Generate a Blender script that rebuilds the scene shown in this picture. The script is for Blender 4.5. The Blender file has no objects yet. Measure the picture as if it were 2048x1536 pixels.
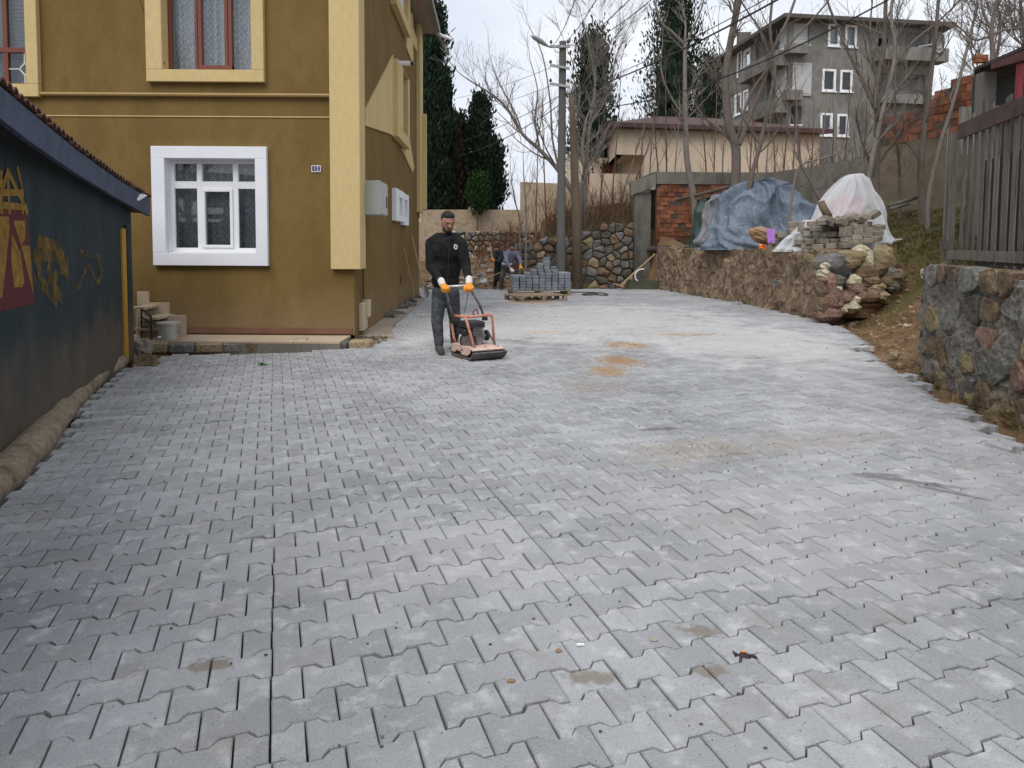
import bpy, bmesh, math, random
import numpy as np
from mathutils import Vector, Matrix, noise
random.seed(7)
SC = bpy.context.scene
COL = SC.collection
# ------------------------------------------------------------------ camera
CAM_H = 1.45; PITCH = math.atan(80/1400.0); ROLL = 0.006; FPX = 1400.0; CY = 564.0
cam = bpy.data.cameras.new('camera'); camo = bpy.data.objects.new('camera', cam); COL.objects.link(camo)
r0 = Vector((1,0,0)); fw = Vector((0,math.cos(PITCH),-math.sin(PITCH))); u0 = Vector((0,math.sin(PITCH),math.cos(PITCH)))
cr = r0*math.cos(ROLL)+u0*math.sin(ROLL); cu = -r0*math.sin(ROLL)+u0*math.cos(ROLL)
camo.matrix_world = Matrix(((cr.x,cu.x,-fw.x,0),(cr.y,cu.y,-fw.y,0),(cr.z,cu.z,-fw.z,CAM_H),(0,0,0,1)))
cam.sensor_width = 36; cam.lens = 36*FPX/2048; cam.shift_y = -(768-CY)/2048
cam.clip_start = .05; cam.clip_end = 3000
SC.camera = camo
# ------------------------------------------------------------------ light
SUN_EL = math.radians(52); SUN_AZ = math.radians(200)      # soft light from behind the cloud, behind the camera's left
w = bpy.data.worlds.new('World'); SC.world = w; w.use_nodes = True
nt = w.node_tree; nt.nodes.clear()
def N(t, k, **kw):
    n = t.nodes.new(k)
    for a, b in kw.items(): setattr(n, a, b)
    return n
sky = N(nt,'ShaderNodeTexSky', sky_type='NISHITA', sun_disc=False, sun_elevation=SUN_EL, sun_rotation=SUN_AZ, air_density=1.2, dust_density=3.5, ozone_density=1.5)
tc = N(nt,'ShaderNodeTexCoord'); mp = N(nt,'ShaderNodeMapping'); mp.inputs['Scale'].default_value = (1,1,2.6)
mp.inputs['Location'].default_value = (3.1,.4,.2)
nz = N(nt,'ShaderNodeTexNoise'); nz.inputs['Scale'].default_value = 1.5; nz.inputs['Detail'].default_value = 5; nz.inputs['Roughness'].default_value = .45
rp = N(nt,'ShaderNodeValToRGB'); rp.color_ramp.elements[0].position = .36; rp.color_ramp.elements[1].position = .66
rp.color_ramp.elements[0].color = (5.3,5.75,6.7,1); rp.color_ramp.elements[1].color = (8.3,8.4,8.6,1)
mx = N(nt,'ShaderNodeMix', data_type='RGBA'); mx.inputs[0].default_value = .94
bg = N(nt,'ShaderNodeBackground'); bg.inputs['Strength'].default_value = .1
wo = N(nt,'ShaderNodeOutputWorld')
L = nt.links.new
L(tc.outputs['Generated'], mp.inputs[0]); L(mp.outputs[0], nz.inputs['Vector']); L(nz.outputs['Fac'], rp.inputs[0])
L(sky.outputs[0], mx.inputs[6]); L(rp.outputs[0], mx.inputs[7]); L(mx.outputs[2], bg.inputs[0]); L(bg.outputs[0], wo.inputs[0])
sl = bpy.data.lights.new('sun','SUN'); sl.energy = 1.5; sl.angle = math.radians(40); sl.color = (1,.97,.93)
so = bpy.data.objects.new('sun', sl); COL.objects.link(so)
sd = Vector((math.sin(SUN_AZ)*math.cos(SUN_EL), math.cos(SUN_AZ)*math.cos(SUN_EL), math.sin(SUN_EL)))
so.rotation_euler = sd.to_track_quat('Z','Y').to_euler()
SC.view_settings.view_transform = 'Standard'; SC.view_settings.look = 'None'; SC.view_settings.gamma = 1
SC.view_settings.use_curve_mapping = False; SC.view_settings.exposure = 0.46
SC.cycles.max_bounces = 6; SC.cycles.transparent_max_bounces = 12

# ------------------------------------------------------------------ placing helpers (measured rays onto real planes)
CO = Vector((0,0,CAM_H))
def ray(px, py): return (fw + cr*((px-1024)/FPX) - cu*((py-CY)/FPX))
def P(px, py, Y):
    d = ray(px,py); return CO + d*(Y/d.y)
def G(px, py, z=0.0):
    d = ray(px,py); return CO + d*((z-CAM_H)/d.z)
class Pl:
    """vertical plane from ground point o along u (left to right as seen); n faces the viewer"""
    def __init__(s, a, b):
        s.o = Vector((a[0],a[1],0)); e = Vector((b[0]-a[0], b[1]-a[1], 0)); s.W = e.length; s.u = e.normalized()
        s.v = Vector((0,0,1)); s.n = s.u.cross(s.v)
    def uv(s, px, py):
        d = ray(px,py); t = (s.o-CO).dot(s.n)/d.dot(s.n); h = CO+d*t
        return ((h-s.o).dot(s.u), h.z)
    def pt(s, a, z, d=0.0): return s.o + s.u*a + s.v*z + s.n*d
    def px(s, px, py, d=0.0):
        a, z = s.uv(px,py); return s.pt(a,z,d)

# ------------------------------------------------------------------ mesh builder
class MB:
    def __init__(s): s.v = []; s.f = []
    def add(s, vs, fs):
        b = len(s.v); s.v += [tuple(x) for x in vs]; s.f += [tuple(i+b for i in f) for f in fs]
    def quad(s, a,b,c,d): s.add([a,b,c,d],[(0,1,2,3)])
    def obox(s, o, u, v, n, a0,a1, z0,z1, d0,d1):
        """box in a frame: along u a0..a1, v z0..z1, n d0..d1"""
        vs = [o+u*a+v*z+n*d for a in (a0,a1) for z in (z0,z1) for d in (d0,d1)]
        s.add(vs, [(0,1,3,2),(4,6,7,5),(0,4,5,1),(2,3,7,6),(0,2,6,4),(1,5,7,3)])
    def box(s, x0,x1,y0,y1,z0,z1):
        s.obox(Vector((0,0,0)),Vector((1,0,0)),Vector((0,0,1)),Vector((0,1,0)),x0,x1,z0,z1,y0,y1)
    def pbox(s, pl, a0,a1,z0,z1,d0,d1): s.obox(pl.o,pl.u,pl.v,pl.n,a0,a1,z0,z1,d0,d1)
    def prism(s, poly, ext):
        """poly: list of 3D points, ext: extrusion vector"""
        n = len(poly); ext = Vector(ext); vs = [Vector(p) for p in poly]; vs2 = [p+ext for p in vs]
        s.add(vs+vs2, [tuple(range(n)), tuple(range(2*n-1,n-1,-1))]+[(i,(i+n),(i+1)%n+n,(i+1)%n) for i in range(n)])
    def bar(s, a, b, w, h, up=(0,0,1)):
        a=Vector(a); b=Vector(b); d=(b-a); l=d.length; d.normalize(); up=Vector(up)
        if abs(d.dot(up))>.98: up=Vector((1,0,0))
        sx=d.cross(up).normalized(); uz=sx.cross(d)
        s.obox(a,d,uz,sx,0,l,-h/2,h/2,-w/2,w/2)
    def tube(s, pts, rad, seg=6, cap=True):
        pts=[Vector(p) for p in pts]; n=len(pts)
        if not hasattr(rad,'__len__'): rad=[rad]*n
        b=len(s.v); ref=None
        for i,p in enumerate(pts):
            t=(pts[min(i+1,n-1)]-pts[max(i-1,0)])
            if t.length<1e-9: t=Vector((0,0,1))
            t.normalize()
            if ref is None:
                ref=Vector((1,0,0)) if abs(t.x)<.8 else Vector((0,1,0))
            x=(ref-t*ref.dot(t)).normalized(); y=t.cross(x); ref=x
            for k in range(seg):
                a=2*math.pi*k/seg; q=p+(x*math.cos(a)+y*math.sin(a))*rad[i]; s.v.append((q.x,q.y,q.z))
        for i in range(n-1):
            for k in range(seg):
                k2=(k+1)%seg; s.f.append((b+i*seg+k,b+i*seg+k2,b+(i+1)*seg+k2,b+(i+1)*seg+k))
        if cap:
            s.f.append(tuple(b+k for k in range(seg-1,-1,-1))); s.f.append(tuple(b+(n-1)*seg+k for k in range(seg)))
    def cyl(s, a, b, r, seg=12, r2=None): s.tube([a,b],[r, r if r2 is None else r2],seg)
    def ell(s, c, r, seg=10, rings=7, rot=None, nz=0, ns=3.0, seed=0):
        c=Vector(c); b=len(s.v); R=rot or Matrix.Identity(3)
        for i in range(rings+1):
            th=math.pi*i/rings
            for k in range(seg):
                a=2*math.pi*k/seg
                q=Vector((math.sin(th)*math.cos(a),math.sin(th)*math.sin(a),math.cos(th)))
                m=1+ (nz*noise.noise(q*ns*.6+Vector((seed*3.1,seed*1.7,seed)))if nz else 0)
                q=R@Vector((q.x*r[0]*m,q.y*r[1]*m,q.z*r[2]*m)); q+=c; s.v.append((q.x,q.y,q.z))
        for i in range(rings):
            for k in range(seg):
                k2=(k+1)%seg
                s.f.append((b+i*seg+k,b+(i+1)*seg+k,b+(i+1)*seg+k2,b+i*seg+k2))
    def build(s, name, mat, parent=None, smooth=False, bevel=0, kind=None, label=None):
        me=bpy.data.meshes.new(name)
        root=Vector((0,0,0)); p=parent
        while p is not None: root+=Vector(p.location); p=p.parent
        o=bpy.data.objects.new(name,me)
        vs=np.array(s.v,dtype=np.float64) if s.v else np.zeros((0,3))
        if parent is None and len(vs):
            mn=vs.min(0); mxx=vs.max(0); base=Vector(((mn[0]+mxx[0])/2,(mn[1]+mxx[1])/2,mn[2]))
            o.location=base; off=base
        else: off=root
        vs=vs-np.array(off)
        me.from_pydata(vs.tolist(),[],s.f); me.update()
        if mat: me.materials.append(mat)
        bm=bmesh.new(); bm.from_mesh(me)
        if smooth: bmesh.ops.remove_doubles(bm,verts=bm.verts,dist=1e-5)
        bmesh.ops.recalc_face_normals(bm,faces=bm.faces)
        if bevel: bmesh.ops.bevel(bm,geom=bm.edges[:],offset=bevel,segments=1,affect='EDGES',profile=.5)
        bm.to_mesh(me); bm.free()
        if smooth:
            me.polygons.foreach_set('use_smooth',[True]*len(me.polygons))
        COL.objects.link(o)
        if parent is not None: o.parent=parent
        if kind: o['kind']=kind
        if label: o['label']=label
        return o
def tag(o, label=None, cat=None, group=None, kind=None):
    if label: o['label']=label
    if cat: o['category']=cat
    if group: o['group']=group
    if kind: o['kind']=kind
    return o
def thing(name, loc, label, cat, group=None):
    o=bpy.data.objects.new(name,None); o.location=loc; o.empty_display_size=.2; COL.objects.link(o)
    return tag(o,label,cat,group)
def chain(o):
    l=Vector(o.location); p=o.parent
    while p is not None: l+=Vector(p.location); p=p.parent
    return l
def inst(mesh, name, loc, parent=None, rot=None, scale=None):
    """an object that shares a mesh; loc is in world space (parents are never rotated)"""
    o=bpy.data.objects.new(name,mesh); COL.objects.link(o)
    loc=Vector(loc)
    if parent is not None:
        loc-=chain(parent); o.parent=parent
    o.location=loc
    if rot is not None: o.rotation_euler=rot
    if scale is not None: o.scale=scale if hasattr(scale,'__len__') else (scale,)*3
    return o
def mesh_only(mb, name, mat, bevel=0, smooth=False):
    o=mb.build(name,mat,bevel=bevel,smooth=smooth); me=o.data
    l=Vector(o.location)
    me.transform(Matrix.Translation(l)); bpy.data.objects.remove(o); return me

# ------------------------------------------------------------------ materials
def mat(name, cols, scale=2.0, rough=.85, rand=0.0, speck=.12, sscale=60, bump=.0, bscale=60, stretch=None, metal=0, pos=None, spec=.5, trans=0, detail=6, cs=(.3,.7)):
    """cols: list of (r,g,b) blended by a noise in world space; rand: value change from piece to piece"""
    m=bpy.data.materials.new(name); m.use_nodes=True; t=m.node_tree; bs=t.nodes['Principled BSDF']; l=t.links.new
    bs.inputs['Roughness'].default_value=rough; bs.inputs['Metallic'].default_value=metal
    bs.inputs['Specular IOR Level'].default_value=spec
    g=N(t,'ShaderNodeNewGeometry'); mpn=N(t,'ShaderNodeMapping')
    if stretch: mpn.inputs['Scale'].default_value=stretch
    l(g.outputs['Position'],mpn.inputs[0])
    n1=N(t,'ShaderNodeTexNoise'); n1.inputs['Scale'].default_value=scale; n1.inputs['Detail'].default_value=detail; n1.inputs['Roughness'].default_value=.6
    l(mpn.outputs[0],n1.inputs['Vector'])
    rp=N(t,'ShaderNodeValToRGB'); e=rp.color_ramp.elements
    k=len(cols)
    if k==1: cols=[cols[0],cols[0]]; k=2
    e[0].position=cs[0]; e[0].color=(*cols[0],1); e[1].position=cs[1]; e[1].color=(*cols[-1],1)
    for i in range(1,k-1):
        x=e.new(cs[0]+(cs[1]-cs[0])*i/(k-1)); x.color=(*cols[i],1)
    l(n1.outputs['Fac'],rp.inputs[0]); out=rp.outputs[0]
    if speck or rand:
        val=None
        if speck:
            n2=N(t,'ShaderNodeTexNoise'); n2.inputs['Scale'].default_value=sscale; n2.inputs['Detail'].default_value=3
            l(mpn.outputs[0],n2.inputs['Vector'])
            mr=N(t,'ShaderNodeMapRange'); mr.inputs[1].default_value=.3; mr.inputs[2].default_value=.7; mr.inputs[3].default_value=1-speck; mr.inputs[4].default_value=1+speck
            l(n2.outputs['Fac'],mr.inputs[0]); val=mr.outputs[0]
        if rand:
            oi=N(t,'ShaderNodeObjectInfo'); ad=N(t,'ShaderNodeMath',operation='ADD'); fr=N(t,'ShaderNodeMath',operation='FRACT')
            l(oi.outputs['Random'],ad.inputs[0]); l(g.outputs['Random Per Island'],ad.inputs[1]); l(ad.outputs[0],fr.inputs[0])
            mr2=N(t,'ShaderNodeMapRange'); mr2.inputs[3].default_value=1-rand; mr2.inputs[4].default_value=1+rand
            l(fr.outputs[0],mr2.inputs[0])
            if val is not None:
                mu=N(t,'ShaderNodeMath',operation='MULTIPLY'); l(val,mu.inputs[0]); l(mr2.outputs[0],mu.inputs[1]); val=mu.outputs[0]
            else: val=mr2.outputs[0]
        hs=N(t,'ShaderNodeHueSaturation'); l(val,hs.inputs['Value']); l(out,hs.inputs['Color']); out=hs.outputs[0]
    l(out,bs.inputs['Base Color'])
    if bump:
        n3=N(t,'ShaderNodeTexNoise'); n3.inputs['Scale'].default_value=bscale; n3.inputs['Detail'].default_value=5
        l(mpn.outputs[0],n3.inputs['Vector'])
        bn=N(t,'ShaderNodeBump'); bn.inputs['Strength'].default_value=min(1,bump); bn.inputs['Distance'].default_value=.01*max(1,bump)
        l(n3.outputs['Fac'],bn.inputs['Height']); l(bn.outputs[0],bs.inputs['Normal'])
    m['_o']=1
    return m
def out_sock(m):
    bs=m.node_tree.nodes['Principled BSDF']; return bs, bs.inputs['Base Color'].links[0].from_socket
def blotch(m, spots, col, amt=.8, nscale=6, wob=.5):
    """patches of another colour lying on the surface: spots=(x,y,rx,ry,angle) or (x,y,z,r) in metres"""
    t=m.node_tree; l=t.links.new; bs,base=out_sock(m)
    g=N(t,'ShaderNodeNewGeometry'); nzz=N(t,'ShaderNodeTexNoise'); nzz.inputs['Scale'].default_value=nscale; nzz.inputs['Detail'].default_value=5
    l(g.outputs['Position'],nzz.inputs['Vector']); acc=None
    for (x,y,rx,ry,a) in spots:
        mpn=N(t,'ShaderNodeMapping',vector_type='TEXTURE'); mpn.inputs['Location'].default_value=(x,y,0); mpn.inputs['Rotation'].default_value=(0,0,a); mpn.inputs['Scale'].default_value=(rx,ry,50)
        l(g.outputs['Position'],mpn.inputs[0]); ln=N(t,'ShaderNodeVectorMath',operation='LENGTH'); l(mpn.outputs[0],ln.inputs[0])
        ma=N(t,'ShaderNodeMath',operation='MULTIPLY_ADD'); ma.inputs[1].default_value=wob*2; l(nzz.outputs['Fac'],ma.inputs[0]); l(ln.outputs['Value'],ma.inputs[2])
        mr=N(t,'ShaderNodeMapRange',interpolation_type='SMOOTHSTEP'); mr.inputs[1].default_value=wob+1.0; mr.inputs[2].default_value=wob+.45; mr.inputs[3].default_value=0; mr.inputs[4].default_value=amt
        l(ma.outputs[0],mr.inputs[0])
        if acc is None: acc=mr.outputs[0]
        else:
            mm=N(t,'ShaderNodeMath',operation='MAXIMUM'); l(acc,mm.inputs[0]); l(mr.outputs[0],mm.inputs[1]); acc=mm.outputs[0]
    mix=N(t,'ShaderNodeMix',data_type='RGBA'); l(acc,mix.inputs[0]); l(base,mix.inputs[6])
    if callable(col): col(t,mix.inputs[7],base)
    else: mix.inputs[7].default_value=(*col,1)
    l(mix.outputs[2],bs.inputs['Base Color'])
def zdirt(m, z0, z1, col, amt=.8, nscale=3, wob=.5):
    """splashed soil along the foot of a wall"""
    t=m.node_tree; l=t.links.new; bs,base=out_sock(m)
    g=N(t,'ShaderNodeNewGeometry'); nzz=N(t,'ShaderNodeTexNoise'); nzz.inputs['Scale'].default_value=nscale; nzz.inputs['Detail'].default_value=6
    l(g.outputs['Position'],nzz.inputs['Vector']); sx=N(t,'ShaderNodeSeparateXYZ'); l(g.outputs['Position'],sx.inputs[0])
    ma=N(t,'ShaderNodeMath',operation='MULTIPLY_ADD'); ma.inputs[1].default_value=wob; l(nzz.outputs['Fac'],ma.inputs[0]); l(sx.outputs['Z'],ma.inputs[2])
    mr=N(t,'ShaderNodeMapRange',interpolation_type='SMOOTHSTEP'); mr.inputs[1].default_value=z1+wob*.5; mr.inputs[2].default_value=z0+wob*.5; mr.inputs[3].default_value=0; mr.inputs[4].default_value=amt
    l(ma.outputs[0],mr.inputs[0])
    mix=N(t,'ShaderNodeMix',data_type='RGBA'); l(mr.outputs[0],mix.inputs[0]); l(base,mix.inputs[6]); mix.inputs[7].default_value=(*col,1); l(mix.outputs[2],bs.inputs['Base Color'])
def topcol(m, col, lo=.5, hi=.85, nscale=4, amt=.8):
    """growth or dust that settles on upward faces"""
    t=m.node_tree; l=t.links.new; bs,base=out_sock(m)
    g=N(t,'ShaderNodeNewGeometry'); sx=N(t,'ShaderNodeSeparateXYZ'); l(g.outputs['True Normal'],sx.inputs[0])
    nzz=N(t,'ShaderNodeTexNoise'); nzz.inputs['Scale'].default_value=nscale; nzz.inputs['Detail'].default_value=5; l(g.outputs['Position'],nzz.inputs['Vector'])
    ma=N(t,'ShaderNodeMath',operation='MULTIPLY_ADD'); ma.inputs[1].default_value=.8; l(nzz.outputs['Fac'],ma.inputs[0]); l(sx.outputs['Z'],ma.inputs[2])
    mr=N(t,'ShaderNodeMapRange'); mr.inputs[1].default_value=lo+.4; mr.inputs[2].default_value=hi+.4; mr.inputs[4].default_value=amt; l(ma.outputs[0],mr.inputs[0])
    mix=N(t,'ShaderNodeMix',data_type='RGBA'); l(mr.outputs[0],mix.inputs[0]); l(base,mix.inputs[6]); mix.inputs[7].default_value=(*col,1); l(mix.outputs[2],bs.inputs['Base Color'])
def glass(name, tint=(.8,.85,.85), rough=.02):
    m=bpy.data.materials.new(name); m.use_nodes=True; t=m.node_tree; l=t.links.new; t.nodes.clear()
    tr=N(t,'ShaderNodeBsdfTransparent'); tr.inputs[0].default_value=(*tint,1); gl=N(t,'ShaderNodeBsdfGlossy'); gl.inputs['Roughness'].default_value=rough
    fr=N(t,'ShaderNodeFresnel'); fr.inputs[0].default_value=1.5; mr=N(t,'ShaderNodeMapRange'); mr.inputs[3].default_value=.06; mr.inputs[4].default_value=1.1; l(fr.outputs[0],mr.inputs[0])
    mi=N(t,'ShaderNodeMixShader'); o=N(t,'ShaderNodeOutputMaterial'); l(mr.outputs[0],mi.inputs[0]); l(tr.outputs[0],mi.inputs[1]); l(gl.outputs[0],mi.inputs[2]); l(mi.outputs[0],o.inputs[0])
    return m

M_ochre=mat('ochre_render',[(.142,.092,.031),(.200,.132,.046),(.166,.108,.037),(.184,.119,.041)],scale=1.3,rough=.95,speck=.05,sscale=25,bump=.25,bscale=90,stretch=(1,1,.5),spec=.15)
zdirt(M_ochre,.1,.9,(.30,.21,.13),.45,2.5,.8)
M_cream=mat('cream_trim',[(.56,.43,.20),(.62,.48,.24)],scale=1.2,rough=.9,speck=.05,sscale=20,bump=.2,bscale=80,stretch=(1,1,.4),spec=.2)
M_white=mat('white_trim',[(.74,.75,.80),(.80,.81,.84)],scale=2,rough=.85,speck=.03,bump=.1,bscale=60)
M_pvc=mat('white_plastic_frame',[(.78,.79,.80),(.82,.82,.83)],rough=.35,speck=.02)
M_brownpvc=mat('brown_window_frame',[(.14,.035,.018),(.18,.05,.028)],rough=.4,speck=.08,stretch=(1,1,.2))
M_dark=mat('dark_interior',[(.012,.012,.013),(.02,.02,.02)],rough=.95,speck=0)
M_glass=glass('window_glass')
M_soil=mat('brown_soil',[(.10,.058,.03),(.19,.118,.062),(.26,.175,.10)],scale=2.2,rough=.98,speck=.35,sscale=45,bump=1.5,bscale=35,spec=.1)
M_conc=mat('grey_concrete',[(.085,.08,.068),(.19,.18,.155),(.13,.125,.108)],scale=1.5,rough=.95,speck=.15,bump=.6,bscale=40,stretch=(1,1,.45),spec=.2)
M_wood_old=mat('weathered_grey_wood',[(.07,.062,.052),(.16,.145,.125),(.105,.095,.08)],scale=5,rough=.9,rand=.25,speck=.25,sscale=30,bump=.5,bscale=50,stretch=(3,3,.25),spec=.2)
M_bark=mat('grey_bark',[(.095,.08,.068),(.155,.13,.11),(.12,.10,.085)],scale=5,rough=.95,speck=.2,bump=.5,bscale=40,stretch=(1,1,.4),spec=.1)
M_twig=mat('brown_twigs',[(.10,.07,.052),(.16,.11,.085)],scale=3,rough=.95,rand=.25,speck=.1,spec=.1)
M_redtwig=mat('reddish_stems',[(.12,.065,.04),(.19,.115,.07)],scale=3,rough=.95,rand=.35,speck=.1,spec=.1)
M_black=mat('black_rubber',[(.015,.015,.016),(.03,.03,.03)],rough=.6,speck=.1)
M_steel=mat('dusty_steel',[(.30,.30,.30),(.45,.45,.44)],scale=9,rough=.45,metal=.6,speck=.2)
# ------------------------------------------------------------------ terrain
EDGE=[(-10,2.6),(1,3.2),(3,3.45),(4.7,3.88),(6,4.15),(7.6,4.52),(8.6,4.6),(9.6,4.95),(10.6,5.4),(12,5.85),(13.4,6.0),(17.2,5.65),(22.3,4.62)]
def edge_x(y):
    if y<=EDGE[0][0]: return EDGE[0][1]
    for (a,b),(c,d) in zip(EDGE,EDGE[1:]):
        if y<=c: return b+(d-b)*(y-a)/(c-a)
    return EDGE[-1][1]
def sst(a,b,x):
    t=max(0,min(1,(x-a)/(b-a))); return t*t*(3-2*t)
def H(x,y):
    e=edge_x(y); nz=noise.noise(Vector((x*.7,y*.7,0)))*.08+noise.noise(Vector((x*2.3,y*2.3,3)))*.035
    base=-.085
    right=0
    d=x-e
    slope=min(.27*max(0,d-.8),2.6)+min(.09*max(0,d-10),2)
    if y<22.3 or x>4.62:
        terr=1.32+slope
        if y<7.75: right=sst(.3,.45,d)*(1.15+slope*.7)
        elif y<13.95:
            k=sst(13.25,13.95,y); kk=1-sst(7.75,8.3,y)
            ramp=sst(.15,3.0,d)*1.42+min(.22*max(0,d-2.2),2.6)
            right=ramp*(1-k)+(sst(.4,.6,d)*terr)*k
            right=right*(1-kk)+sst(.3,.45,d)*(1.15+slope*.7)*kk
        else: right=sst(.25,.4,d)*terr
    back=0
    if y>22.3:
        rec=1-(sst(3.7,3.85,x)*(1-sst(4.55,4.65,x))*(1-sst(23.7,24.1,y)))
        if x<.9:
            k=sst(0,1,(x+3)/4)
            back=sst(21.9,29.5,y)*(1.0+1.0*k)
            lump=math.exp(-((x-.1)/1.2)**2-((y-24.3)/1.5)**2)*.55
            back+=lump
        kb=sst(.7,1.3,x)
        rise=rec*sst(22.45,22.7,y)*(1.55+.18*min(3.3,max(0,x-1)))+min(.16*max(0,y-22.7),1.6)
        back=back*(1-kb)+rise*kb
        right=0 if x<4.62 else right
        kr=sst(4.4,6.0,x); back=back*(1-kr)+right*kr
        back+=max(0,min(y-40,40))*.02
        return base+back+nz*1.2
    if d<0: return base+nz*.15
    return base+right+nz*min(1,right*2+.2)
xs=np.concatenate([np.arange(-160,-14,8),np.arange(-14,-4,1.0),np.arange(-4,14,.2),np.arange(14,40,1.2),np.arange(40,240,10)])
ys=np.concatenate([np.arange(-60,0,4),np.arange(0,32,.2),np.arange(32,70,1.5),np.arange(70,420,14)])
mb=MB(); nx=len(xs)
for y in ys:
    for x in xs: mb.v.append((x,y,H(x,y)))
for j in range(len(ys)-1):
    for i in range(nx-1):
        a=j*nx+i; mb.f.append((a,a+1,a+1+nx,a+nx))
M_ground=mat('earth_ground',[(.085,.05,.028),(.165,.105,.058),(.25,.17,.10)],scale=1.3,rough=.98,speck=.35,sscale=38,bump=2.2,bscale=26,spec=.1)
blotch(M_ground,[(9.0,14.5,3.2,2.6,0),(7.6,12.9,1.6,.6,.2),(6.4,14.6,1.6,1.4,.1),(9.5,18,4,3,0),(3,25,3,3,0),(6.2,7,1.9,2.2,0)],(.075,.075,.028),.72,3,.6)
ground=mb.build('ground',M_ground,kind='structure'); ground.data.polygons.foreach_set('use_smooth',[True]*len(ground.data.polygons))

# ------------------------------------------------------------------ pavement of interlocking blocks
def inpoly(x,y,poly):
    c=False; n=len(poly)
    for i in range(n):
        x1,y1=poly[i]; x2,y2=poly[i-1]
        if (y1>y)!=(y2>y) and x<(x2-x1)*(y-y1)/(y2-y1)+x1: c=not c
    return c
COURT=[(-2.35,1.2),(-2.42,2.6),(-2.80,3.75),(-3.6,5.8),(-4.28,7.75),(-4.42,8.35),(-4.30,8.75),(-3.3,8.86),(-2.7,9.1),(-1.98,9.6),(-1.86,10.2),(-2.05,11.4),(-2.2,14),(-2.32,17),(-2.5,19.3),(-2.6,21.2),(1,21.6),(3.9,22.0),(4.5,22.0),(5.5,17.2),(5.84,13.4),(5.55,11.6),(5.28,10.6),(4.85,9.6),(4.46,8.6),(4.28,7.6),(3.88,6.0),(3.62,4.8),(3.2,3.2),(3.0,1.2)]
ANG=math.atan2(480,1400)          # rows run a little off square to the view
rv=Vector((math.cos(ANG),math.sin(ANG),0)); cv=Vector((-math.sin(ANG),math.cos(ANG),0))
PL_,PW=.200,.143
def paver_outline(half=0,g=.0028):
    a=PW*.5+.0145-g; b=PW*.5-.0145-g; t=.034; s=.026; E=.1-g
    xs_=[(-E,a),(-E+t,a),(-E+t+s,b),(E-t-s,b),(E-t,a),(E,a)]
    if half: xs_=[(-E,a),(-E+t,a),(-E+t+s,b),(-g,b)]
    top=xs_; bot=[(x,-y) for x,y in reversed(xs_)]
    return top+bot
def paver_mb(mb,c,ang,half=0,flip=False,tilt=(0,0),z=0,h=.07,ch=.0045,rnd=None):
    o=paver_outline(half)
    if flip: o=[(-x,-y) for x,y in o]
    ca,sa=math.cos(ang),math.sin(ang); n=len(o)
    k=1-ch/.08
    def tr(x,y,zz): return (c[0]+x*ca-y*sa, c[1]+x*sa+y*ca, z+zz+tilt[0]*x+tilt[1]*y)
    mx_=sum(p[0] for p in o)/n
    vs=[tr((x-mx_)*(1-ch/.1)+mx_,y*k,0) for x,y in o]+[tr(x,y,-ch) for x,y in o]+[tr(x,y,-h) for x,y in o]
    b=len(mb.v); mb.v+=vs
    mb.f.append(tuple(b+i for i in range(n-1,-1,-1)))
    for r in range(2):
        for i in range(n):
            j=(i+1)%n; mb.f.append((b+r*n+i,b+r*n+j,b+(r+1)*n+j,b+(r+1)*n+i))
M_paver=mat('concrete_paver',[(.235,.241,.250),(.335,.341,.350),(.43,.435,.442)],scale=.55,rough=.82,rand=.13,speck=.10,sscale=120,bump=.5,bscale=160,detail=7,spec=.35)
def _pv():
    m=M_paver; t=m.node_tree; l=t.links.new; bs,base=out_sock(m); g=N(t,'ShaderNodeNewGeometry')
    # whitish cement bloom in broken streaks, darker worn smudges, small pits
    def layer(base,scale,lo,hi,amt,col,st=(1,1,1),det=8):
        mp_=N(t,'ShaderNodeMapping'); mp_.inputs['Scale'].default_value=st; mp_.inputs['Rotation'].default_value=(0,0,-ANG); l(g.outputs['Position'],mp_.inputs[0])
        n=N(t,'ShaderNodeTexNoise'); n.inputs['Scale'].default_value=scale; n.inputs['Detail'].default_value=det; n.inputs['Roughness'].default_value=.65; l(mp_.outputs[0],n.inputs['Vector'])
        mr=N(t,'ShaderNodeMapRange',interpolation_type='SMOOTHSTEP'); mr.inputs[1].default_value=lo; mr.inputs[2].default_value=hi; mr.inputs[4].default_value=amt; l(n.outputs['Fac'],mr.inputs[0])
        mi=N(t,'ShaderNodeMix',data_type='RGBA'); l(mr.outputs[0],mi.inputs[0]); l(base,mi.inputs[6]); mi.inputs[7].default_value=(*col,1); return mi.outputs[2]
    c=layer(base,9,.50,.74,.7,(.60,.60,.60))
    c=layer(c,3.2,.54,.72,.5,(.29,.25,.215))
    c=layer(c,1.1,.55,.75,.35,(.21,.215,.225))
    c=layer(c,95,.66,.74,.75,(.05,.05,.05),det=2)
    c=layer(c,26,.68,.76,.75,(.72,.72,.72),det=4)
    l(c,bs.inputs['Base Color'])
_pv()
def gxy(px,py): p=G(px,py); return p.x,p.y
def spot(px,py,rx,ry,a=0): x,y=gxy(px,py); return (x,y,rx,ry,a)
blotch(M_paver,[spot(1252,690,.36,.42),spot(1240,722,.30,.42,.3),spot(1370,669,.62,.22,.2),spot(1215,742,.26,.4),spot(1060,605,.9,.5,.2),spot(1080,664,.5,.35)],(.38,.25,.14),.75,9,.75)
blotch(M_paver,[spot(1400,900,.8,.35,.4),spot(1180,770,.5,.5),spot(1640,880,.7,.3,.3)],(.36,.30,.23),.30,5,.8)
blotch(M_paver,[spot(1692,760,.05,.55,.1),spot(1735,815,.04,.42,.25),spot(1775,858,.035,.3,.35)],(.55,.55,.55),.38,14,.7)
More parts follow.
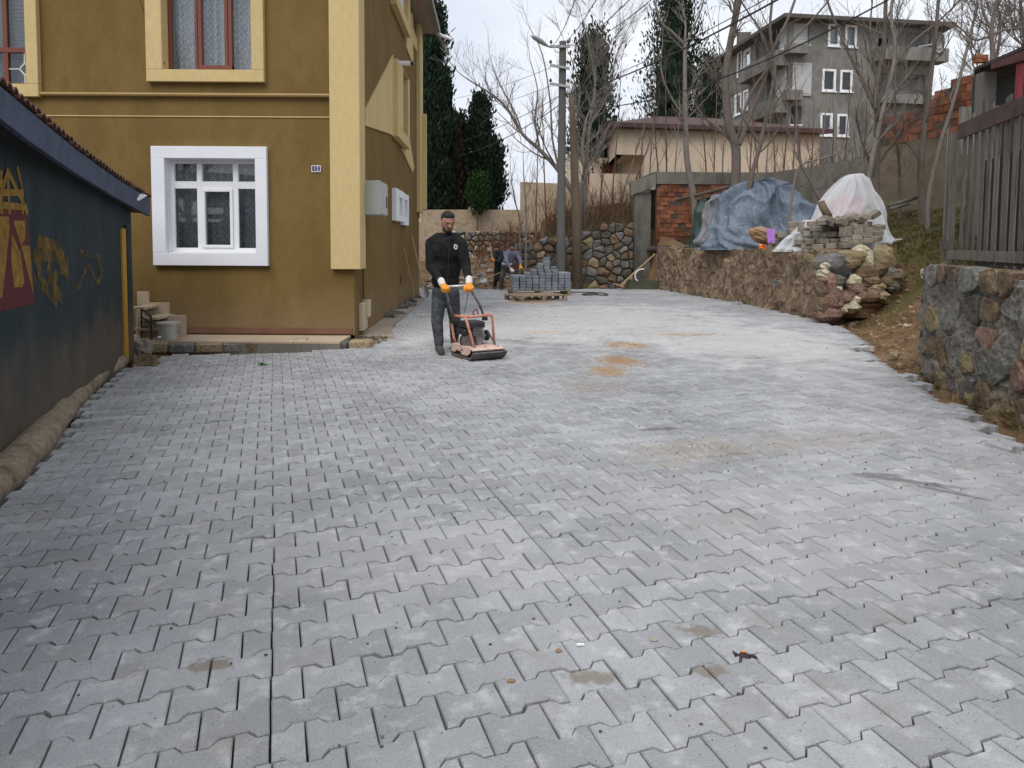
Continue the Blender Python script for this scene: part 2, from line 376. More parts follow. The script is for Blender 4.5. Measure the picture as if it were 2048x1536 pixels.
blotch(M_paver,[spot(1000,650,3.6,3.2,.1),spot(1200,640,3.6,4.2,.1),spot(1480,680,2.2,3.0,.1)],(.64,.63,.61),.52,2.4,.9)  # pale cement dust, with the bright sheen of the mid paving painted in
blotch(M_paver,[spot(1480,1010,1.3,.7),spot(1650,1120,.9,.5),spot(800,1120,1.2,.5)],(.50,.49,.47),.22,2.5,.8)
blotch(M_paver,[spot(1815,962,.36,.06,-.45),spot(1905,985,.26,.035,-.7),spot(1320,858,.22,.07,.2),spot(1750,950,.2,.08,.1)],(.12,.12,.115),.7,14,.6)
blotch(M_paver,[spot(1400,1262,.09,.05),spot(1180,1352,.12,.05),spot(1420,1345,.07,.05),spot(420,1330,.1,.05)],(.20,.165,.12),.75,26,.95)
# bedding sheet is the pavement itself, blocks are its parts
mb=MB(); pts=[(x,y) for x,y in COURT]
cx=sum(p[0] for p in pts)/len(pts); cy=sum(p[1] for p in pts)/len(pts)
vs=[(cx+(x-cx)*1.012,cy+(y-cy)*1.006,-.052) for x,y in pts]
mb.add(vs,[tuple(range(len(vs)))])
M_bed=mat('dark_sand_bed',[(.055,.05,.045),(.10,.085,.07)],scale=9,rough=1,speck=.3,spec=.05)
pavement=mb.build('pavement',M_bed,kind='structure')
protos={}
for half in (0,1):
    for fl in (False,True):
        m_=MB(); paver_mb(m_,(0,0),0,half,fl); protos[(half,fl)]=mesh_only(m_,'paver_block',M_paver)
blocks=[]
rr=random.Random(3); O0=Vector((gxy(545,1200)[0],gxy(545,1200)[1],0))
SEAM={0:(-30,3),-9:(30,44),6:(-4,6),11:(20,30),-17:(50,60),16:(60,72),3:(38,46),-4:(70,80)}            # columns where the half blocks meet in one straight joint
i0=int(-6/PW); 
for j in range(-70,190):
    row_shift=rr.uniform(-.004,.004)+.006*math.sin(j*.21)
    jit=rr.choice([-.11,-.03,.05,.12])
    for i in range(-60,70):
        off=(i+(.5 if j%2 else 0))*PL_
        sway=.03*math.sin(i*.11+1.0)*math.sin(j*.045)
        c=O0+rv*(off+row_shift)+cv*(j*PW+sway)
        tq=c-rv*jit if c.x>0 and c.y<13 else c
        if not inpoly(tq.x,tq.y,COURT): continue
        if c.y<1.45: continue
        half=None
        if j%2==0 and i in SEAM and SEAM[i][0]<=j<=SEAM[i][1]: half=True
        z=rr.gauss(0,.0018)+.012*noise.noise(Vector((c.x*.35,c.y*.35,0)))
        tl=(rr.gauss(0,.008),rr.gauss(0,.011)); an=ANG+rr.gauss(0,.007)
        if half:
            blocks.append((c,an,1,False,z,tl)); blocks.append((c+rv*.0005,an,1,True,z+rr.gauss(0,.0015),tl))
        else: blocks.append((c,an,0,False,z,tl))
blocks.sort(key=lambda b:b[0].y)
nb=0; stuff=MB()
for (c,an,hf,fl,z,tl) in blocks:
    px_=1024+FPX*c.x/c.y; py_=484+FPX*CAM_H/c.y
    if nb<300 and -40<px_<2090 and py_<1560:
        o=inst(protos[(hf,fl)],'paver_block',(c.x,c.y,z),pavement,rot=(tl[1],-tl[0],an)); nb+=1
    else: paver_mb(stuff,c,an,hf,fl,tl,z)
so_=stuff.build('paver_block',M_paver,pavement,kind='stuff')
print('pavers',len(blocks))
# loose blocks at the ragged edges
for k,(px,py,a,zz) in enumerate([(1474,610,.3,.02),(2010,893,.15,-.01),(178*1,0,0,0)][:2]):
    p=G(px,py); m_=MB(); paver_mb(m_,(p.x,p.y),ANG+a,0,False,(0,.02 if k==0 else .12),.07 if k==0 else .02)
    o=m_.build('paver_block',M_paver,label=['single loose grey paving block lying at the foot of the stone retaining wall','grey paving block tipped up at the ragged right edge of the paving'][k]); tag(o,cat='paving block')
# ------------------------------------------------------------------ stones packed into a wall face
def clip(poly,px,py,nx_,ny_):
    out=[]; n=len(poly)
    for i in range(n):
        a=poly[i]; b=poly[(i+1)%n]
        da=(a[0]-px)*nx_+(a[1]-py)*ny_; db=(b[0]-px)*nx_+(b[1]-py)*ny_
        if da<=0: out.append(a)
        if (da<0)!=(db<0) and da!=db:
            t=da/(da-db); out.append((a[0]+(b[0]-a[0])*t,a[1]+(b[1]-a[1])*t))
    return out
def chaikin(p):
    o=[]; n=len(p)
    for i in range(n):
        a=p[i]; b=p[(i+1)%n]; o.append((a[0]*.85+b[0]*.15,a[1]*.85+b[1]*.15)); o.append((a[0]*.15+b[0]*.85,a[1]*.15+b[1]*.85))
    return o
def stone_mesh(poly3, c3, n3, bulge, depth, rnd, seed, ring=.72):
    """poly3: outline points on the face"""
    mb=MB(); k=len(poly3); vs=[]
    for p in poly3: vs.append(p-n3*depth)
    for p in poly3:
        vs.append(p+n3*(bulge*.15+rnd*.5*noise.noise(p*6+Vector((seed,0,0)))))
    for p in poly3:
        q=c3+(p-c3)*ring; vs.append(q+n3*(bulge*.85+rnd*noise.noise(q*5+Vector((seed,3,0)))))
    for p in poly3:
        q=c3+(p-c3)*ring*.5; vs.append(q+n3*(bulge+rnd*noise.noise(q*5+Vector((seed,3,0)))))
    vs.append(c3+n3*(bulge*1.02+rnd*noise.noise(c3*5+Vector((seed,3,0)))))
    fs=[]
    for r in range(3):
        for i in range(k):
            j=(i+1)%k; fs.append((r*k+i,r*k+j,(r+1)*k+j,(r+1)*k+i))
    for i in range(k): fs.append((3*k+i,3*k+(i+1)%k,4*k))
    mb.add(vs,fs); return mb
def pack(W,Hh,sx,sz,rnd,gap,aspect=1.0):
    pts=[]; r=0; z=sz*.4
    while z<Hh+sz:
        x=-sx*.5+(sx*.5 if r%2 else 0)
        while x<W+sx:
            pts.append((x+rnd.uniform(-.33,.33)*sx,z+rnd.uniform(-.3,.3)*sz)); x+=sx*rnd.choice([.7,1,1,1.35])
        z+=sz*rnd.uniform(.85,1.15); r+=1
    out=[]
    for i,(x,z) in enumerate(pts):
        if not(-sx*.3<x<W+sx*.3 and -sz*.2<z<Hh+sz*.3): continue
        poly=[(x-sx*1.4,z-sz*1.4),(x+sx*1.4,z-sz*1.4),(x+sx*1.4,z+sz*1.4),(x-sx*1.4,z+sz*1.4)]
        for j,(a,b) in enumerate(pts):
            if j==i or abs(a-x)>3*sx or abs(b-z)>3*sz: continue
            dx,dz=a-x,(b-z)*aspect; l=math.hypot(dx,dz)
            if l<1e-6: continue
            nx_,nz_=dx/l,dz/l
            mxx,mzz=(x+a)/2-nx_*gap/2,(z+b)/2-nz_*gap/2
            poly=clip(poly,mxx,mzz,nx_,nz_)
            if len(poly)<3: break
        if len(poly)<3: continue
        poly=clip(clip(clip(clip(poly,0,0,-1,0),W,0,1,0),0,0,0,-1),0,Hh,0,1)
        if len(poly)>=3: out.append(poly)
    return out
def parea(p): return abs(sum(p[i-1][0]*p[i][1]-p[i][0]*p[i-1][1] for i in range(len(p))))/2
def stone_face(parent,pl,a0,a1,z0,topf,sx,sz,mats,gap=.02,bulge=.05,rnd=.02,depth=.06,seed=1,d=0,name='stone',aspect=1.0,keep=None,weights=None,chk=1,ring=.72):
    R=random.Random(seed); zt=max(topf(a0+(a1-a0)*k/10) for k in range(11)); cnt=0
    for poly in pack(a1-a0,zt-z0,sx,sz,R,gap,aspect):
        if parea(poly)<sx*sz*.10: continue
        cxx=sum(p[0] for p in poly)/len(poly); czz=sum(p[1] for p in poly)/len(poly)
        if z0+czz>topf(a0+cxx)-sz*.15: continue
        if keep and not keep(a0+cxx,z0+czz,R): continue
        for _ in range(chk): poly=chaikin(poly)
        # drop points that crowd
        q=[]; 
        for p in poly:
            if not q or math.hypot(p[0]-q[-1][0],p[1]-q[-1][1])>sx*.05: q.append(p)
        poly=q
        if len(poly)<4: continue
        p3=[pl.pt(a0+x,z0+z,d) for x,z in poly]; c3=pl.pt(a0+cxx,z0+czz,d)
        m_=stone_mesh(p3,c3,pl.n,bulge*R.uniform(.6,1.3),depth,rnd,R.uniform(0,50),ring)
        mt=R.choices(mats,weights)[0]
        m_.build(name,mt,parent,smooth=False); cnt+=1
    return cnt
def sheet(pl,a0,a1,z0,topf,step,amp,fr,d=0,thick=.3,seed=0,foot=0.0,capn=True):
    """a rough-faced slab: displaced front, flat back, closed top and ends"""
    mb=MB(); na=max(2,int((a1-a0)/step)); 
    zmax=max(topf(a0+(a1-a0)*i/na) for i in range(na+1)); nzz=max(2,int((zmax-z0)/step)); W_=na+1
    for j in range(nzz+1):
        for i in range(na+1):
            a=a0+(a1-a0)*i/na; zt=topf(a); z=z0+(zt-z0)*j/nzz
            p=pl.pt(a,z,d); q=p*fr+Vector((seed,0,seed))
            dd=amp*(noise.noise(q)+.5*noise.noise(q*2.3)+.3*noise.noise(q*5.1)+.5*(.45-abs(noise.noise(q*3.3+Vector((7,0,0))))*2))+foot*(1-j/nzz)**2
            mb.v.append(tuple(p+pl.n*dd))
    for j in range(nzz):
        for i in range(na):
            b=j*W_+i; mb.f.append((b,b+1,b+1+W_,b+W_))
    t0=nzz*W_; b0=len(mb.v)
    for i in range(na+1):
        a=a0+(a1-a0)*i/na; mb.v.append(tuple(pl.pt(a,topf(a)+.02*noise.noise(Vector((a*4,seed,1))),d-thick)))
    for i in range(na): mb.f.append((t0+i,t0+i+1,b0+i+1,b0+i))
    b1=len(mb.v)
    for i in range(na+1): mb.v.append(tuple(pl.pt(a0+(a1-a0)*i/na,z0,d-thick)))
    for i in range(na): mb.f.append((b0+i,b0+i+1,b1+i+1,b1+i))
    mb.f.append(tuple([j*W_ for j in range(nzz+1)]+[b0,b1])); mb.f.append(tuple([j*W_+na for j in range(nzz+1)]+[b0+na,b1+na]))
    return mb
def smat(name,c1,c2,sc=6,**k): return mat(name,[c1,c2],scale=sc,rough=.94,rand=.2,speck=.3,sscale=26,bump=2.2,bscale=24,spec=.15,**k)
S_dark=smat('dark_grey_stone',(.078,.072,.060),(.14,.13,.11)); S_brown=smat('brown_stone',(.12,.085,.055),(.21,.155,.10)); S_grey=smat('grey_stone',(.12,.118,.11),(.22,.212,.195))
S_tan=smat('tan_stone',(.26,.205,.12),(.36,.29,.18)); S_red=smat('red_stone',(.17,.10,.075),(.25,.165,.13)); S_cream=smat('cream_stone',(.42,.37,.25),(.55,.50,.38)); S_ochre=smat('ochre_stone',(.20,.155,.085),(.28,.225,.135)); S_black=smat('black_stone',(.02,.02,.02),(.06,.06,.06))
M_mortar=mat('smeared_mortar',[(.085,.08,.07),(.205,.19,.165),(.14,.13,.11)],scale=5,rough=.95,speck=.3,sscale=22,bump=2.2,bscale=28,spec=.15)
zdirt(M_mortar,-.1,.32,(.22,.15,.06),.8,4,.5)
M_earthwall=mat('earthy_mortar',[(.10,.068,.045),(.27,.205,.145),(.17,.12,.08),(.24,.185,.135)],scale=3.4,rough=.97,speck=.3,sscale=18,bump=2.6,bscale=18,stretch=(1,1,.35),spec=.1)
# --- near right wall under the fence
near_a=(4.58,7.75); near_b=(3.90,4.55); near_c=(3.5,2.2)
wl=thing('stone_wall',(3.9,5.5,0),'mortared rubble stone wall at the right edge beneath the grey picket fence','wall')
plN=Pl(near_a,near_b)
def tN(a): return 1.20+.04*math.sin(a*2.1)
sheet(plN,0,plN.W+.001,-.12,tN,.028,.055,3.0,d=.0,thick=.5,foot=.04).build('mortar_face',M_mortar,wl,smooth=False)
plN2=Pl(near_b,near_c)
sheet(plN2,0,plN2.W,-.12,tN,.08,.04,2.2,d=.0,thick=.5,foot=.04,seed=4).build('mortar_face',M_mortar,wl)
plNe=Pl((5.2,8.0),near_a)
sheet(plNe,0,plNe.W,-.12,lambda a:1.16-.05*(1-a),.06,.05,2.5,d=.02,thick=.4,foot=.05,seed=9).build('mortar_face',M_mortar,wl)
def kN(a,z,R): return R.random()<.88
stone_face(wl,plN,.05,plN.W,-.02,tN,.34,.27,[S_grey,S_brown,S_red,S_ochre,S_tan,S_dark],gap=.05,bulge=.022,rnd=.035,depth=.12,seed=11,d=.02,keep=kN,weights=[5,5,1.2,1.8,1.6,1.5],chk=1,ring=.86)
stone_face(wl,plN2,.02,plN2.W,0,tN,.36,.28,[S_grey,S_brown,S_red],gap=.07,bulge=.025,rnd=.03,depth=.1,seed=5,d=.015,ring=.86)
stone_face(wl,plNe,.02,plNe.W,.1,lambda a:1.1,.26,.22,[S_grey,S_brown],gap=.07,bulge=.03,rnd=.03,depth=.1,seed=8,d=.03,ring=.86)
# red paint daubs on two stones (a splash on the wall itself)
blotch(S_red,[(3.98,4.95,.12,.10,0),(4.05,5.2,.06,.06,0)],(.30,.012,.018),.9,12,.4)
# --- mid retaining wall, plastered with earthy mortar
mA=(4.62,22.2); mB_=(5.65,17.2); mC=(6.0,13.35)
wl2=thing('retaining_wall',(5.6,17,0),'long low rubble retaining wall smeared with brown mortar behind the court','wall')
for (a,b,s) in ((mA,mB_,3),(mB_,mC,7)):
    pl=Pl(a,b)
    sheet(pl,0,pl.W+.02,-.12,lambda x:1.30+.10*noise.noise(Vector((x*1.3,s,0)))+.05*noise.noise(Vector((x*4.3,s,0))),.06,.075,2.2,d=.02,thick=.5,foot=.12,seed=s).build('mortar_face',M_earthwall,wl2)
    stone_face(wl2,pl,.05,pl.W-.03,.04,lambda x:1.25,.42,.34,[S_brown,S_grey,S_red,S_tan],gap=.13,bulge=.03,rnd=.05,depth=.14,seed=s,d=.04,keep=lambda a_,z_,R:R.random()<.45,weights=[5,2,2,2],ring=.8)
# --- dry laid stone end of that wall: every rock placed on the curved end
def rock(parent,c,r,m,seed,rot=0,name='stone',nz=.30,seg=9,rings=6):
    mb=MB(); mb.ell(c,r,seg,rings,Matrix.Rotation(rot,3,'Y'),nz=nz,ns=3.2,seed=seed); o=mb.build(name,m,parent,smooth=False); return o
wd=thing('dry_stone_wall',(6.6,13.0,0),'dry laid end of loose red, cream and black stones beside the dirt ramp','wall')
DS=[(1662,527,34,18,S_grey),(1700,518,36,16,S_ochre),(1727,522,22,24,S_cream),(1762,517,26,22,S_ochre),(1722,502,16,10,S_cream),(1647,530,13,10,S_cream),(1645,547,11,9,S_cream),(1674,543,34,19,S_black),(1735,545,36,19,S_brown),(1776,545,16,11,S_grey),(1643,562,10,9,S_red),(1668,561,24,15,S_dark),(1700,561,18,15,S_cream),(1738,562,24,13,S_brown),(1778,559,26,15,S_brown),(1655,570,25,22,S_red),(1670,577,12,10,S_cream),(1708,579,22,15,S_red),(1748,573,22,9,S_tan),(1783,573,14,10,S_dark),(1655,601,32,26,S_red),(1686,596,18,13,S_red),(1716,591,15,12,S_red),(1708,598,9,8,S_cream),(1735,590,30,14,S_brown),(1672,605,13,14,S_red),(1698,611,22,12,S_cream),(1681,618,11,9,S_cream),(1655,627,28,16,S_red),(1640,588,14,22,S_brown),(1640,612,14,20,S_brown),(1690,532,20,11,S_brown),(1758,592,18,10,S_tan),(1796,551,13,11,S_brown)]
for k,(px,py,rx,rz,m_) in enumerate(DS):
    Y=12.85+ (px-1640)/160*.25 +(620-py)/120*.25
    c=P(px,py,Y); s=Y/FPX
    rock(wd,c,(rx*s*1.02,.22,rz*s*1.22),m_,k,rot=random.uniform(-.15,.15),seg=10,rings=7)
mb=MB(); 
for (px,py,rx,rz,dy) in ((1700,560,75,52,.25),(1660,585,32,55,.2),(1760,545,40,35,.35),(1700,612,62,24,.0),(1750,592,55,24,.15)):
    c=P(px,py,13.3+dy); s=13.4/FPX; mb.ell(c,(rx*s,.32,rz*s),14,9,nz=.3,seed=px)
mb.build('earth_core',M_soil,wd)
# --- stones and clods on the dirt
for k,(px,py,r,m_,lb) in enumerate([(1862,547,20,S_cream,'pale cream angular stone perched on the end of the mortared wall by the fence'),(1760,515,0,S_ochre,''),(1812,652,6,S_cream,'small pale pebble high on the dirt ramp'),(1705,650,7,S_brown,'brown clod halfway up the dirt ramp'),(1790,708,10,S_tan,'flat tan stone low on the dirt ramp beside the wall end')]):
    if r==0: continue
    p=P(px,py,8.0) if k==0 else G(px,py,.35 if k>1 else 1.25); s=p.y/FPX
    o=MB(); o.ell(p,(r*s,r*s*.8,r*s*.75),8,6,nz=.7,seed=k); tag(o.build('stone',m_),lb,'stone')
# gravel and clods: uncountable
mb=MB(); R=random.Random(5)
for k in range(2600):
    y=R.uniform(7.2,13.4); x=edge_x(y)+R.uniform(.12,3.2)
    if R.random()<.25: y=R.uniform(4,8); x=edge_x(y)+R.uniform(.12,.35)
    r=R.choice([.008,.012,.018,.03,.045] if R.random()<.5 else [.008,.012])
    z=H(x,y); q=Vector((x,y,z+r*.3)); b=len(mb.v)
    mb.ell(q,(r*R.uniform(.8,1.5),r*R.uniform(.8,1.3),r*.7),5,3,Matrix.Rotation(R.uniform(0,6),3,'Z'))
M_clod=mat('soil_clods',[(.12,.07,.035),(.22,.14,.075),(.34,.25,.16)],scale=6,rough=1,rand=.4,speck=.2,spec=.05,cs=(.25,.65))
tag(mb.build('gravel',M_clod),'brown clods and gravel scattered over the dirt ramp','gravel',kind='stuff')
# --- back wall of big dark fieldstones
bw=thing('stone_wall',(2.5,22.4,0),'dark dry fieldstone wall behind the pallets and the grey pole','wall')
plB=Pl((.55,22.6),(3.86,22.35))
def tB(a): return 1.35+.25*a+.10*noise.noise(Vector((a*1.5,0,0))) if a<2.6 else 2.0+.05*(a-2.6)+.08*noise.noise(Vector((a*1.5,0,0)))
sheet(plB,0,plB.W,-.15,tB,.2,.05,1.5,d=-.08,thick=.4).build('earth_core',mat('dark_earth',[(.04,.032,.024),(.08,.066,.05)],rough=1,spec=.05),bw)
n=stone_face(bw,plB,0,plB.W,-.05,lambda a:tB(a)+.05,.30,.235,[S_dark,S_brown,S_grey,S_tan,S_red],gap=.014,bulge=.07,rnd=.06,depth=.1,seed=21,weights=[7,4,2.2,1.2,.5],ring=.7)
plB2=Pl((-.3,24.6),(.6,22.65))
sheet(plB2,0,plB2.W,-.15,lambda a:.9+.3*a,.2,.05,1.5,d=-.08,thick=.3,seed=3).build('earth_core',M_soil,bw)
stone_face(bw,plB2,0,plB2.W,.1,lambda a:.9+.33*a,.32,.25,[S_dark,S_brown,S_grey],gap=.02,bulge=.09,rnd=.06,depth=.1,seed=23,weights=[4,4,2])
print('back stones',n)
# --- far rendered boundary wall with pale rubble footing
fw_=thing('boundary_wall',(1,29,0),'long pale rough rendered wall stepping up behind the dirt bank','wall')
M_render=mat('rough_beige_render',[(.33,.25,.17),(.45,.36,.26),(.38,.30,.21)],scale=3,rough=.95,speck=.2,sscale=14,bump=.8,bscale=20,spec=.1)
plF=Pl((-4.6,27.0),(.35,28.6)); 
def zt(px,py,Y): return P(px,py,Y).z
sheet(plF,0,1.1,0,lambda a:zt(850,443,27.2)+.0,.4,.03,1,d=0,thick=.3).build('wall_panel',M_render,fw_)
sheet(plF,1.1,plF.W,0,lambda a:zt(870,421,27.5)+.02*a,.3,.03,1,d=0,thick=.3).build('wall_panel',M_render,fw_)
plF2=Pl((.34,28.7),(7.0,29.2)); sheet(plF2,0,plF2.W,0.5,lambda a:zt(1040,364,28.8)-.03*a,.4,.03,1,d=0,thick=.3,seed=5).build('wall_panel',M_render,fw_)
plR=Pl((-2.6,26.9),(1.2,27.9))
rb=thing('rubble_wall',(-.5,27.4,0),'low band of whitish rubble stones under the far rendered wall','wall')
stone_face(rb,plR,0,plR.W,.7,lambda a:zt(960,462,27.4),.26,.2,[S_cream,S_grey,S_tan],gap=.03,bulge=.1,rnd=.05,depth=.1,seed=31,weights=[2,3,1])
sheet(plR,0,plR.W,0,lambda a:zt(960,464,27.4),.3,.04,1,d=-.05,thick=.3,seed=3).build('earth_core',M_soil,rb)
# --- concrete and rendered walls up the slope, brick on top
M_conc2=mat('stained_dark_concrete',[(.085,.082,.07),(.16,.15,.13),(.11,.105,.09)],scale=1.6,rough=.95,speck=.2,bump=.7,bscale=30,stretch=(1,1,.3),spec=.15)
M_rend2=mat('brown_stained_render',[(.13,.10,.075),(.205,.165,.12),(.16,.13,.095)],scale=1.1,rough=.95,speck=.2,bump=.8,bscale=25,spec=.1)
a=P(1520,350,23); b=P(1745,350,21.0); plC=Pl((a.x,23),(b.x,21.0))
def tC(x): return zt(1520,348,23)+ (zt(1745,315,21)-zt(1520,348,23))*x/plC.W
tag(sheet(plC,0,plC.W,1.0,tC,.25,.02,1.5,d=0,thick=.25).build('concrete_wall',M_conc2),'low dark concrete wall rising to the right behind the tarpaulins','wall')
a=P(1740,330,19.5); b=P(1905,330,17.0); plD=Pl((a.x,19.5),(b.x,17.0))
z1=zt(1740,298,19.5); z2=zt(1900,262,17.0)
tag(sheet(plD,0,plD.W+2.5,1.2,lambda x:z1+(z2-z1)*x/plD.W*.6,.2,.025,1.5,d=0,thick=.25,seed=2).build('rendered_wall',M_rend2),'cracked brown rendered wall under the orange brickwork','wall')
M_brick=mat('orange_hollow_brick',[(.10,.072,.055),(.17,.066,.036),(.25,.10,.055),(.14,.07,.045)],scale=2.2,rough=.95,rand=.35,speck=.3,sscale=25,bump=.4,bscale=50,spec=.15)
M_brickm=mat('brick_mortar',[(.06,.045,.035),(.13,.10,.085)],scale=6,rough=1,speck=.2,spec=.1)
def brick_wall(name,label,pl,a0,a1,z0,topf,bw_=.2,bh=.19,j=.014,d=0,thick=.12,maxd=.0,seed=1,parent=None):
    R=random.Random(seed)
    t=parent or thing(name,tuple(pl.pt((a0+a1)/2,z0)),label,'brick wall')
    core=MB(); nb_=0; z=z0; r=0
    while z<max(topf(a0),topf(a1),topf((a0+a1)/2))-.02:
        x=a0-(bw_/2 if r%2 else 0)
        xs0=None; xe=None
        while x<a1:
            xa=max(a0,x); xb=min(a1,x+bw_)
            if xb-xa>.04 and z+bh*.6<topf((xa+xb)/2):
                m_=MB(); dd=d+R.uniform(-.018,.018)
                m_.pbox(pl,xa+j/2,xb-j/2,z+j/2,z+bh-j/2,dd-thick,dd); m_.build('brick',M_brick,t); nb_+=1
                xs0=xa if xs0 is None else xs0; xe=xb
            x+=bw_
        if xs0 is not None: core.pbox(pl,xs0+.002,xe-.002,z+.001*(r%2),z+bh,d-thick+.01,d-.012)
        z+=bh; r+=1
    core.build('mortar',M_brickm,t); return t,nb_
st=[(1762,232),(1800,222),(1850,186),(1886,153),(1950,150)]
def tBk(x):
    for px in (1762,): pass
    p=plD.pt(x,0); pxx=1024+FPX*p.x/p.y
    yy=236 if pxx<1800 else 222 if pxx<1846 else 182 if pxx<1887 else 155 if pxx<1925 else 128
    return P(pxx,yy,p.y).z
ax=plD.uv(1763,250)[0]
_,nbk=brick_wall('brick_wall','stepped wall of orange hollow bricks above the brown render',plD,ax,plD.W+1.4,z1+.02,tBk,bw_=.3,bh=.19,d=.01,thick=.2)
print('bricks',nbk)
# --- concrete frame with brick pier
cf=thing('brick_shed',(4.9,23.5,1.3),'unfinished shed of concrete posts and orange brick behind the retaining wall','building')
yA=22.7; A=P(1312,440,yA); Bx=P(1276,440,25.6); Cx=P(1500,440,22.9)
plS=Pl((Bx.x,25.6),(A.x,yA)); plT=Pl((A.x,yA),(Cx.x,22.9))
ztop=zt(1312,345,yA); 
mb=MB(); mb.pbox(plT,0,plT.W+1.2,ztop-.36,ztop,-.3,0); mb.build('beam',M_conc,cf)
b1=[P(1262,363,22.95),P(1312,346,22.71),P(1312,372,22.71),P(1262,391,22.95)]
mb=MB(); mb.prism(b1,(0,.3,0)); mb.build('beam',M_conc,cf)
mb=MB(); a_=P(1268,470,22.96); b_=P(1301,470,22.96); mb.box(a_.x,b_.x,22.96,23.2,-.1,P(1285,386,22.96).z); mb.build('pillar',M_conc2,cf)
mb=MB(); mb.box(a_.x+.1,4.7,24.0,24.2,-.1,3.3); mb.build('inner_wall',M_conc2,cf)
mb=MB(); mb.prism([plT.pt(.0,ztop+.004,-.3),plT.pt(plT.W+1.2,ztop+.004,-.02),plT.pt(plT.W+1.2,ztop+.004,-3.0),plT.pt(.1,ztop+.004,-3.0)],(0,0,.05)); mb.build('roof_slab',M_conc,cf)
mb=MB(); mb.pbox(plT,-.05,plT.W+1.2,1.2,ztop-.36,-2.8,-2.6); mb.build('back_wall',M_conc2,cf)
zb=zt(1316,490,yA)
_,n2=brick_wall('brick_infill','brick infill',plT,.02,1.55,zb,lambda x:ztop-.36,bw_=.24,bh=.142,d=-.04,thick=.2,parent=cf,seed=4)
_,n2=brick_wall('brick_infill','brick infill',Pl((A.x,yA-.0),(Cx.x,22.9)),1.55,plT.W,ztop-.36-.142*3,lambda x:ztop-.36,bw_=.24,bh=.142,d=-.04,thick=.2,parent=cf,seed=4)
# open ends of hollow bricks on the pier's side
M_hole=mat('hole_dark',[(.02,.012,.008)],speck=0)
for r in range(1,14,2):
    m_=MB(); z=zb+.142*r
    if z+.13>ztop-.36: break
    for i in range(3):
        for k in range(3): m_.pbox(plS,plS.W-.18+.055*i,plS.W-.14+.055*i,z+.02+.04*k,z+.047+.04*k,-.036,-.028)
    m_.build('brick_hole',M_hole,cf)
# ------------------------------------------------------------------ wall with real openings
def holes_wall(mb,pl,a0,a1,z0,z1,holes,depth,thick=None):
    xs_=sorted({a0,a1}|{h[0] for h in holes}|{h[1] for h in holes}); zs=sorted({z0,z1}|{h[2] for h in holes}|{h[3] for h in holes})
    xs_=[x for x in xs_ if a0<=x<=a1]; zs=[z for z in zs if z0<=z<=z1]
    for i in range(len(xs_)-1):
        for j in range(len(zs)-1):
            cx_=(xs_[i]+xs_[i+1])/2; cz=(zs[j]+zs[j+1])/2
            if any(h[0]<cx_<h[1] and h[2]<cz<h[3] for h in holes): continue
            mb.quad(pl.pt(xs_[i],zs[j]),pl.pt(xs_[i+1],zs[j]),pl.pt(xs_[i+1],zs[j+1]),pl.pt(xs_[i],zs[j+1]))
    for (x0,x1,y0,y1) in [h[:4] for h in holes]:
        for (p,q) in (((x0,y0),(x1,y0)),((x1,y0),(x1,y1)),((x1,y1),(x0,y1)),((x0,y1),(x0,y0))):
            mb.quad(pl.pt(p[0],p[1]),pl.pt(q[0],q[1]),pl.pt(q[0],q[1],-depth),pl.pt(p[0],p[1],-depth))
def ring(mb,pl,a0,a1,z0,z1,w,d0,d1,sill=None):
    s=sill if sill is not None else w
    mb.pbox(pl,a0,a1,z1-w,z1,d0,d1); mb.pbox(pl,a0,a1,z0,z0+s,d0,d1)
    mb.pbox(pl,a0,a0+w,z0+s,z1-w,d0,d1); mb.pbox(pl,a1-w,a1,z0+s,z1-w,d0,d1)
# ------------------------------------------------------------------ ochre house
FY=10.0; XC=P(708,470,FY).x
plH=Pl((-14,FY),(XC,FY)); SX=P(838,470,18.9).x; plQ=Pl((XC,FY),(SX,18.9))
ZE=7.05
house=thing('house',(-6,14,0),'two storey mustard ochre house with cream window surrounds and a corner pilaster','house')
def rect(pl,x0,y0,x1,y1):
    a,z=pl.uv(x0,y0); b,z2=pl.uv(x1,y1); return (a,b,z2,z)     # a0,a1,zlow,zhigh
W1=rect(plH,345,320,512,500)      # white ground floor window, opening
W1=(plH.uv(333,318)[0],plH.uv(513,318)[0],plH.uv(420,506)[1],plH.uv(420,318)[1])
W2=(plH.uv(327,0)[0],plH.uv(505,0)[0],plH.uv(420,142)[1],5.35)
W3=(plH.uv(-120,0)[0],plH.uv(55,0)[0],plH.uv(30,170)[1],5.35)
fh=[W1,W2,W3]
sideU=(plQ.uv(792,150)[0],plQ.uv(805,150)[0],plQ.uv(797,265)[1],plQ.uv(797,150)[1])
a_u0=plQ.uv(794,200)[0]; a_u1=plQ.uv(804.5,200)[0]
SU=(a_u0,a_u1,plQ.uv(794,262)[1],plQ.uv(794,138)[1])
a_v0=plQ.uv(790,0)[0]; a_v1=plQ.uv(807,0)[0]
SV=(plQ.uv(788,0)[0],plQ.uv(804,0)[0],plQ.uv(796,18)[1]+.35,6.6)
s1=(plQ.uv(790.5,414)[0],plQ.uv(797.5,414)[0]); s2=(plQ.uv(802,414)[0],plQ.uv(807.5,414)[0])
zs0=plQ.uv(794,432)[1]; zs1=plQ.uv(794,396)[1]
sh=[SU,(s1[0],s1[1],zs0,zs1),(s2[0],s2[1],zs0,zs1)]
mb=MB(); holes_wall(mb,plH,0,plH.W,.1,ZE,fh,.16); holes_wall(mb,plQ,0,plQ.W,.05,ZE,sh,.16)
back=Vector((SX,18.9,0)); 
mb.quad(Vector((SX,18.9,0)),Vector((-14,18.9,0)),Vector((-14,18.9,ZE)),Vector((SX,18.9,ZE)))
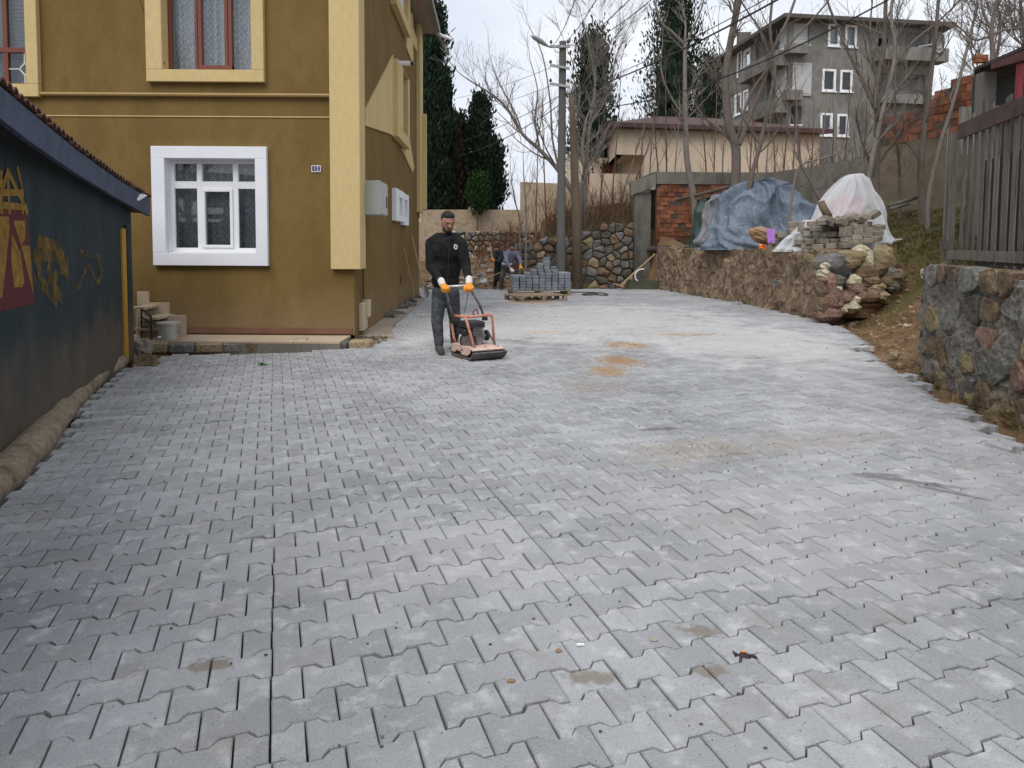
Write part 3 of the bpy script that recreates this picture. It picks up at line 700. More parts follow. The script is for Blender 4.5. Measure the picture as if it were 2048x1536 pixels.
mb.quad(Vector((-14,18.9,0)),Vector((-14,FY,0)),Vector((-14,FY,ZE)),Vector((-14,18.9,ZE)))
mb.build('wall',M_ochre,house)
mb=MB(); mb.pbox(plH,6,plH.W-.03,.115,.2,-.02,.012); mb.build('base_strip',mat('brown_base_strip',[(.16,.07,.04),(.23,.11,.07)],rough=.8),house)
# pilaster on the corner
pa=plH.uv(663,300)[0]; pe=plH.uv(722,300)[0]; zp=plH.uv(690,538)[1]
mb=MB(); mb.pbox(plH,pa,plH.W+.11,zp,ZE,0.001,.10); mb.pbox(plQ,.002,.32,zp,ZE,.0,.108); mb.build('corner_pilaster',M_cream,house,bevel=.006)
mb=MB(); qe=plQ.W; mb.pbox(plQ,qe-.62,qe+.12,plQ.uv(836,425)[1],ZE,.001,.10); mb.pbox(plQ,qe-.02,qe+.16,plQ.uv(836,425)[1]+.1,ZE-2.2,.10,.2); mb.build('corner_pilaster',M_cream,house,bevel=.006)
# string pipe and line
z1_=plH.uv(400,191)[1]; mb=MB(); mb.tube([plH.pt(plH.uv(80,185)[0],z1_,.045),plH.pt(pa,z1_,.045)],.028,8); mb.build('wall_pipe',mat('ochre_pipe',[(.30,.19,.06),(.34,.22,.08)],rough=.6),house)
z2_=plH.uv(400,233)[1]; mb=MB(); mb.pbox(plH,2,pa,z2_-.008,z2_+.006,.0,.012); mb.build('string_line',M_cream,house)
# windows
LACE=None
def lace():
    m=bpy.data.materials.new('lace_curtain'); m.use_nodes=True; t=m.node_tree; l=t.links.new; bs=t.nodes['Principled BSDF']
    bs.inputs['Roughness'].default_value=.95; bs.inputs['Base Color'].default_value=(.66,.68,.72,1); bs.inputs['Specular IOR Level'].default_value=.1
    g=N(t,'ShaderNodeNewGeometry'); sp=N(t,'ShaderNodeSeparateXYZ'); l(g.outputs['Position'],sp.inputs[0])
    def sinv(src,f,ph=0):
        a=N(t,'ShaderNodeMath',operation='MULTIPLY_ADD'); a.inputs[1].default_value=f; a.inputs[2].default_value=ph; l(src,a.inputs[0]); b=N(t,'ShaderNodeMath',operation='SINE'); l(a.outputs[0],b.inputs[0]); return b.outputs[0]
    # little scallop rows woven denser than the net
    zz=N(t,'ShaderNodeMath',operation='MULTIPLY_ADD'); zz.inputs[1].default_value=.02; l(sinv(sp.outputs['X'],90),zz.inputs[0]); l(sp.outputs['Z'],zz.inputs[2])
    rows=sinv(zz.outputs[0],62); dots=sinv(sp.outputs['X'],180)
    md=N(t,'ShaderNodeMath',operation='MULTIPLY'); l(rows,md.inputs[0]); l(dots,md.inputs[1])
    nn=N(t,'ShaderNodeTexNoise'); nn.inputs['Scale'].default_value=45; l(g.outputs['Position'],nn.inputs['Vector'])
    a1=N(t,'ShaderNodeMath',operation='MULTIPLY_ADD'); a1.inputs[1].default_value=.13; l(md.outputs[0],a1.inputs[0]); l(nn.outputs['Fac'],a1.inputs[2])
    mr=N(t,'ShaderNodeMapRange'); mr.inputs[1].default_value=.35; mr.inputs[2].default_value=.75; mr.inputs[3].default_value=.42; mr.inputs[4].default_value=.92; l(a1.outputs[0],mr.inputs[0])
    l(mr.outputs[0],bs.inputs['Alpha']); return m
LACE=lace()
def curtain(pl,a0,a1,z0,z1,d,parent,seed=0,step=.02,amp=.018):
    mb=MB(); n=int((a1-a0)/step)
    for i in range(n+1):
        a=a0+(a1-a0)*i/n; dd=d+amp*(math.sin(a*44+seed+1.9*math.sin(a*7))+.6*math.sin(a*97+seed*2))
        mb.v+= [tuple(pl.pt(a,z0,dd)),tuple(pl.pt(a,z1,dd))]
    for i in range(n): mb.f.append((2*i,2*i+2,2*i+3,2*i+1))
    return mb.build('curtain',LACE,parent,smooth=True)
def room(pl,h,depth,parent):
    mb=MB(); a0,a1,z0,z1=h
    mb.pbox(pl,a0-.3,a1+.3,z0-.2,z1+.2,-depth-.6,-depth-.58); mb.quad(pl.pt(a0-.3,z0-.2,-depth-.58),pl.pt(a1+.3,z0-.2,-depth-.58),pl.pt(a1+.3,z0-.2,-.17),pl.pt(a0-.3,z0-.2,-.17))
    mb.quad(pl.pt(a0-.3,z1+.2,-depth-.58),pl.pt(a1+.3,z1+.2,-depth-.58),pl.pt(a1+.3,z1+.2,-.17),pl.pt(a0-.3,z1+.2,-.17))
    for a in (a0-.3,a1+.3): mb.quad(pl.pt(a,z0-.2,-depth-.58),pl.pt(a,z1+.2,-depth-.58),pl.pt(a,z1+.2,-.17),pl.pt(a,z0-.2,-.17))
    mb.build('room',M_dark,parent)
def pane(pl,a0,a1,z0,z1,d,parent):
    mb=MB(); mb.quad(pl.pt(a0,z0,d),pl.pt(a1,z0,d),pl.pt(a1,z1,d),pl.pt(a0,z1,d)); return mb.build('pane',M_glass,parent)
# ground floor window
m_=MB(); o0=plH.uv(306,296)[0]; o1=plH.uv(536,296)[0]; zz0=plH.uv(420,531)[1]; zz1=plH.uv(420,294)[1]
w1=MB(); 
w1.pbox(plH,o0,o1,W1[3],zz1,.0005,.075); w1.pbox(plH,o0,o1,zz0,W1[2],.0005,.075); w1.pbox(plH,o0,W1[0],W1[2],W1[3],.0005,.075); w1.pbox(plH,W1[1],o1,W1[2],W1[3],.0005,.075)
w1.pbox(plH,W1[0],W1[1],W1[2]-.001,W1[2]+.012,-.158,.0005)
for (a,b) in ((W1[0]-.001,W1[0]+.004),(W1[1]-.004,W1[1]+.001)): w1.pbox(plH,a,b,W1[2]+.012,W1[3]-.004,-.158,.0005)
w1.pbox(plH,W1[0],W1[1],W1[3]-.004,W1[3]+.001,-.158,.0005)
surr=w1.build('window_surround',M_white,house,bevel=.005)
fr_=MB(); a0,a1,z0,z1=W1; ax=[plH.uv(x,400)[0] for x in (391,399.5,460,468)]; zt_=plH.uv(420,372)[1]; zt2=plH.uv(420,366)[1]
F=-.10
ring(fr_,plH,a0,a1,z0+.012,z1,.055,F-.06,F,.06)
fr_.pbox(plH,ax[0]-.022,ax[1]-.01,z0+.072,z1-.055,F-.06,F-.001); fr_.pbox(plH,ax[2]+.005,ax[3]+.022,z0+.072,z1-.055,F-.06,F-.001)
fr_.pbox(plH,a0+.055,ax[0]-.022,zt_-.03,zt2+.03,F-.058,F-.002); fr_.pbox(plH,ax[1]-.01,ax[2]+.005,zt_-.03,zt2+.03,F-.058,F-.002); fr_.pbox(plH,ax[3]+.022,a1-.055,zt_-.03,zt2+.03,F-.058,F-.002)
ring(fr_,plH,ax[1]-.008,ax[2]+.003,z0+.074,zt_-.032,.042,F-.05,F+.018)
wf=fr_.build('window_frame',M_pvc,surr,bevel=.003)
for (p,q) in ((a0+.05,ax[0]-.02),(ax[1]-.012,ax[2]+.007),(ax[3]+.02,a1-.05)):
    pane(plH,p,q,z0+.07,zt_-.03,F-.03,surr); pane(plH,p,q,zt2+.03,z1-.05,F-.032,surr)
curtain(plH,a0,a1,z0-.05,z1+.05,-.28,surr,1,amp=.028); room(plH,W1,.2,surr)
def brown_window(h,px0,px1,pyb,divs,seed,parts=3):
    a0,a1,z0,z1=h; o0=plH.uv(px0,100)[0]; o1=plH.uv(px1,100)[0]; zb_=plH.uv((px0+px1)/2,pyb)[1]; zt3=z1+.16
    s_=MB(); s_.pbox(plH,o0,o1,z1,zt3,.0005,.085); s_.pbox(plH,o0,o1,zb_,z0,.0005,.085); s_.pbox(plH,o0,a0,z0,z1,.0005,.085); s_.pbox(plH,a1,o1,z0,z1,.0005,.085)
    for (a,b) in ((a0-.001,a0+.004),(a1-.004,a1+.001)): s_.pbox(plH,a,b,z0+.01,z1-.004,-.158,.0005)
    s_.pbox(plH,a0,a1,z0-.001,z0+.01,-.158,.0005)
    su=s_.build('window_surround',M_cream,house,bevel=.006)
    f=MB(); ring(f,plH,a0,a1,z0+.01,z1,.05,F-.06,F,.035)
    for k,(x0,x1) in enumerate(divs):
        x0=plH.uv(x0,100)[0]; x1=plH.uv(x1,100)[0]; f.pbox(plH,x0,x1,z0+.045,z1-.05,F-.055,F+(.015 if k%2 else -.002))
    f.build('window_frame',M_brownpvc,su,bevel=.003)
    pane(plH,a0+.04,a1-.04,z0+.04,z1-.04,F-.03,su); return su
su=brown_window(W2,297,531,166,[(384,389),(391,398),(443,450),(452,459)],2)
m2=MB(); x0=plH.uv(391,100)[0]; x1=plH.uv(459,100)[0]; m2.pbox(plH,x0,x1,W2[2]+.045,W2[2]+.10,F-.05,F+.016); m2.build('sash_rail',M_brownpvc,su)
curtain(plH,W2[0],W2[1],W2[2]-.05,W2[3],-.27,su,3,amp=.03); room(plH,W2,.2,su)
su=brown_window(W3,-150,82,195,[(-4,5)],4)
# horizontal rail, blind and the white diamond glazing bars
m2=MB(); za=plH.uv(30,101)[1]; zb3=plH.uv(30,91)[1]; m2.pbox(plH,W3[0]+.05,W3[1]-.05,za,zb3,F-.05,F+.004); m2.build('sash_rail',M_brownpvc,su)
m2=MB(); ce=plH.uv(38,134); r_=.085
for k in range(4):
    p=[(0,1),(1,0),(0,-1),(-1,0)][k]; q=[(1,0),(0,-1),(-1,0),(0,1)][k]
    m2.bar(plH.pt(ce[0]+p[0]*r_*.85,ce[1]+p[1]*r_,F-.02),plH.pt(ce[0]+q[0]*r_*.85,ce[1]+q[1]*r_,F-.02),.012,.012)
m2.bar(plH.pt(ce[0],ce[1]+r_,F-.02),plH.pt(ce[0],za,F-.02),.011,.011); m2.bar(plH.pt(ce[0],ce[1]-r_,F-.02),plH.pt(ce[0],W3[2]+.03,F-.02),.011,.011)
m2.bar(plH.pt(ce[0]+r_*.85,ce[1],F-.02),plH.pt(W3[1]-.05,ce[1],F-.02),.011,.011); m2.bar(plH.pt(ce[0]-r_*.85,ce[1],F-.02),plH.pt(plH.uv(5,134)[0],ce[1],F-.02),.011,.011)
m2.build('glazing_bar',M_pvc,su)
M_blind=mat('pale_grey_blind',[(.50,.51,.52),(.56,.57,.58)],rough=.8,speck=.03)
m2=MB(); z=zb3+.02
while z<W3[3]: m2.pbox(plH,W3[0],W3[1],z,z+.05,-.24,-.225); z+=.055
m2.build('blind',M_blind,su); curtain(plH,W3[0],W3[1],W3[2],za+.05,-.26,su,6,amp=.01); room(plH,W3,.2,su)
# side windows with white surrounds
for k,(a,b) in enumerate((s1,s2)):
    xo=[(783.5,797.5+2.6),(800.6,810)][k]; o0=plQ.uv(xo[0],414)[0]; o1=plQ.uv(xo[1],414)[0]
    zl=[plQ.uv(784,441)[1],plQ.uv(802,450)[1]][k]; zh=[plQ.uv(786,377)[1],plQ.uv(802,387)[1]][k]
    m_=MB(); m_.pbox(plQ,o0,o1,zs1,zh,.0005,.09); m_.pbox(plQ,o0,o1,zl,zs0,.0005,.09); m_.pbox(plQ,o0,a,zs0,zs1,.0005,.09); m_.pbox(plQ,b,o1,zs0,zs1,.0005,.09)
    s_=m_.build('window_surround',M_white,house,bevel=.005); m_=MB(); ring(m_,plQ,a,b,zs0,zs1,.04,-.12,-.08); m_.build('window_frame',M_pvc,s_); pane(plQ,a,b,zs0,zs1,-.10,s_); room(plQ,(a,b,zs0,zs1),.1,s_)
# upper side window, cream box surround
o0=plQ.uv(783,195)[0]; o1=plQ.uv(808,225)[0]; zh=plQ.uv(783,118)[1]; zl=plQ.uv(783,272)[1]
m_=MB(); m_.pbox(plQ,o0,o1,SU[3],zh,.0005,.13); m_.pbox(plQ,o0,o1,zl,SU[2],.0005,.13); m_.pbox(plQ,o0,SU[0],SU[2],SU[3],.0005,.13); m_.pbox(plQ,SU[1],o1,SU[2],SU[3],.0005,.13)
s_=m_.build('window_surround',M_cream,house,bevel=.006); m_=MB(); ring(m_,plQ,SU[0],SU[1],SU[2],SU[3],.05,-.13,-.09); m_.build('window_frame',M_brownpvc,s_); pane(plQ,SU[0],SU[1],SU[2],SU[3],-.11,s_); room(plQ,SU,.1,s_)
# upper floor second window near the eave
m_=MB(); o0=plQ.uv(780,0)[0]; o1=plQ.uv(809,0)[0]; zb_=plQ.uv(782,12)[1]; zt4=zb_+1.5
m_.pbox(plQ,o0,o1,zb_,zb_+.22,.0005,.13); m_.pbox(plQ,o0,o0+.35,zb_+.22,min(zt4,ZE-.02),.0005,.13); m_.pbox(plQ,o1-.35,o1,zb_+.22,min(zt4,ZE-.02),.0005,.13)
s_=m_.build('window_surround',M_cream,house,bevel=.006); m_=MB(); m_.pbox(plQ,o0+.35,o1-.35,zb_+.22,ZE-.05,.002,.03); m_.build('window_frame',M_pvc,s_)
# flat cream shapes on the side wall
def qpoly(pts,name,d=.022,m=M_cream):
    m_=MB(); m_.prism([plQ.px(x,y,.001) for x,y in pts],plQ.n*d); return m_.build(name,m,house)
qpoly([(727,222),(784,110),(784,271),(773,266),(727,251)],'wall_panel',.03)
qpoly([(808.5,224),(826,335),(823,345),(801,296),(808.5,300)],'wall_panel',.03)
qpoly([(811,10),(824,30),(824,130),(811,95)],'wall_panel',.03)
qpoly([(824,55),(832,80),(832,105),(824,85)],'wall_panel',.03)
# spout and little lamp on the side
m_=MB(); p=plQ.px(784,126,.12); m_.tube([p,p+plQ.n*.24],.045,10); m_.build('vent_pipe',M_white,house)
m_=MB(); m_.tube([p+plQ.n*.235,p+plQ.n*.30],.035,8); m_.build('vent_cap',M_black,house)
# gas pipe down the corner, cable cover, meter box
M_gaspipe=mat('yellow_brown_pipe',[(.20,.12,.035),(.27,.165,.05)],rough=.6,speck=.1)
ap=.45; m_=MB(); ztp=zt(729,223,FY+.4)
m_.tube([plQ.pt(ap-.25,ztp+.01,.05),plQ.pt(ap-.1,ztp,.06),plQ.pt(ap,ztp-.1,.06),plQ.pt(ap,zt(727,598,FY+.4),.05)],.024,8); m_.build('gas_pipe',M_gaspipe,house,smooth=True)
m_=MB(); zc0=.12; zc1=zt(730,602,FY+.5); m_.pbox(plQ,.30,.52,zc0,zc1-.02,.001,.075); c_=m_.build('cable_cover',mat('cream_plastic_cover',[(.50,.43,.29),(.56,.48,.33)],rough=.6),house,bevel=.008)
m_=MB(); m_.pbox(plQ,.53,.80,zc0+.17,zc1,.001,.10); m_.build('cable_cover',c_.data.materials[0],house,bevel=.008)
m_=MB(); m_.pbox(plQ,.53,.66,zc0,zc0+.168,.001,.07); m_.build('cable_cover',c_.data.materials[0],house,bevel=.008)
M_box=mat('grey_meter_box',[(.30,.31,.28),(.35,.355,.33)],rough=.5,speck=.04)
bx0=P(724,470,FY+.15).x; z0b=zt(740,430,FY+.4); z1b=zt(740,362,FY+.4)
m_=MB(); m_.pbox(plQ,.28,.98,z0b,z1b,.09,.33); bxo=m_.build('meter_box',M_box,house,bevel=.006)
m_=MB(); m_.pbox(plQ,.30,.96,z0b+.02,z1b-.02,.33,.338); dr=m_.build('door',mat('box_door',[(.48,.48,.46)],rough=.5,speck=.03),bxo)
m_=MB(); m_.pbox(plQ,.80,.88,z0b+.12,z0b+.30,.338,.345); m_.build('handle',M_black,bxo)
m_=MB(); a=plQ.uv(800,565)[0]; m_.pbox(plQ,a,a+.16,zt(800,575,14),zt(800,553,14),.001,.02); m_.build('vent',M_brownpvc,house)
# house number plate
m_=MB(); n0=plH.uv(624.5,332); n1=plH.uv(641,343); m_.pbox(plH,n0[0],n1[0],n1[1],n0[1],.001,.012); npn=m_.build('number_plate',mat('blue_enamel',[(.02,.02,.13),(.03,.03,.17)],rough=.3,speck=0),house)
m_=MB(); ring(m_,plH,n0[0]-.008,n1[0]+.008,n1[1]-.008,n0[1]+.008,.010,.0125,.0145); m_.build('plate_border',M_white,npn)
cu_=bpy.data.curves.new('digits','FONT'); cu_.body='12'; cu_.size=.078; cu_.align_x='CENTER'; cu_.align_y='CENTER'; cu_.extrude=.001
to=bpy.data.objects.new('tmp',cu_); COL.objects.link(to); bpy.context.view_layer.update()
me=bpy.data.meshes.new_from_object(to); bpy.data.objects.remove(to); me.transform(Matrix.Translation(plH.pt((n0[0]+n1[0])/2,(n0[1]+n1[1])/2,.0155))@Matrix.Rotation(math.pi/2,4,'X'))
me.transform(Matrix.Translation(-chain(npn))); me.materials.append(M_white); dg=bpy.data.objects.new('digits',me); COL.objects.link(dg); dg.parent=npn; dg.location=(0,0,0)
# roof with soffit and gutter
ov=.42; m_=MB(); e0=plQ.pt(-.5,ZE,ov); e1=plQ.pt(plQ.W+.35,ZE,ov)
m_.prism([plQ.pt(-.5,ZE,-.2),plQ.pt(-.5,ZE,ov),plQ.pt(plQ.W+.35,ZE,ov),plQ.pt(plQ.W+.35,ZE,-.2)],(0,0,.08)); m_.build('soffit',mat('soffit_board',[(.28,.22,.17),(.34,.27,.21)],rough=.9,speck=.08),house)
m_=MB(); m_.prism([(-14,FY-.5,ZE+.081),(e0.x-.02,FY-.5,ZE+.081),(e1.x-.02,e1.y,ZE+.081),(-14,19.3,ZE+.081)],(0,0,.12)); rf=m_.build('roof',mat('roof_edge',[(.18,.08,.05),(.25,.12,.08)],rough=.9),house)
m_=MB()
for k in range(12):
    a=-.5+(plQ.W+.85)*k/12; b=-.5+(plQ.W+.85)*(k+1)/12-.01; m_.pbox(plQ,a,b,ZE-.02,ZE+.13,ov+.002,ov+.13)
m_.build('gutter',mat('grey_gutter',[(.16,.17,.16),(.23,.24,.22)],rough=.6,speck=.1),house)
g1=plQ.pt(plQ.W+.2,ZE-.02,ov+.07); m_=MB(); m_.tube([g1,g1+Vector((.12,-.1,-.1)),g1+Vector((.42,-.35,-.26))],.045,8); m_.build('rain_spout',M_white,house)
# ------------------------------------------------------------------ terrace kerb and slab
M_slab=mat('beige_stone_slab',[(.42,.33,.23),(.50,.40,.29)],scale=2,rough=.85,speck=.06,bump=.2,bscale=40)
t=thing('terrace',(-3.5,9.5,0),'low terrace of beige slabs on a rough stone kerb in front of the ochre house','terrace')
m_=MB(); x=-5.4
while x<-2.3:
    x2=min(x+.62,-2.3); m_=MB(); m_.box(x,x2-.006,9.32,9.96,.07,.10); m_.build('slab',M_slab,t,bevel=.003); x=x2
m_=MB(); m_.box(-5.6,-2.3,9.32,9.97,-.1,.069); m_.build('core',M_conc,t)
x=-4.75; R=random.Random(9)
plK=Pl((-5.4,9.22),(-1.9,9.5))
xx=.55
ks=[S_tan,S_grey,S_tan,S_grey,S_brown,S_grey,S_cream,S_tan,S_grey,S_tan,S_cream,S_grey]; k=0
while xx<plK.W-.1:
    wd_=R.uniform(.18,.38); hh=.10+R.uniform(-.02,.03); c=plK.pt(xx+wd_/2,hh/2-.02,-.06)
    m_=MB(); 
    m_.pbox(plK,xx,xx+wd_-.015,-.06,hh-.01,-.20,R.uniform(.03,.07)); o=m_.build('kerb_stone',ks[k%len(ks)],t,bevel=.022); xx+=wd_; k+=1
# strip of old concrete beside the side wall
m_=MB(); prs=[(10.3,.42),(11.4,.22),(12,.2),(14,.2),(17,.18),(19.3,.15)]
for (ya,wa),(yb,wb) in zip(prs,prs[1:]):
    pa_=plQ.pt(ya-FY,0,0); pb_=plQ.pt(yb-FY,0,0); m_.prism([(pa_.x-.02,ya,-.1),(pa_.x+wa+.10,ya,-.1),(pb_.x+wb+.10,yb,-.1),(pb_.x-.02,yb,-.1)],(0,0,.15))
o=m_.build('footpath',mat('dusty_concrete_strip',[(.30,.245,.185),(.38,.32,.25)],scale=2,rough=.95,speck=.12,bump=.5),kind='structure')
# steps at the left end with slabs standing on edge
ts=thing('stair',(-5,9.9,0),'small stair clad in beige slabs climbing left in the corner by the dark shed','stairs')
for k,(x0,y0,x1,y1,Y) in enumerate([(334,630,373,680,9.72),(297,605,340,632,9.86),(275,583,299,610,9.9)]):
    a=P(x0,y0,Y); b=P(x1,y1,Y); m_=MB(); m_.box(a.x,b.x,Y-.02,Y+.01,b.z,a.z); m_.build('side_slab',M_slab,ts,bevel=.003)
for k,(x0,y0,x1,y1) in enumerate([(300,632,336,635),(275,613,306,616),(278,655,322,658)]):
    a=P(x0,y0,9.7); b=P(x1,y1,9.7); m_=MB(); m_.box(a.x,b.x,9.42+k*.05,9.9,b.z,a.z+.01); m_.build('tread',M_slab,ts)
a=P(282,636,9.74); b=P(334,683,9.74); m_=MB(); m_.box(a.x,b.x,9.66,9.85,.1,a.z-.03); m_.build('riser',M_slab,ts)
a=P(276,616,9.9); b=P(306,683,9.9); m_=MB(); m_.box(a.x,b.x,9.83,9.95,.1,a.z-.02); m_.build('riser',M_slab,ts)
ch=thing('metal_rack',(-5.0,9.4,.1),'black metal chair frame standing before the beige stair','chair')
def PT(l,Y): return [P(x,y,Y) for x,y in l]
m_=MB(); 
for pts_ in ([(281,617),(302,632),(303,683)],[(281,633),(300,645)],[(282,655),(303,652)]): m_.tube(PT(pts_,9.40),.012,6)
m_.tube([P(283,620,9.6),P(284,684,9.6)],.012,6); m_.tube([P(302,632,9.4),P(296,628,9.75)],.012,6); m_.build('frame',M_black,ch,smooth=False)
bk=thing('bucket',tuple(P(338,681,9.45)),'dented pale plastic bucket with a small tap standing on the terrace edge','bucket')
M_buck=mat('dirty_white_plastic',[(.36,.35,.31),(.50,.49,.45)],scale=7,rough=.6,speck=.1)
c=P(338,681,9.45); c.z=.105; hz=P(338,646,9.45).z-.105
m_=MB(); m_.tube([c,c+Vector((0,0,hz*.6)),c+Vector((0,0,hz-.012))],[.118,.132,.142],18); m_.build('body',M_buck,bk,smooth=False)
m_=MB(); m_.tube([c+Vector((0,0,hz-.011)),c+Vector((0,0,hz+.012))],[.152,.150],18); m_.build('lid',M_buck,bk)
m_=MB(); m_.tube([c+Vector((-.06,-.115,.045)),c+Vector((-.065,-.16,.045))],.016,8); m_.build('tap',M_white,bk)
m_=MB(); m_.tube([c+Vector((.15,-.01,hz-.02)),c+Vector((.175,-.04,hz-.07)),c+Vector((.15,-.06,hz-.13))],.006,6); m_.build('handle',M_steel,bk)
# ------------------------------------------------------------------ dark shed on the left
SA=(-1.38,-.9); SB=(P(266,470,8.62).x-.02,8.62); plW=Pl(SA,SB)
shed=thing('shed',(-5,4,0),'low dark green shed with a blue barge board and graffiti on its wall','shed')
M_shed=mat('dark_green_paint',[(.009,.020,.024),(.018,.035,.041),(.012,.026,.031)],scale=1.4,rough=.75,speck=.25,sscale=12,bump=.5,bscale=30,stretch=(1,1,.25),spec=.25)
zdirt(M_shed,.15,.85,(.16,.118,.082),.95,2.2,.8)
zdirt(M_shed,-.05,1.25,(.035,.042,.042),.5,9,1.2)
zwall=2.3
m_=MB(); m_.pbox(plW,0,plW.W,-.1,1.72,-.2,0); 
m_.add([plW.pt(0,1.72,0),plW.pt(plW.W,1.72,0),plW.pt(plW.W,1.78,0),plW.pt(0,2.6,0),plW.pt(0,1.72,-.2),plW.pt(plW.W,1.72,-.2),plW.pt(plW.W,1.78,-.2),plW.pt(0,2.6,-.2)],[(0,1,2,3),(7,6,5,4),(3,2,6,7),(1,5,6,2),(0,3,7,4)])
m_.build('wall',M_shed,shed)
m_=MB(); e=plW.pt(plW.W,0,0); m_.prism([Vector((e.x,e.y,-.1)),Vector((e.x-6,e.y+.6,-.1)),Vector((e.x-6,e.y+.6,1.75)),Vector((e.x,e.y,1.75))],(-.1,-.2,0)); m_.build('wall',M_shed,shed)
# barge board
M_blue=mat('faded_blue_board',[(.03,.045,.085),(.065,.085,.14),(.045,.06,.11)],scale=4,rough=.8,speck=.25,bump=.5,bscale=25,stretch=(1,1,1))
ovh=.3; f0=P(0,172,3.8)
vb=[P(x,y,Y) for x,y,Y in ((0,172,3.8),(60,222,4.42),(150,297,5.62),(230,355,7.15),(300,398,8.95))]
vb2=[P(x,y,Y) for x,y,Y in ((0,236,3.8),(60,283,4.42),(150,345,5.62),(230,394,7.15),(300,432,8.95))]
d0=(vb[0]-vb[1]); vb=[vb[0]+d0*5]+vb; d1=(vb2[0]-vb2[1]); vb2=[vb2[0]+d1*5]+vb2
m_=MB(); nn=plW.n*-.04
for i in range(len(vb)-1):
    m_.prism([vb[i],vb[i+1],vb2[i+1],vb2[i]],nn)
m_.build('barge_board',M_blue,shed)
m_=MB(); 
for i in range(len(vb)-1):
    m_.add([vb[i]+Vector((0,0,.012)),vb[i+1]+Vector((0,0,.012)),vb[i+1]+Vector((-5,-1.2,.9)),vb[i]+Vector((-5,-1.2,.9))],[(0,1,2,3)])
    m_.add([vb2[i]+nn+Vector((0,0,.03)),vb2[i+1]+nn+Vector((0,0,.03)),vb2[i+1]+Vector((-1.2,-.5,.1)),vb2[i]+Vector((-1.2,-.5,.1))],[(0,1,2,3)])
m_.build('roof',M_dark,shed)
M_tile=mat('mossy_red_tile',[(.07,.035,.025),(.13,.06,.04),(.09,.065,.045)],scale=8,rough=.9,rand=.3,speck=.25)
# tiles laid along the verge
L_=[(vb[i+1]-vb[i]).length for i in range(len(vb)-1)]; s=.05; tot=sum(L_); tm=MB()
for seg in range(7):
    a=math.pi*seg/6; 
tmv=[]; 
for q in (0,1):
    for seg in range(7):
        a=math.pi*seg/6; tmv.append((math.cos(a)*.07,-q*.42+.02,math.sin(a)*.038))
    for seg in range(7):
        a=math.pi*seg/6; tmv.append((math.cos(a)*.058,-q*.42+.02,math.sin(a)*.026))
tm.v=tmv; tm.f=[(i,i+1,i+15,i+14) for i in range(6)]+[(i+7,i+21,i+22,i+8) for i in range(6)]+[(i,i+7,i+8,i+1) for i in range(6)]+[(i+14,i+15,i+22,i+21) for i in range(6)]
TM=mesh_only(tm,'roof_tile',M_tile); R=random.Random(4)
def along(s):
    for i in range(len(vb)-1):
        if s<=L_[i]: return vb[i]+(vb[i+1]-vb[i])*(s/L_[i]), (vb[i+1]-vb[i]).normalized()
        s-=L_[i]
    return vb[-1],(vb[-1]-vb[-2]).normalized()
s=tot-.1; k=0
while s>max(0,tot-8.5):
    p,dv=along(s); ang=math.atan2(dv.y,dv.x); 
    inst(TM,'roof_tile',p+Vector((0,0,.012+R.uniform(-.004,.006))),shed,rot=(0,-math.asin(dv.z)*1.0,ang+math.pi+R.uniform(-.04,.04))); s-=.135; k+=1
# doorway slot in yellow
M_yel=mat('worn_yellow_paint',[(.33,.17,.015),(.48,.27,.03)],scale=4,rough=.7,speck=.2,stretch=(1,1,.3))
a0=plW.uv(243,580)[0]; a1=plW.uv(251,580)[0]; a2=plW.uv(259,580)[0]
m_=MB(); m_.pbox(plW,a0,a1,.05,plW.uv(244,457)[1],.002,.02); m_.build('door_board',M_yel,shed)
m_=MB(); m_.pbox(plW,a1,a2,.0,plW.uv(244,450)[1],.001,.03); m_.build('door_post',M_shed,shed)
# graffiti: flat paint on the wall
M_gy=mat('sprayed_yellow',[(.19,.10,.012),(.27,.155,.02)],scale=5,rough=.9,speck=.3,sscale=20); M_gr=mat('sprayed_dark_red',[(.075,.008,.012),(.11,.014,.018)],scale=5,rough=.9,speck=.3)
def spray(m,lo=.35,hi=.6,sc=7):
    t_=m.node_tree; bs=t_.nodes['Principled BSDF']; g=N(t_,'ShaderNodeNewGeometry'); n=N(t_,'ShaderNodeTexNoise'); n.inputs['Scale'].default_value=sc; n.inputs['Detail'].default_value=8
    t_.links.new(g.outputs['Position'],n.inputs['Vector']); mr=N(t_,'ShaderNodeMapRange'); mr.inputs[1].default_value=lo; mr.inputs[2].default_value=hi; t_.links.new(n.outputs['Fac'],mr.inputs[0]); t_.links.new(mr.outputs[0],bs.inputs['Alpha'])
M_gs=mat('thin_spray',[(.16,.10,.015),(.21,.13,.02)],scale=5,rough=.9,speck=.3); spray(M_gs,.38,.72,7)
zk=lambda x,y:(x/4.518,300+y/4.518)
def wpoly(pts,d): 
    return [plW.px(*zk(x,y),d) for x,y in pts]
def paint(polys,m,d,label=None):
    for p in polys:
        m_=MB(); m_.add(wpoly(p,d),[tuple(range(len(p)))]); m_.build('graffiti',m,shed)
paint([[(-60,500),(250,570),(245,650),(270,870),(312,1388),(10,1455),(-60,1465)]],M_gr,.003,'dark red and yellow painted letter shapes')
paint([[(-60,600),(70,600),(80,700),(14,1335),(-60,1350)],[(98,760),(180,930),(212,1200),(190,1240),(120,1240),(92,1000)],[(112,640),(222,640),(224,790),(190,860),(262,868),(298,1330),(185,880)]],M_gy,.005)
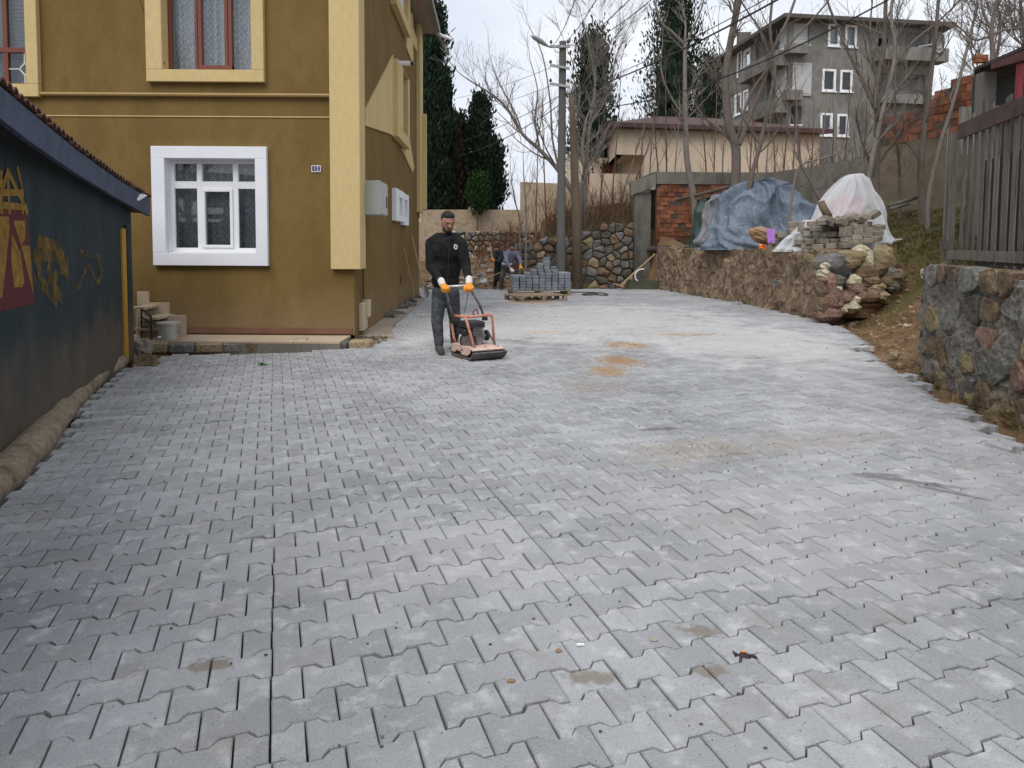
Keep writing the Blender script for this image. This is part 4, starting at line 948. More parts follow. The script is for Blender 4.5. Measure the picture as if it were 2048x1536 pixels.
def stroke(pts,w_,d,mm):
    p=[plW.px(*zk(x,y),d) for x,y in pts]; mm=MB()
    for i in range(len(p)-1):
        dv=(p[i+1]-p[i]); l=dv.length; dv.normalize(); nn_=dv.cross(plW.n)*w_/2
        mm.add([p[i]-nn_-dv*w_*.3,p[i+1]-nn_+dv*w_*.3,p[i+1]+nn_+dv*w_*.3,p[i]+nn_-dv*w_*.3],[(0,1,2,3)])
    mm.build('graffiti_stroke',M_gy if w_==.045 else M_gs,shed)
m_=MB()
for k,s_ in enumerate([[(60,180),(80,560)],[(60,180),(240,560)],[(150,160),(190,330),(200,560)],[(-60,385),(200,385)],[(-60,490),(230,520)],[(0,200),(5,560)],[(60,200),(-60,560)]]): stroke(s_,.045,.0045+.0004*k,m_)

for k,s_ in enumerate([[(320,1150),(310,960),(350,830),(460,860),(560,900)],[(330,960),(460,950),(540,960),(600,990),(590,1090),(520,1060),(480,1180),(490,1260)],[(330,1000),(350,1100)],[(320,1160),(420,1260),(450,1180),(430,1060)],[(420,1260),(500,1370)],[(450,1230),(550,1340)],[(560,890),(600,1150)],[(720,920),(800,950),(900,960),(915,1120),(870,1200),(800,1060),(760,1080),(700,1240),(670,1240)],[(740,880),(870,960),(905,1100)]]): stroke(s_,.10 if k<7 else .05,.0045+.0005*k,m_)

# rounded concrete haunch along the foot
rl=[G(-30,1040,.1),G(0,1000,.12)]
pts=[(-2.15,.9),(-2.35,2.0),(-2.62,2.9),(-2.93,3.75),(-3.25,4.6),(-3.5,5.2),(-3.85,6.0),(-4.1,6.7),(-4.34,7.4),(-4.56,8.15)]
m_=MB(); R=random.Random(2); fine=[]
for i in range(len(pts)-1):
    for k in range(6):
        t_=k/6; x=pts[i][0]+(pts[i+1][0]-pts[i][0])*t_; y=pts[i][1]+(pts[i+1][1]-pts[i][1])*t_; fine.append(Vector((x+.02+.02*min(1,max(0,(6.5-y)/2)),y,.05+.02*noise.noise(Vector((x*3,y*3,0))))))
m_.tube(fine,[.112-.035*min(1,max(0,(p.y-4.5)/3))+.035*noise.noise(p*2.0)+.010*noise.noise(p*8) for p in fine],12)
M_roll=mat('muddy_concrete',[(.14,.11,.075),(.27,.22,.16),(.19,.155,.11)],scale=4,rough=.95,speck=.25,sscale=25,bump=1,bscale=25,spec=.1)
tag(m_.build('concrete_roll',M_roll,smooth=True),'long rounded muddy concrete roll lying along the foot of the dark shed','kerb')
# bits on the shed roof
a=P(212,400,7.0); 
m_=MB(); m_.prism([P(270,385,8.3),P(294,392,8.5),P(277,402,8.2),P(262,392,8.1)],(0,0,.01)); tag(m_.build('white_sheet',M_white),'torn white sheet lying on the end of the shed roof','scrap')
m_=MB(); m_.tube([P(222,349,7.4),P(248,376,8.0)],[.05,.045],8); tag(m_.build('ridge_tile',M_tile,smooth=False),'loose pale red tile resting on the shed roof edge','roof tile')
mb=MB(); R=random.Random(8)
for k in range(60): mb.ell(G(278+R.uniform(-10,35),722+R.uniform(-12,12),.0),(R.uniform(.02,.06),R.uniform(.02,.06),.03),6,4,nz=.5,seed=k)
tag(mb.build('rubble',S_brown),'small heap of rubble and sacking at the shed corner','rubble',kind='stuff')
o=MB(); o.ell(P(288,700,8.85),(.10,.1,.13),10,8,nz=.6,seed=3); tag(o.build('sack',mat('dusty_sack',[(.20,.18,.13),(.30,.27,.21)],rough=.9)),'crumpled dusty cement sack in the corner between shed and terrace','sack')
# ------------------------------------------------------------------ bodies: overlapping volumes fused into one skin
def blob(name,prims,mat_,parent,voxel=.012,smooth=4,label=None):
    mb=MB()
    for p in prims:
        if p[0]=='c':                       # tapered limb through several joints
            pts=[Vector(q[0]) for q in p[1]]; rs=[q[1] for q in p[1]]
            for i in range(len(pts)-1):
                mb.tube([pts[i],pts[i+1]],[rs[i],rs[i+1]],12)
            for q,r in zip(pts,rs): mb.ell(q,(r,r,r),12,8)
        else: mb.ell(p[1],p[2],16,10,p[3] if len(p)>3 else None)
    o=mb.build(name,mat_)
    rm=o.modifiers.new('r','REMESH'); rm.mode='VOXEL'; rm.voxel_size=voxel
    sm=o.modifiers.new('s','SMOOTH'); sm.factor=.5; sm.iterations=smooth
    dg_=bpy.context.evaluated_depsgraph_get(); me=bpy.data.meshes.new_from_object(o.evaluated_get(dg_))
    loc=Vector(o.location); me.transform(Matrix.Translation(loc-chain(parent))); bpy.data.objects.remove(o)
    me.materials.clear(); me.materials.append(mat_); me.name=name
    me.polygons.foreach_set('use_smooth',[True]*len(me.polygons))
    n=bpy.data.objects.new(name,me); COL.objects.link(n); n.parent=parent
    if label: n['label']=label
    return n
M_skin=mat('skin',[(.30,.15,.10),(.36,.19,.13)],scale=8,rough=.6,speck=.05); M_hair=mat('dark_hair',[(.009,.007,.006),(.018,.014,.012)],scale=30,rough=.8,speck=.2)
M_jack=mat('black_fleece',[(.010,.010,.011),(.022,.022,.023)],scale=7,rough=.95,speck=.3,sscale=30,bump=2.5,bscale=16,spec=.15); M_jean=mat('dark_grey_denim',[(.035,.039,.047),(.085,.092,.105)],scale=6,rough=.9,speck=.3,sscale=25,bump=3,bscale=15,spec=.2)
M_orange=mat('orange_glove',[(.72,.24,.012),(.80,.32,.02)],scale=9,rough=.7,speck=.1); M_cuff=mat('white_cuff',[(.62,.61,.58),(.70,.69,.67)],rough=.9,speck=.1)
M_shoe=mat('dusty_black_shoe',[(.03,.03,.032),(.09,.09,.09)],scale=9,rough=.8,speck=.2)
YM=9.1
def M(px,py,dy=0): return P(px,py,YM+dy)
fL=G(877,708,0); fR=G(908,695,0)
man=thing('person',(P(893,700,9.3).x,9.25,0),'man in black zip jacket, dark jeans and orange gloves pushing the red plate compactor','person')
f_=Vector((.36,-.93,0)); rr_=Vector((.93,.36,0)); up=Vector((0,0,1))
hc=M(896,443,-.02)
Rh=Matrix((rr_,-f_,up)).transposed()
Rt=Rh@Matrix.Rotation(math.radians(-24),3,'X') if False else Rh@Matrix.Rotation(math.radians(24),3,'X')
def hd(x,y,z): return hc+Rt@Vector((x,-y,z))     # x right, y forward, z up in the head's own frame
sL=M(864,488,.05); sR=M(922,490,0); eL=M(862,532,-.02); eR=M(931,530,-.05); wL=M(884,566,-.32); wR=M(938,563,-.32)
hipL=M(879,585,.12); hipR=M(903,585,.05); kL=M(874,643,-.02); kR=M(910,640,.12)
aL=Vector((fL.x-.0,fL.y+.08,.11)); aR=Vector((fR.x,fR.y+.08,.11))
blob('body',[('e',hc,(.088,.106,.130),Rt),('e',hd(0,.035,-.075),(.058,.062,.062),Rt),('c',[(hd(0,-.02,-.06),.06),(M(893,474,.08),.065)]),
 ('c',[(hd(0,.095,.0),.012),(hd(0,.118,-.032),.017)]),('e',hd(.082,-.005,-.02),(.014,.022,.032),Rt),('e',hd(-.082,-.005,-.02),(.014,.022,.032),Rt),('e',hd(0,.093,.022),(.055,.014,.012),Rt),
 ('e',M(893,505,.06),(.15,.10,.22),Rh),('e',M(892,555,.08),(.14,.09,.2),Rh),
 ('c',[(sL,.05),(eL,.04),(wL,.028)]),('c',[(sR,.05),(eR,.04),(wR,.028)]),
 ('c',[(hipL,.08),(kL,.05),(aL,.035)]),('c',[(hipR,.08),(kR,.05),(aR,.035)])],M_skin,man,.009,2)
blob('hair',[('e',hd(0,-.026,.038),(.0915,.094,.100),Rt),('e',hd(0,.02,.088),(.076,.066,.048),Rt),('e',hd(0,-.055,-.015),(.082,.065,.09),Rt)],M_hair,man,.009,2)
blob('beard',[('e',hd(0,.045,-.103),(.058,.058,.042),Rt),('e',hd(.048,.02,-.078),(.022,.045,.045),Rt),('e',hd(-.048,.02,-.078),(.022,.045,.045),Rt),('c',[(hd(-.024,.100,-.058),.008),(hd(.024,.100,-.058),.008)])],M_hair,man,.007,2)
for sgn in (-1,1):
    m_=MB(); m_.ell(hd(.032*sgn,.090,.004),(.016,.009,.007),8,6,Rt); m_.build('eye',M_black,man)
    m_=MB(); m_.tube([hd(.014*sgn,.104,.020),hd(.052*sgn,.086,.024)],.007,6); m_.build('eyebrow',M_hair,man)
jk=blob('jacket',[('e',M(894,502,.05),(.225,.145,.21),Rh),('e',M(892,536,.07),(.205,.14,.24),Rh),('e',M(891,561,.08),(.195,.135,.13),Rh),('c',[(sL,.092),(M(878,480,.06),.10),(M(908,480,.04),.10),(sR,.092)]),
 ('c',[(sL,.092),(eL,.074),(wL+(eL-wL)*.18,.050)]),('c',[(sR,.09),(eR,.070),(wR+(eR-wR)*.18,.046)]),('c',[(M(883,472,.09),.045),(M(905,471,.07),.045),(M(905,478,-.05),.032),(M(886,479,-.03),.032),(M(883,472,.09),.045)])],M_jack,man,.012,4)
m_=MB(); m_.tube([M(899,480,-.085),M(897,520,-.085),M(895,572,-.07)],.003,5); m_.build('zip',mat('grey_zip',[(.035,.035,.035)],speck=0),jk)
ct=M(911,494,-.115); m_=MB(); 
pts=[]
for k in range(10):
    a=2*math.pi*k/10; pts.append(ct+rr_*math.cos(a)*.026+up*(math.sin(a)*.034+.004*(k%2)))
m_.prism(pts,f_*.012); bd=m_.build('badge',M_cuff,jk)
m_=MB(); m_.prism([ct+f_*.0125+rr_*x+up*z for x,z in ((-.012,-.008),(.012,-.008),(.014,.010),(0,.018),(-.014,.010))],f_*.003); m_.build('emblem',mat('badge_grey',[(.10,.07,.09)],speck=0),bd)
m_=MB(); m_.prism([ct+f_*.010+rr_*x+up*z for x,z in ((-.024,.030),(-.006,.020),(-.010,.048))],f_*.004); m_.build('emblem',mat('badge_gold',[(.55,.38,.06)],speck=0),bd)
blob('trousers',[('e',M(891,583,.09),(.172,.125,.13),Rh),('c',[(hipL,.105),(kL,.079),(aL+up*.02,.062)]),('c',[(hipR,.105),(kR,.079),(aR+up*.02,.062)]),('e',kL+(aL-kL)*.92,(.066,.064,.03)),('e',kL+(aL-kL)*.6,(.062,.062,.03)),('e',kL+(aL-kL)*.08,(.076,.074,.03)),('e',hipL+(kL-hipL)*.75,(.086,.084,.03))],M_jean,man,.012,3)
for a_ in (aL,aR):
    blob('shoe',[('c',[(a_+Vector((0,.03,-.05)),.052),(a_+Vector((.03,-.11,-.062)),.05),(a_+Vector((.05,-.18,-.07)),.042)]),('c',[(a_,.05),(a_+Vector((0,0,-.05)),.056)])],M_shoe,man,.01,2)
def glove(wr,grip,bar,side,parent):
    """hand closed round the handle: palm, four curled fingers, thumb"""
    d=(grip-wr); L0=d.length; d.normalize(); b=bar.normalized(); n_=b.cross(d).normalized()
    if n_.y>0: n_=-n_
    pr=[('c',[(wr+d*.02,.036),(grip-d*.01+n_*.006,.042)]),('e',grip-d*.02+n_*.016,(.052,.036,.044))]
    for k in range(4):
        o=b*((k-1.5)*.024); l_=[.9,1.05,1.0,.82][k]
        k0=grip+o+n_*.034-d*.012; k1=k0+d*.042*l_+n_*.006; k2=k1-n_*.040*l_+d*.012; k3=k2-n_*.012-d*.028*l_
        pr.append(('c',[(k0,.0155),(k1,.0145),(k2,.0135),(k3,.012)]))
    th=grip+b*side*.046-d*.02; pr.append(('c',[(th-d*.02,.018),(th+b*side*.016+d*.022,.016),(th-b*side*.004+d*.05-n_*.012,.013)]))
    blob('glove',pr,M_orange,parent,.006,1)
    blob('glove_cuff',[('c',[(wr-d*.035,.047),(wr+d*.022,.044)])],M_cuff,parent,.009,1)
gL=M(889,578,-.38); gR=M(938,577,-.38)
glove(wL,gL,rr_,1,man); glove(wR,gR,rr_,-1,man)
# ------------------------------------------------------------------ workers at the back
def worker(loc,label,J,mats_,extra=None,s=1):
    t=thing('person',loc,label,'person'); g=lambda x,y,Y:P(x,y,Y)
    hd_,nk,sh,hip,armA,armB,legA,legB=J
    hp=g(*hd_); 
    blob('body',[('e',hp,(.085,.10,.115)),('c',[(hp,.05),(g(*nk),.06)]),('c',[(g(*sh[0]),.08),(g(*sh[1]),.08)]),('c',[(g(*nk),.10),(g(*hip),.12)])]+[('c',[(g(*a[0]),.045),(g(*a[1]),.038),(g(*a[2]),.032)]) for a in (armA,armB)]+[('c',[(g(*l[0]),.08),(g(*l[1]),.05),(g(*l[2]),.04)]) for l in (legA,legB)],M_skin,t,.02,2)
    blob('hair',[('e',hp+Vector((0,.01,.025)),(.095,.108,.105))],M_hair,t,.02,2)
    mid=((nk[0]+hip[0])/2,(nk[1]+hip[1])/2,(nk[2]+hip[2])/2)
    blob('shirt',[('c',[(g(*sh[0]),.10),(g(*nk),.11),(g(*sh[1]),.10)]),('c',[(g(*nk),.15),(g(*mid),.165),(g(hip[0],hip[1]-3,hip[2]),.155)])]+[('c',[(g(*a[0]),.075),(g(*a[1]),.06),(g(*a[1])+(g(*a[2])-g(*a[1]))*(.55 if s==2 else .85),.05)]) for a in (armA,armB)],mats_[0],t,.02,3)
    blob('trousers',[('e',g(*hip),(.165,.15,.14))]+[('c',[(g(*l[0]),.105),(g(*l[1]),.078),(g(*l[2]),.06)]) for l in (legA,legB)],mats_[1],t,.02,2)
    for l in (legA,legB):
        a=g(*l[2]); blob('shoe',[('c',[(a+Vector((0,.02,-.03)),.05),(a+Vector((.03,-.12,-.04)),.045)])],M_shoe,t,.018,1)
    for a in (armA,armB):
        h=g(*a[2]); dd=(h-g(*a[1])).normalized()
        pr=[('e',h+dd*.03,(.05,.04,.05))]+[('c',[(h+dd*.05+Vector((.018*(k-1.5),-.01,0)),.014),(h+dd*.10+Vector((.02*(k-1.5),0,-.01)),.012)]) for k in range(4)]+[('c',[(h+dd*.03+Vector((.05,0,0)),.015),(h+dd*.08+Vector((.055,-.01,0)),.012)])]
        blob('glove',pr,M_orange if a is armB or s!=2 else M_cuff,t,.012,1)
    return t
M_purple=mat('grey_violet_sweater',[(.13,.13,.19),(.18,.18,.25)],scale=5,rough=.95,speck=.1); M_gtr=mat('grey_brown_trousers',[(.06,.055,.05),(.09,.082,.075)],scale=4,rough=.95); M_navy=mat('dark_shirt',[(.014,.018,.022),(.025,.03,.034)],rough=.95)
wa=worker((P(1015,578,21.2).x,21.2,0),'stooping worker in grey violet sweater seen from behind beside the block stack',[(1024,494,20.9),(1022,506,21),((1012,508,21),(1033,508,21)),(1013,534,21.2),[(1012,509,20.9),(1013,524,20.6),(1022,538,20.4)],[(1034,510,21),(1041,522,20.9),(1041,532,20.7)],[(1009,538,21.2),(1004,556,21.1),(1001,576,21.2)],[(1019,538,21.2),(1025,556,21.0),(1029,575,21.3)]],(M_purple,M_gtr),s=2)
m_=MB(); m_.tube([P(1004,527,21.02),P(1014,529,20.98),P(1024,528,21.02)],.025,6); m_.build('shirt_hem',M_cuff,wa)
worker((P(995,578,22).x,22,0),'dark haired worker in dark clothes half hidden behind his stooping mate',[(993,497,21.9),(997,507,22),((990,510,22),(1005,509,22)),(998,536,22.1),[(989,511,21.9),(985,522,21.7),(986,521,21.4)],[(1004,511,22),(996,524,21.7),(986,519,21.4)],[(994,540,22.1),(992,558,22),(989,573,22.1)],[(1001,540,22.1),(1002,558,22),(1003,573,22.2)]],(M_navy,M_navy))
def tool(name,a,b,label,cat,blade=None,r=.016,bm_=None):
    t=thing(name,tuple(min((a,b),key=lambda q:q.z)),label,cat); m_=MB(); m_.tube([a,b],r,8); m_.build('handle',mat('pale_wood_'+name,[(.32,.22,.12),(.42,.31,.18)],rough=.8),t)
    if blade:
        m_=MB(); d=(b-a).normalized(); sx=d.cross(Vector((0,-1,.3))).normalized(); w_,l_=blade; n_=sx.cross(d)
        vs=[]; 
        for (q,ww,cc) in ((0,.5,0),(.15,.95,.02),(.7,1,.02),(1,.35,0)):
            for s_ in (-1,-.5,0,.5,1): vs.append(b+d*l_*q+sx*w_/2*ww*s_+n_*(.03*(s_*s_)-.015*q))
        m_.add(vs,[(i*5+j,i*5+j+1,i*5+j+6,i*5+j+5) for i in range(3) for j in range(4)]); m_.add([v-n_*.004 for v in vs],[(i*5+j,i*5+j+5,i*5+j+6,i*5+j+1) for i in range(3) for j in range(4)]); m_.build('blade',bm_ or M_steel,t)
    return t
tool('shovel',P(1001,545,21.6),P(972,557,21.3),'long handled shovel held low by the workers at the earth bank','shovel',(.2,.25))
tool('shovel',P(979,487,21.6),P(987,527,21.3),'short upright tool handle in the gloved hand of the dark dressed worker','tool handle')
tool('shovel',plQ.px(820,472,.04),G(845,573,.0)+Vector((-.05,0,.22)) if False else P(846,572,16.6),'shovel with pale blade leaning on the far end of the ochre house','shovel',(.22,.30),r=.02)
tool('broom_handle',plQ.px(805,498,.03),P(829,592,15.9),'thin plain stick leaning on the ochre side wall beside the shovel','stick',r=.014)
tool('timber_lath',P(1310,508,22.0),P(1240,571,21.4),'long pale lath leaning against the concrete pillar at the back','lath',r=.022)
tool('timber_lath',P(1262,552,21.9),P(1243,574,21.2),'short pale lath crossing the foot of the longer one','lath',r=.02)
tool('timber_lath',P(1228,567,21.9),P(1246,574,21.2),'shortest lath lying low across the two leaning ones','lath',r=.02)
# ------------------------------------------------------------------ plate compactor
CM=Vector((-.428,8.753,0)); mf=Vector((.5,-.866,0)); mr_=Vector((.866,.5,0))
def K(a,b,z): return CM+mr_*a+mf*b+up*z
pc=thing('plate_compactor',tuple(CM),'dusty red plate compactor with orange tube frame and black engine on the grey paving','compactor')
M_red=mat('worn_orange_frame',[(.46,.10,.05),(.62,.15,.065),(.50,.30,.23),(.62,.17,.08)],scale=30,rough=.55,speck=.15); M_pink=mat('dusty_red_deck',[(.50,.22,.15),(.62,.47,.40),(.55,.30,.22)],scale=12,rough=.85,speck=.2)
M_base=mat('dusty_iron',[(.05,.045,.04),(.14,.125,.11)],scale=10,rough=.8,speck=.3)
m_=MB(); prof=[(-.34,.09),(-.29,.035),(-.24,.008),(.24,.008),(.29,.035),(.345,.10),(.33,.115),(.275,.06),(.235,.035),(-.235,.035),(-.275,.06),(-.33,.105)]
m_.prism([K(-.235,b,z) for b,z in prof],mr_*.47); m_.build('base_plate',M_base,pc)
m_=MB(); pr=[(-.28,.155),(-.28,.06),(-.18,.06),(-.15,.09),(-.02,.09),(.02,.055),(.16,.055),(.24,.095),(.27,.155)]
for a in (-.232,.222): m_.prism([K(a,b,z) for b,z in pr],mr_*.010)
m_.build('side_skirt',M_pink,pc)
m_=MB(); m_.prism([K(-.221,b,z) for b,z in ((-.28,.145),(-.28,.157),(.255,.157),(.30,.135),(.295,.125),(.25,.145))],mr_*.442); dk=m_.build('deck',M_pink,pc)
m_=MB(); m_.prism([K(-.22,b,z) for b,z in ((.285,.12),(.31,.125),(.315,.075),(.29,.07))],mr_*.44); m_.build('rubber_strip',M_black,pc)
for a in (-.17,-.02,.16):
    m_=MB(); m_.cyl(K(a,.24,.15),K(a,.24,.172),.012,8); m_.build('bolt',M_steel,dk)
m_=MB(); m_.prism([K(-.2335,b,z) for b,z in ((.0,.115),(.04,.12),(.05,.105),(.01,.098))],mr_*-.003); m_.build('slot',M_black,pc)
FLb=P(949,697,8.50); FLt=P(931,634,8.66); RRt=P(984,629,8.83); RRb=P(989,693,8.83); LRt=P(909,631,8.98); LRm=P(903.5,647,9.0); LRb=P(914.5,692,8.98)
def bend(a,b,c,r=.04,n=4):
    a,b,c=Vector(a),Vector(b),Vector(c); p=b+(a-b).normalized()*r; q=b+(c-b).normalized()*r
    return [p+(b-p)*2*(k/n)*(1-k/n)+(q-p)*(k/n)**2 for k in range(n+1)]
m_=MB(); m_.tube([LRb]+[P(907.5,675,9.0)]+bend(P(907,675,9),LRm,LRt,.03)+bend(LRm,LRt,FLt,.03)+[FLt],.0165,10); m_.build('frame_tube',M_red,pc,smooth=True)
m_=MB(); m_.tube([FLb,FLt+(FLb-FLt)*.08,FLt],[.0175]*3,10); m_.build('frame_tube',M_red,pc,smooth=True)
m_=MB(); m_.tube([FLt]+[P(955,632.5,8.73)]+bend(P(955,632,8.73),RRt,RRb,.05)+[RRb],.0165,10); m_.build('frame_tube',M_red,pc,smooth=True)
m_=MB(); RLb=P(968,686,9.1); 
c=P(951,629,8.75); pts=[c+up*(.045*math.sin(a)+.018)+mr_*.045*math.cos(a)*.75 for a in [math.pi*k/8*1.0 for k in range(9)]]
m_.tube([c+mr_*.034]+pts+[c-mr_*.034],.009,8); m_.build('lifting_eye',mat('dark_red_eye',[(.20,.04,.035)],rough=.6),pc,smooth=True)
M_eng=mat('black_engine_cover',[(.012,.012,.013),(.03,.03,.031)],scale=8,rough=.45,speck=.2); M_alu=mat('dusty_aluminium',[(.16,.155,.15),(.30,.29,.28)],scale=14,rough=.6,metal=.4,speck=.25)
eng=P(945,650,8.80)
def E(a,b,z): return eng+mr_*a+mf*b+up*z
m_=MB(); m_.obox(eng,mr_,up,mf,-.15,.12,-.035,.055,-.13,.13); m_.build('fuel_tank',M_eng,pc,bevel=.02)
m_=MB(); m_.obox(eng,mr_,up,mf,-.17,-.06,-.115,-.036,-.12,.11); m_.build('air_filter',M_eng,pc,bevel=.015)
m_=MB(); m_.obox(eng,mr_,up,mf,-.05,.10,-.25,-.036,-.09,.10); eb=m_.build('engine_block',M_alu,pc,bevel=.012)
for k in range(6):
    m_=MB(); m_.obox(eng,mr_,up,mf,-.052,.104,-.12+.018*k,-.112+.018*k,.10,.125); m_.build('cooling_fin',M_alu,eb)
m_=MB(); m_.obox(eng,mr_,up,mf,.10,.14,-.20,-.10,-.06,.07); m_.build('carburettor',M_steel,pc,bevel=.008)
fwc=E(-.10,.075,-.185); ax_=(mr_*-.75+mf*.66).normalized()
m_=MB(); m_.cyl(fwc-ax_*.03,fwc+ax_*.03,.105,24); fwh=m_.build('recoil_starter',M_eng,pc,bevel=.006)
m_=MB(); m_.cyl(fwc+ax_*.0301,fwc+ax_*.040,.078,20); m_.build('starter_grille',M_base,fwh)
for k in range(8):
    a=k*math.pi/4; sx_=ax_.cross(up).normalized(); q=fwc+ax_*.042+(sx_*math.cos(a)+up*math.sin(a))*.05; m_=MB(); m_.bar(q-(sx_*math.cos(a)+up*math.sin(a))*.02,q+(sx_*math.cos(a)+up*math.sin(a))*.02,.006,.006); m_.build('starter_rib',M_alu,fwh)
pu=E(.19,.02,-.14); m_=MB(); m_.cyl(pu-mr_*.015,pu+mr_*.015,.07,20); pb=m_.build('pulley',M_eng,pc,bevel=.004)
m_=MB(); m_.cyl(pu-mr_*.09,pu+mr_*.02,.028,12); m_.build('clutch_hub',M_alu,pb)
m_=MB(); m_.bar(pu+up*.06+mf*.03,K(.19,.12,.16),.02,.012); m_.build('belt_guard',M_base,pc)
m_=MB(); m_.obox(eng,mr_,up,mf,-.16,.14,-.285,-.252,-.11,.12); m_.build('engine_mount',M_base,pc)
M_hand=mat('worn_steel_tube',[(.10,.10,.10),(.33,.33,.33)],scale=12,rough=.45,metal=.5,speck=.2)
hl=P(908,643,8.99); hr=P(970,637,9.02); m_=MB(); m_.tube([hl,M(898,606,-.22),M(891,580,-.37)],.0165,10); m_.build('handle_tube',M_hand,pc,smooth=True)
m_=MB(); m_.tube([hr,P(958,607,8.88),P(943,582,8.74)],.0165,10); m_.build('handle_tube',M_hand,pc,smooth=True)
m_=MB(); m_.tube([M(889,573,-.38),M(938,571,-.38)],.0135,10); m_.build('handle_bar',mat('bright_tube',[(.55,.55,.55),(.68,.68,.68)],rough=.35,metal=.3),pc,smooth=True)
for q in (hl,hr):
    m_=MB(); m_.cyl(q-mr_*.035,q+mr_*.03,.027,12); m_.build('rubber_bush',M_black,pc,bevel=.004)
m_=MB(); m_.tube([P(943,580,8.8),P(936,575,8.8),P(934,600,8.85),P(928,628,8.9)],.0035,5); m_.build('throttle_cable',M_black,pc)
m_=MB(); m_.bar(P(934,579,8.85),P(923,589,8.9),.02,.008); m_.build('throttle_lever',M_steel,pc)
# ------------------------------------------------------------------ pallets and blocks
M_pal=mat('weathered_pallet_wood',[(.24,.18,.115),(.36,.28,.19),(.20,.16,.12)],scale=4,rough=.9,rand=.2,speck=.2,spec=.15)
def pallet(o,u,v,L1,L2,label,z=0):
    t=thing('pallet',(o.x,o.y,z),label,'pallet'); up_=Vector((0,0,1)); o=Vector((o.x,o.y,z))
    def bx(a0,a1,z0,z1,b0,b1,nm):
        m_=MB(); m_.obox(o,u,up_,v,a0,a1,z0,z1,b0,b1); m_.build(nm,M_pal,t)
    for k in range(7): w_=.095; b=k*(L2-w_)/6; bx(0,L1,.118,.138,b,b+w_,'deck_board')
    for k in range(3):
        a=k*(L1-.1)/2; bx(a,a+.10,.098,.117,0,L2,'stringer_board')
        for j in range(3): b=j*(L2-.1)/2; bx(a+.001,a+.099,.02,.0975,b,b+.1,'block')
    for j in range(3): b=j*(L2-.1)/2; bx(0,L1,.0,.0195,b,b+.1,'bottom_board')
    return t
pu_=Vector((.885,.465,0)); pv_=Vector((-.465,.885,0))
N1=G(1041,604,0); pallet(N1,pu_,pv_,1.34,.86,'empty weathered wooden pallet lying on the grey paving in front of the block stack')
N2=G(1036,584,0)+Vector((-.12,.55,0)); u2=Vector((.985,.17,0)); v2=Vector((-.17,.985,0))
N2=Vector((P(1027,470,18.9).x,18.9,0))
pallet(N2,u2,v2,1.62,.9,'loaded wooden pallet carrying the stack of new grey paving blocks')
m_=MB(); paver_mb(m_,(0,0),0,0,False,(0,0),0); M_newp=mat('new_grey_block',[(.17,.19,.22),(.26,.28,.31)],scale=3,rough=.85,rand=.22,speck=.1)
bxm=MB(); bxm.box(-.0975,.0975,-.0795,.0795,0,.077); BM_=mesh_only(bxm,'paving_block',M_newp,bevel=.007)
R=random.Random(6); ang2=math.atan2(u2.y,u2.x)
hts=[5,5,5,5,6,8,8,7]; ncol=8; nbk2=0
cols8=[4,4,4,4,5,7,6,6]
for c in range(9):
    base_n=[5,5,5,5,6,7,7,6,6][c]
    for d in range(3):
        n=base_n + ([0,0,1,2,3,4,1,0,0][c] if d==1 else 0)
        for k in range(n):
            q=N2+u2*(.09+c*.18)+v2*(.12+d*.21)+Vector((0,0,.1385+k*.082))
            if d==2 and k<n-2: continue
            o=inst(BM_,'paving_block',q+Vector((R.uniform(-.006,.006),R.uniform(-.01,.01),0)),None,rot=(0,0,ang2+math.pi/2+R.gauss(0,.012)))
            tag(o,'one of the new grey paving blocks stacked on the loaded pallet','paving block','new paving blocks stacked on the pallet'); nbk2+=1
print('stack',nbk2)
# ------------------------------------------------------------------ poles and lines
YP=21.0
pole=thing('utility_pole',(P(1121,590,YP).x,YP,0),'tall grey concrete utility pole with short cross arms and a street lamp','utility pole')
M_pole=mat('grey_pole_concrete',[(.09,.09,.086),(.14,.14,.132)],scale=1.2,rough=.9,speck=.12,bump=.3,stretch=(1,1,.3),spec=.2)
pb_=P(1121,586,YP); pt_=P(1125.5,83,YP); m_=MB(); m_.tube([Vector((pb_.x,YP,-.2)),(pb_+pt_)/2,pt_],[.135,.122,.102],14); m_.build('shaft',M_pole,pole,smooth=False)
M_gal=mat('galvanised_steel',[(.28,.29,.29),(.38,.39,.39)],rough=.5,metal=.4)
arms=[(93,1101,1140),(133,1100,1139),(170,1100,1140)]
for k,(y,x0,x1) in enumerate(arms):
    m_=MB(); m_.bar(P(x0,y-(0 if k==0 else 3),YP-.14),P(x1,y+(0 if k==0 else 4),YP-.14),.07,.07); am=m_.build('cross_arm',M_gal,pole)
    for x in (x0+1,x1-4):
        m_=MB(); q=P(x,y-2,YP-.14); m_.tube([q+up*.02,q+up*.06,q+up*.07,q+up*.11,q+up*.12,q+up*.15],[.012,.012,.04,.045,.028,.03],10); m_.build('insulator',mat('brown_insulator',[(.05,.03,.025)],rough=.3),am)
m_=MB(); m_.tube([P(1101,94,YP-.14),P(1092,91,YP-.2)],.03,8); m_.build('lamp_bracket',M_gal,pole)
a=P(1094,92,YP-.2); b=P(1063,71,YP-.45); d=(b-a).normalized(); m_=MB()
sx_=d.cross(up).normalized(); vn=sx_.cross(d); n=6; vs=[]
for (t_,w_,h_) in ((0,.04,.03),(.12,.07,.05),(.45,.12,.07),(.8,.11,.06),(1,.05,.03)):
    q=a+(b-a)*t_
    for k in range(8):
        an=2*math.pi*k/8; vs.append(q+sx_*math.cos(an)*w_+vn*math.sin(an)*h_*(1.2 if math.sin(an)>0 else .7))
m_.add(vs,[(r*8+k,r*8+(k+1)%8,(r+1)*8+(k+1)%8,(r+1)*8+k) for r in range(4) for k in range(8)]+[tuple(range(7,-1,-1)),tuple(range(32,40))])
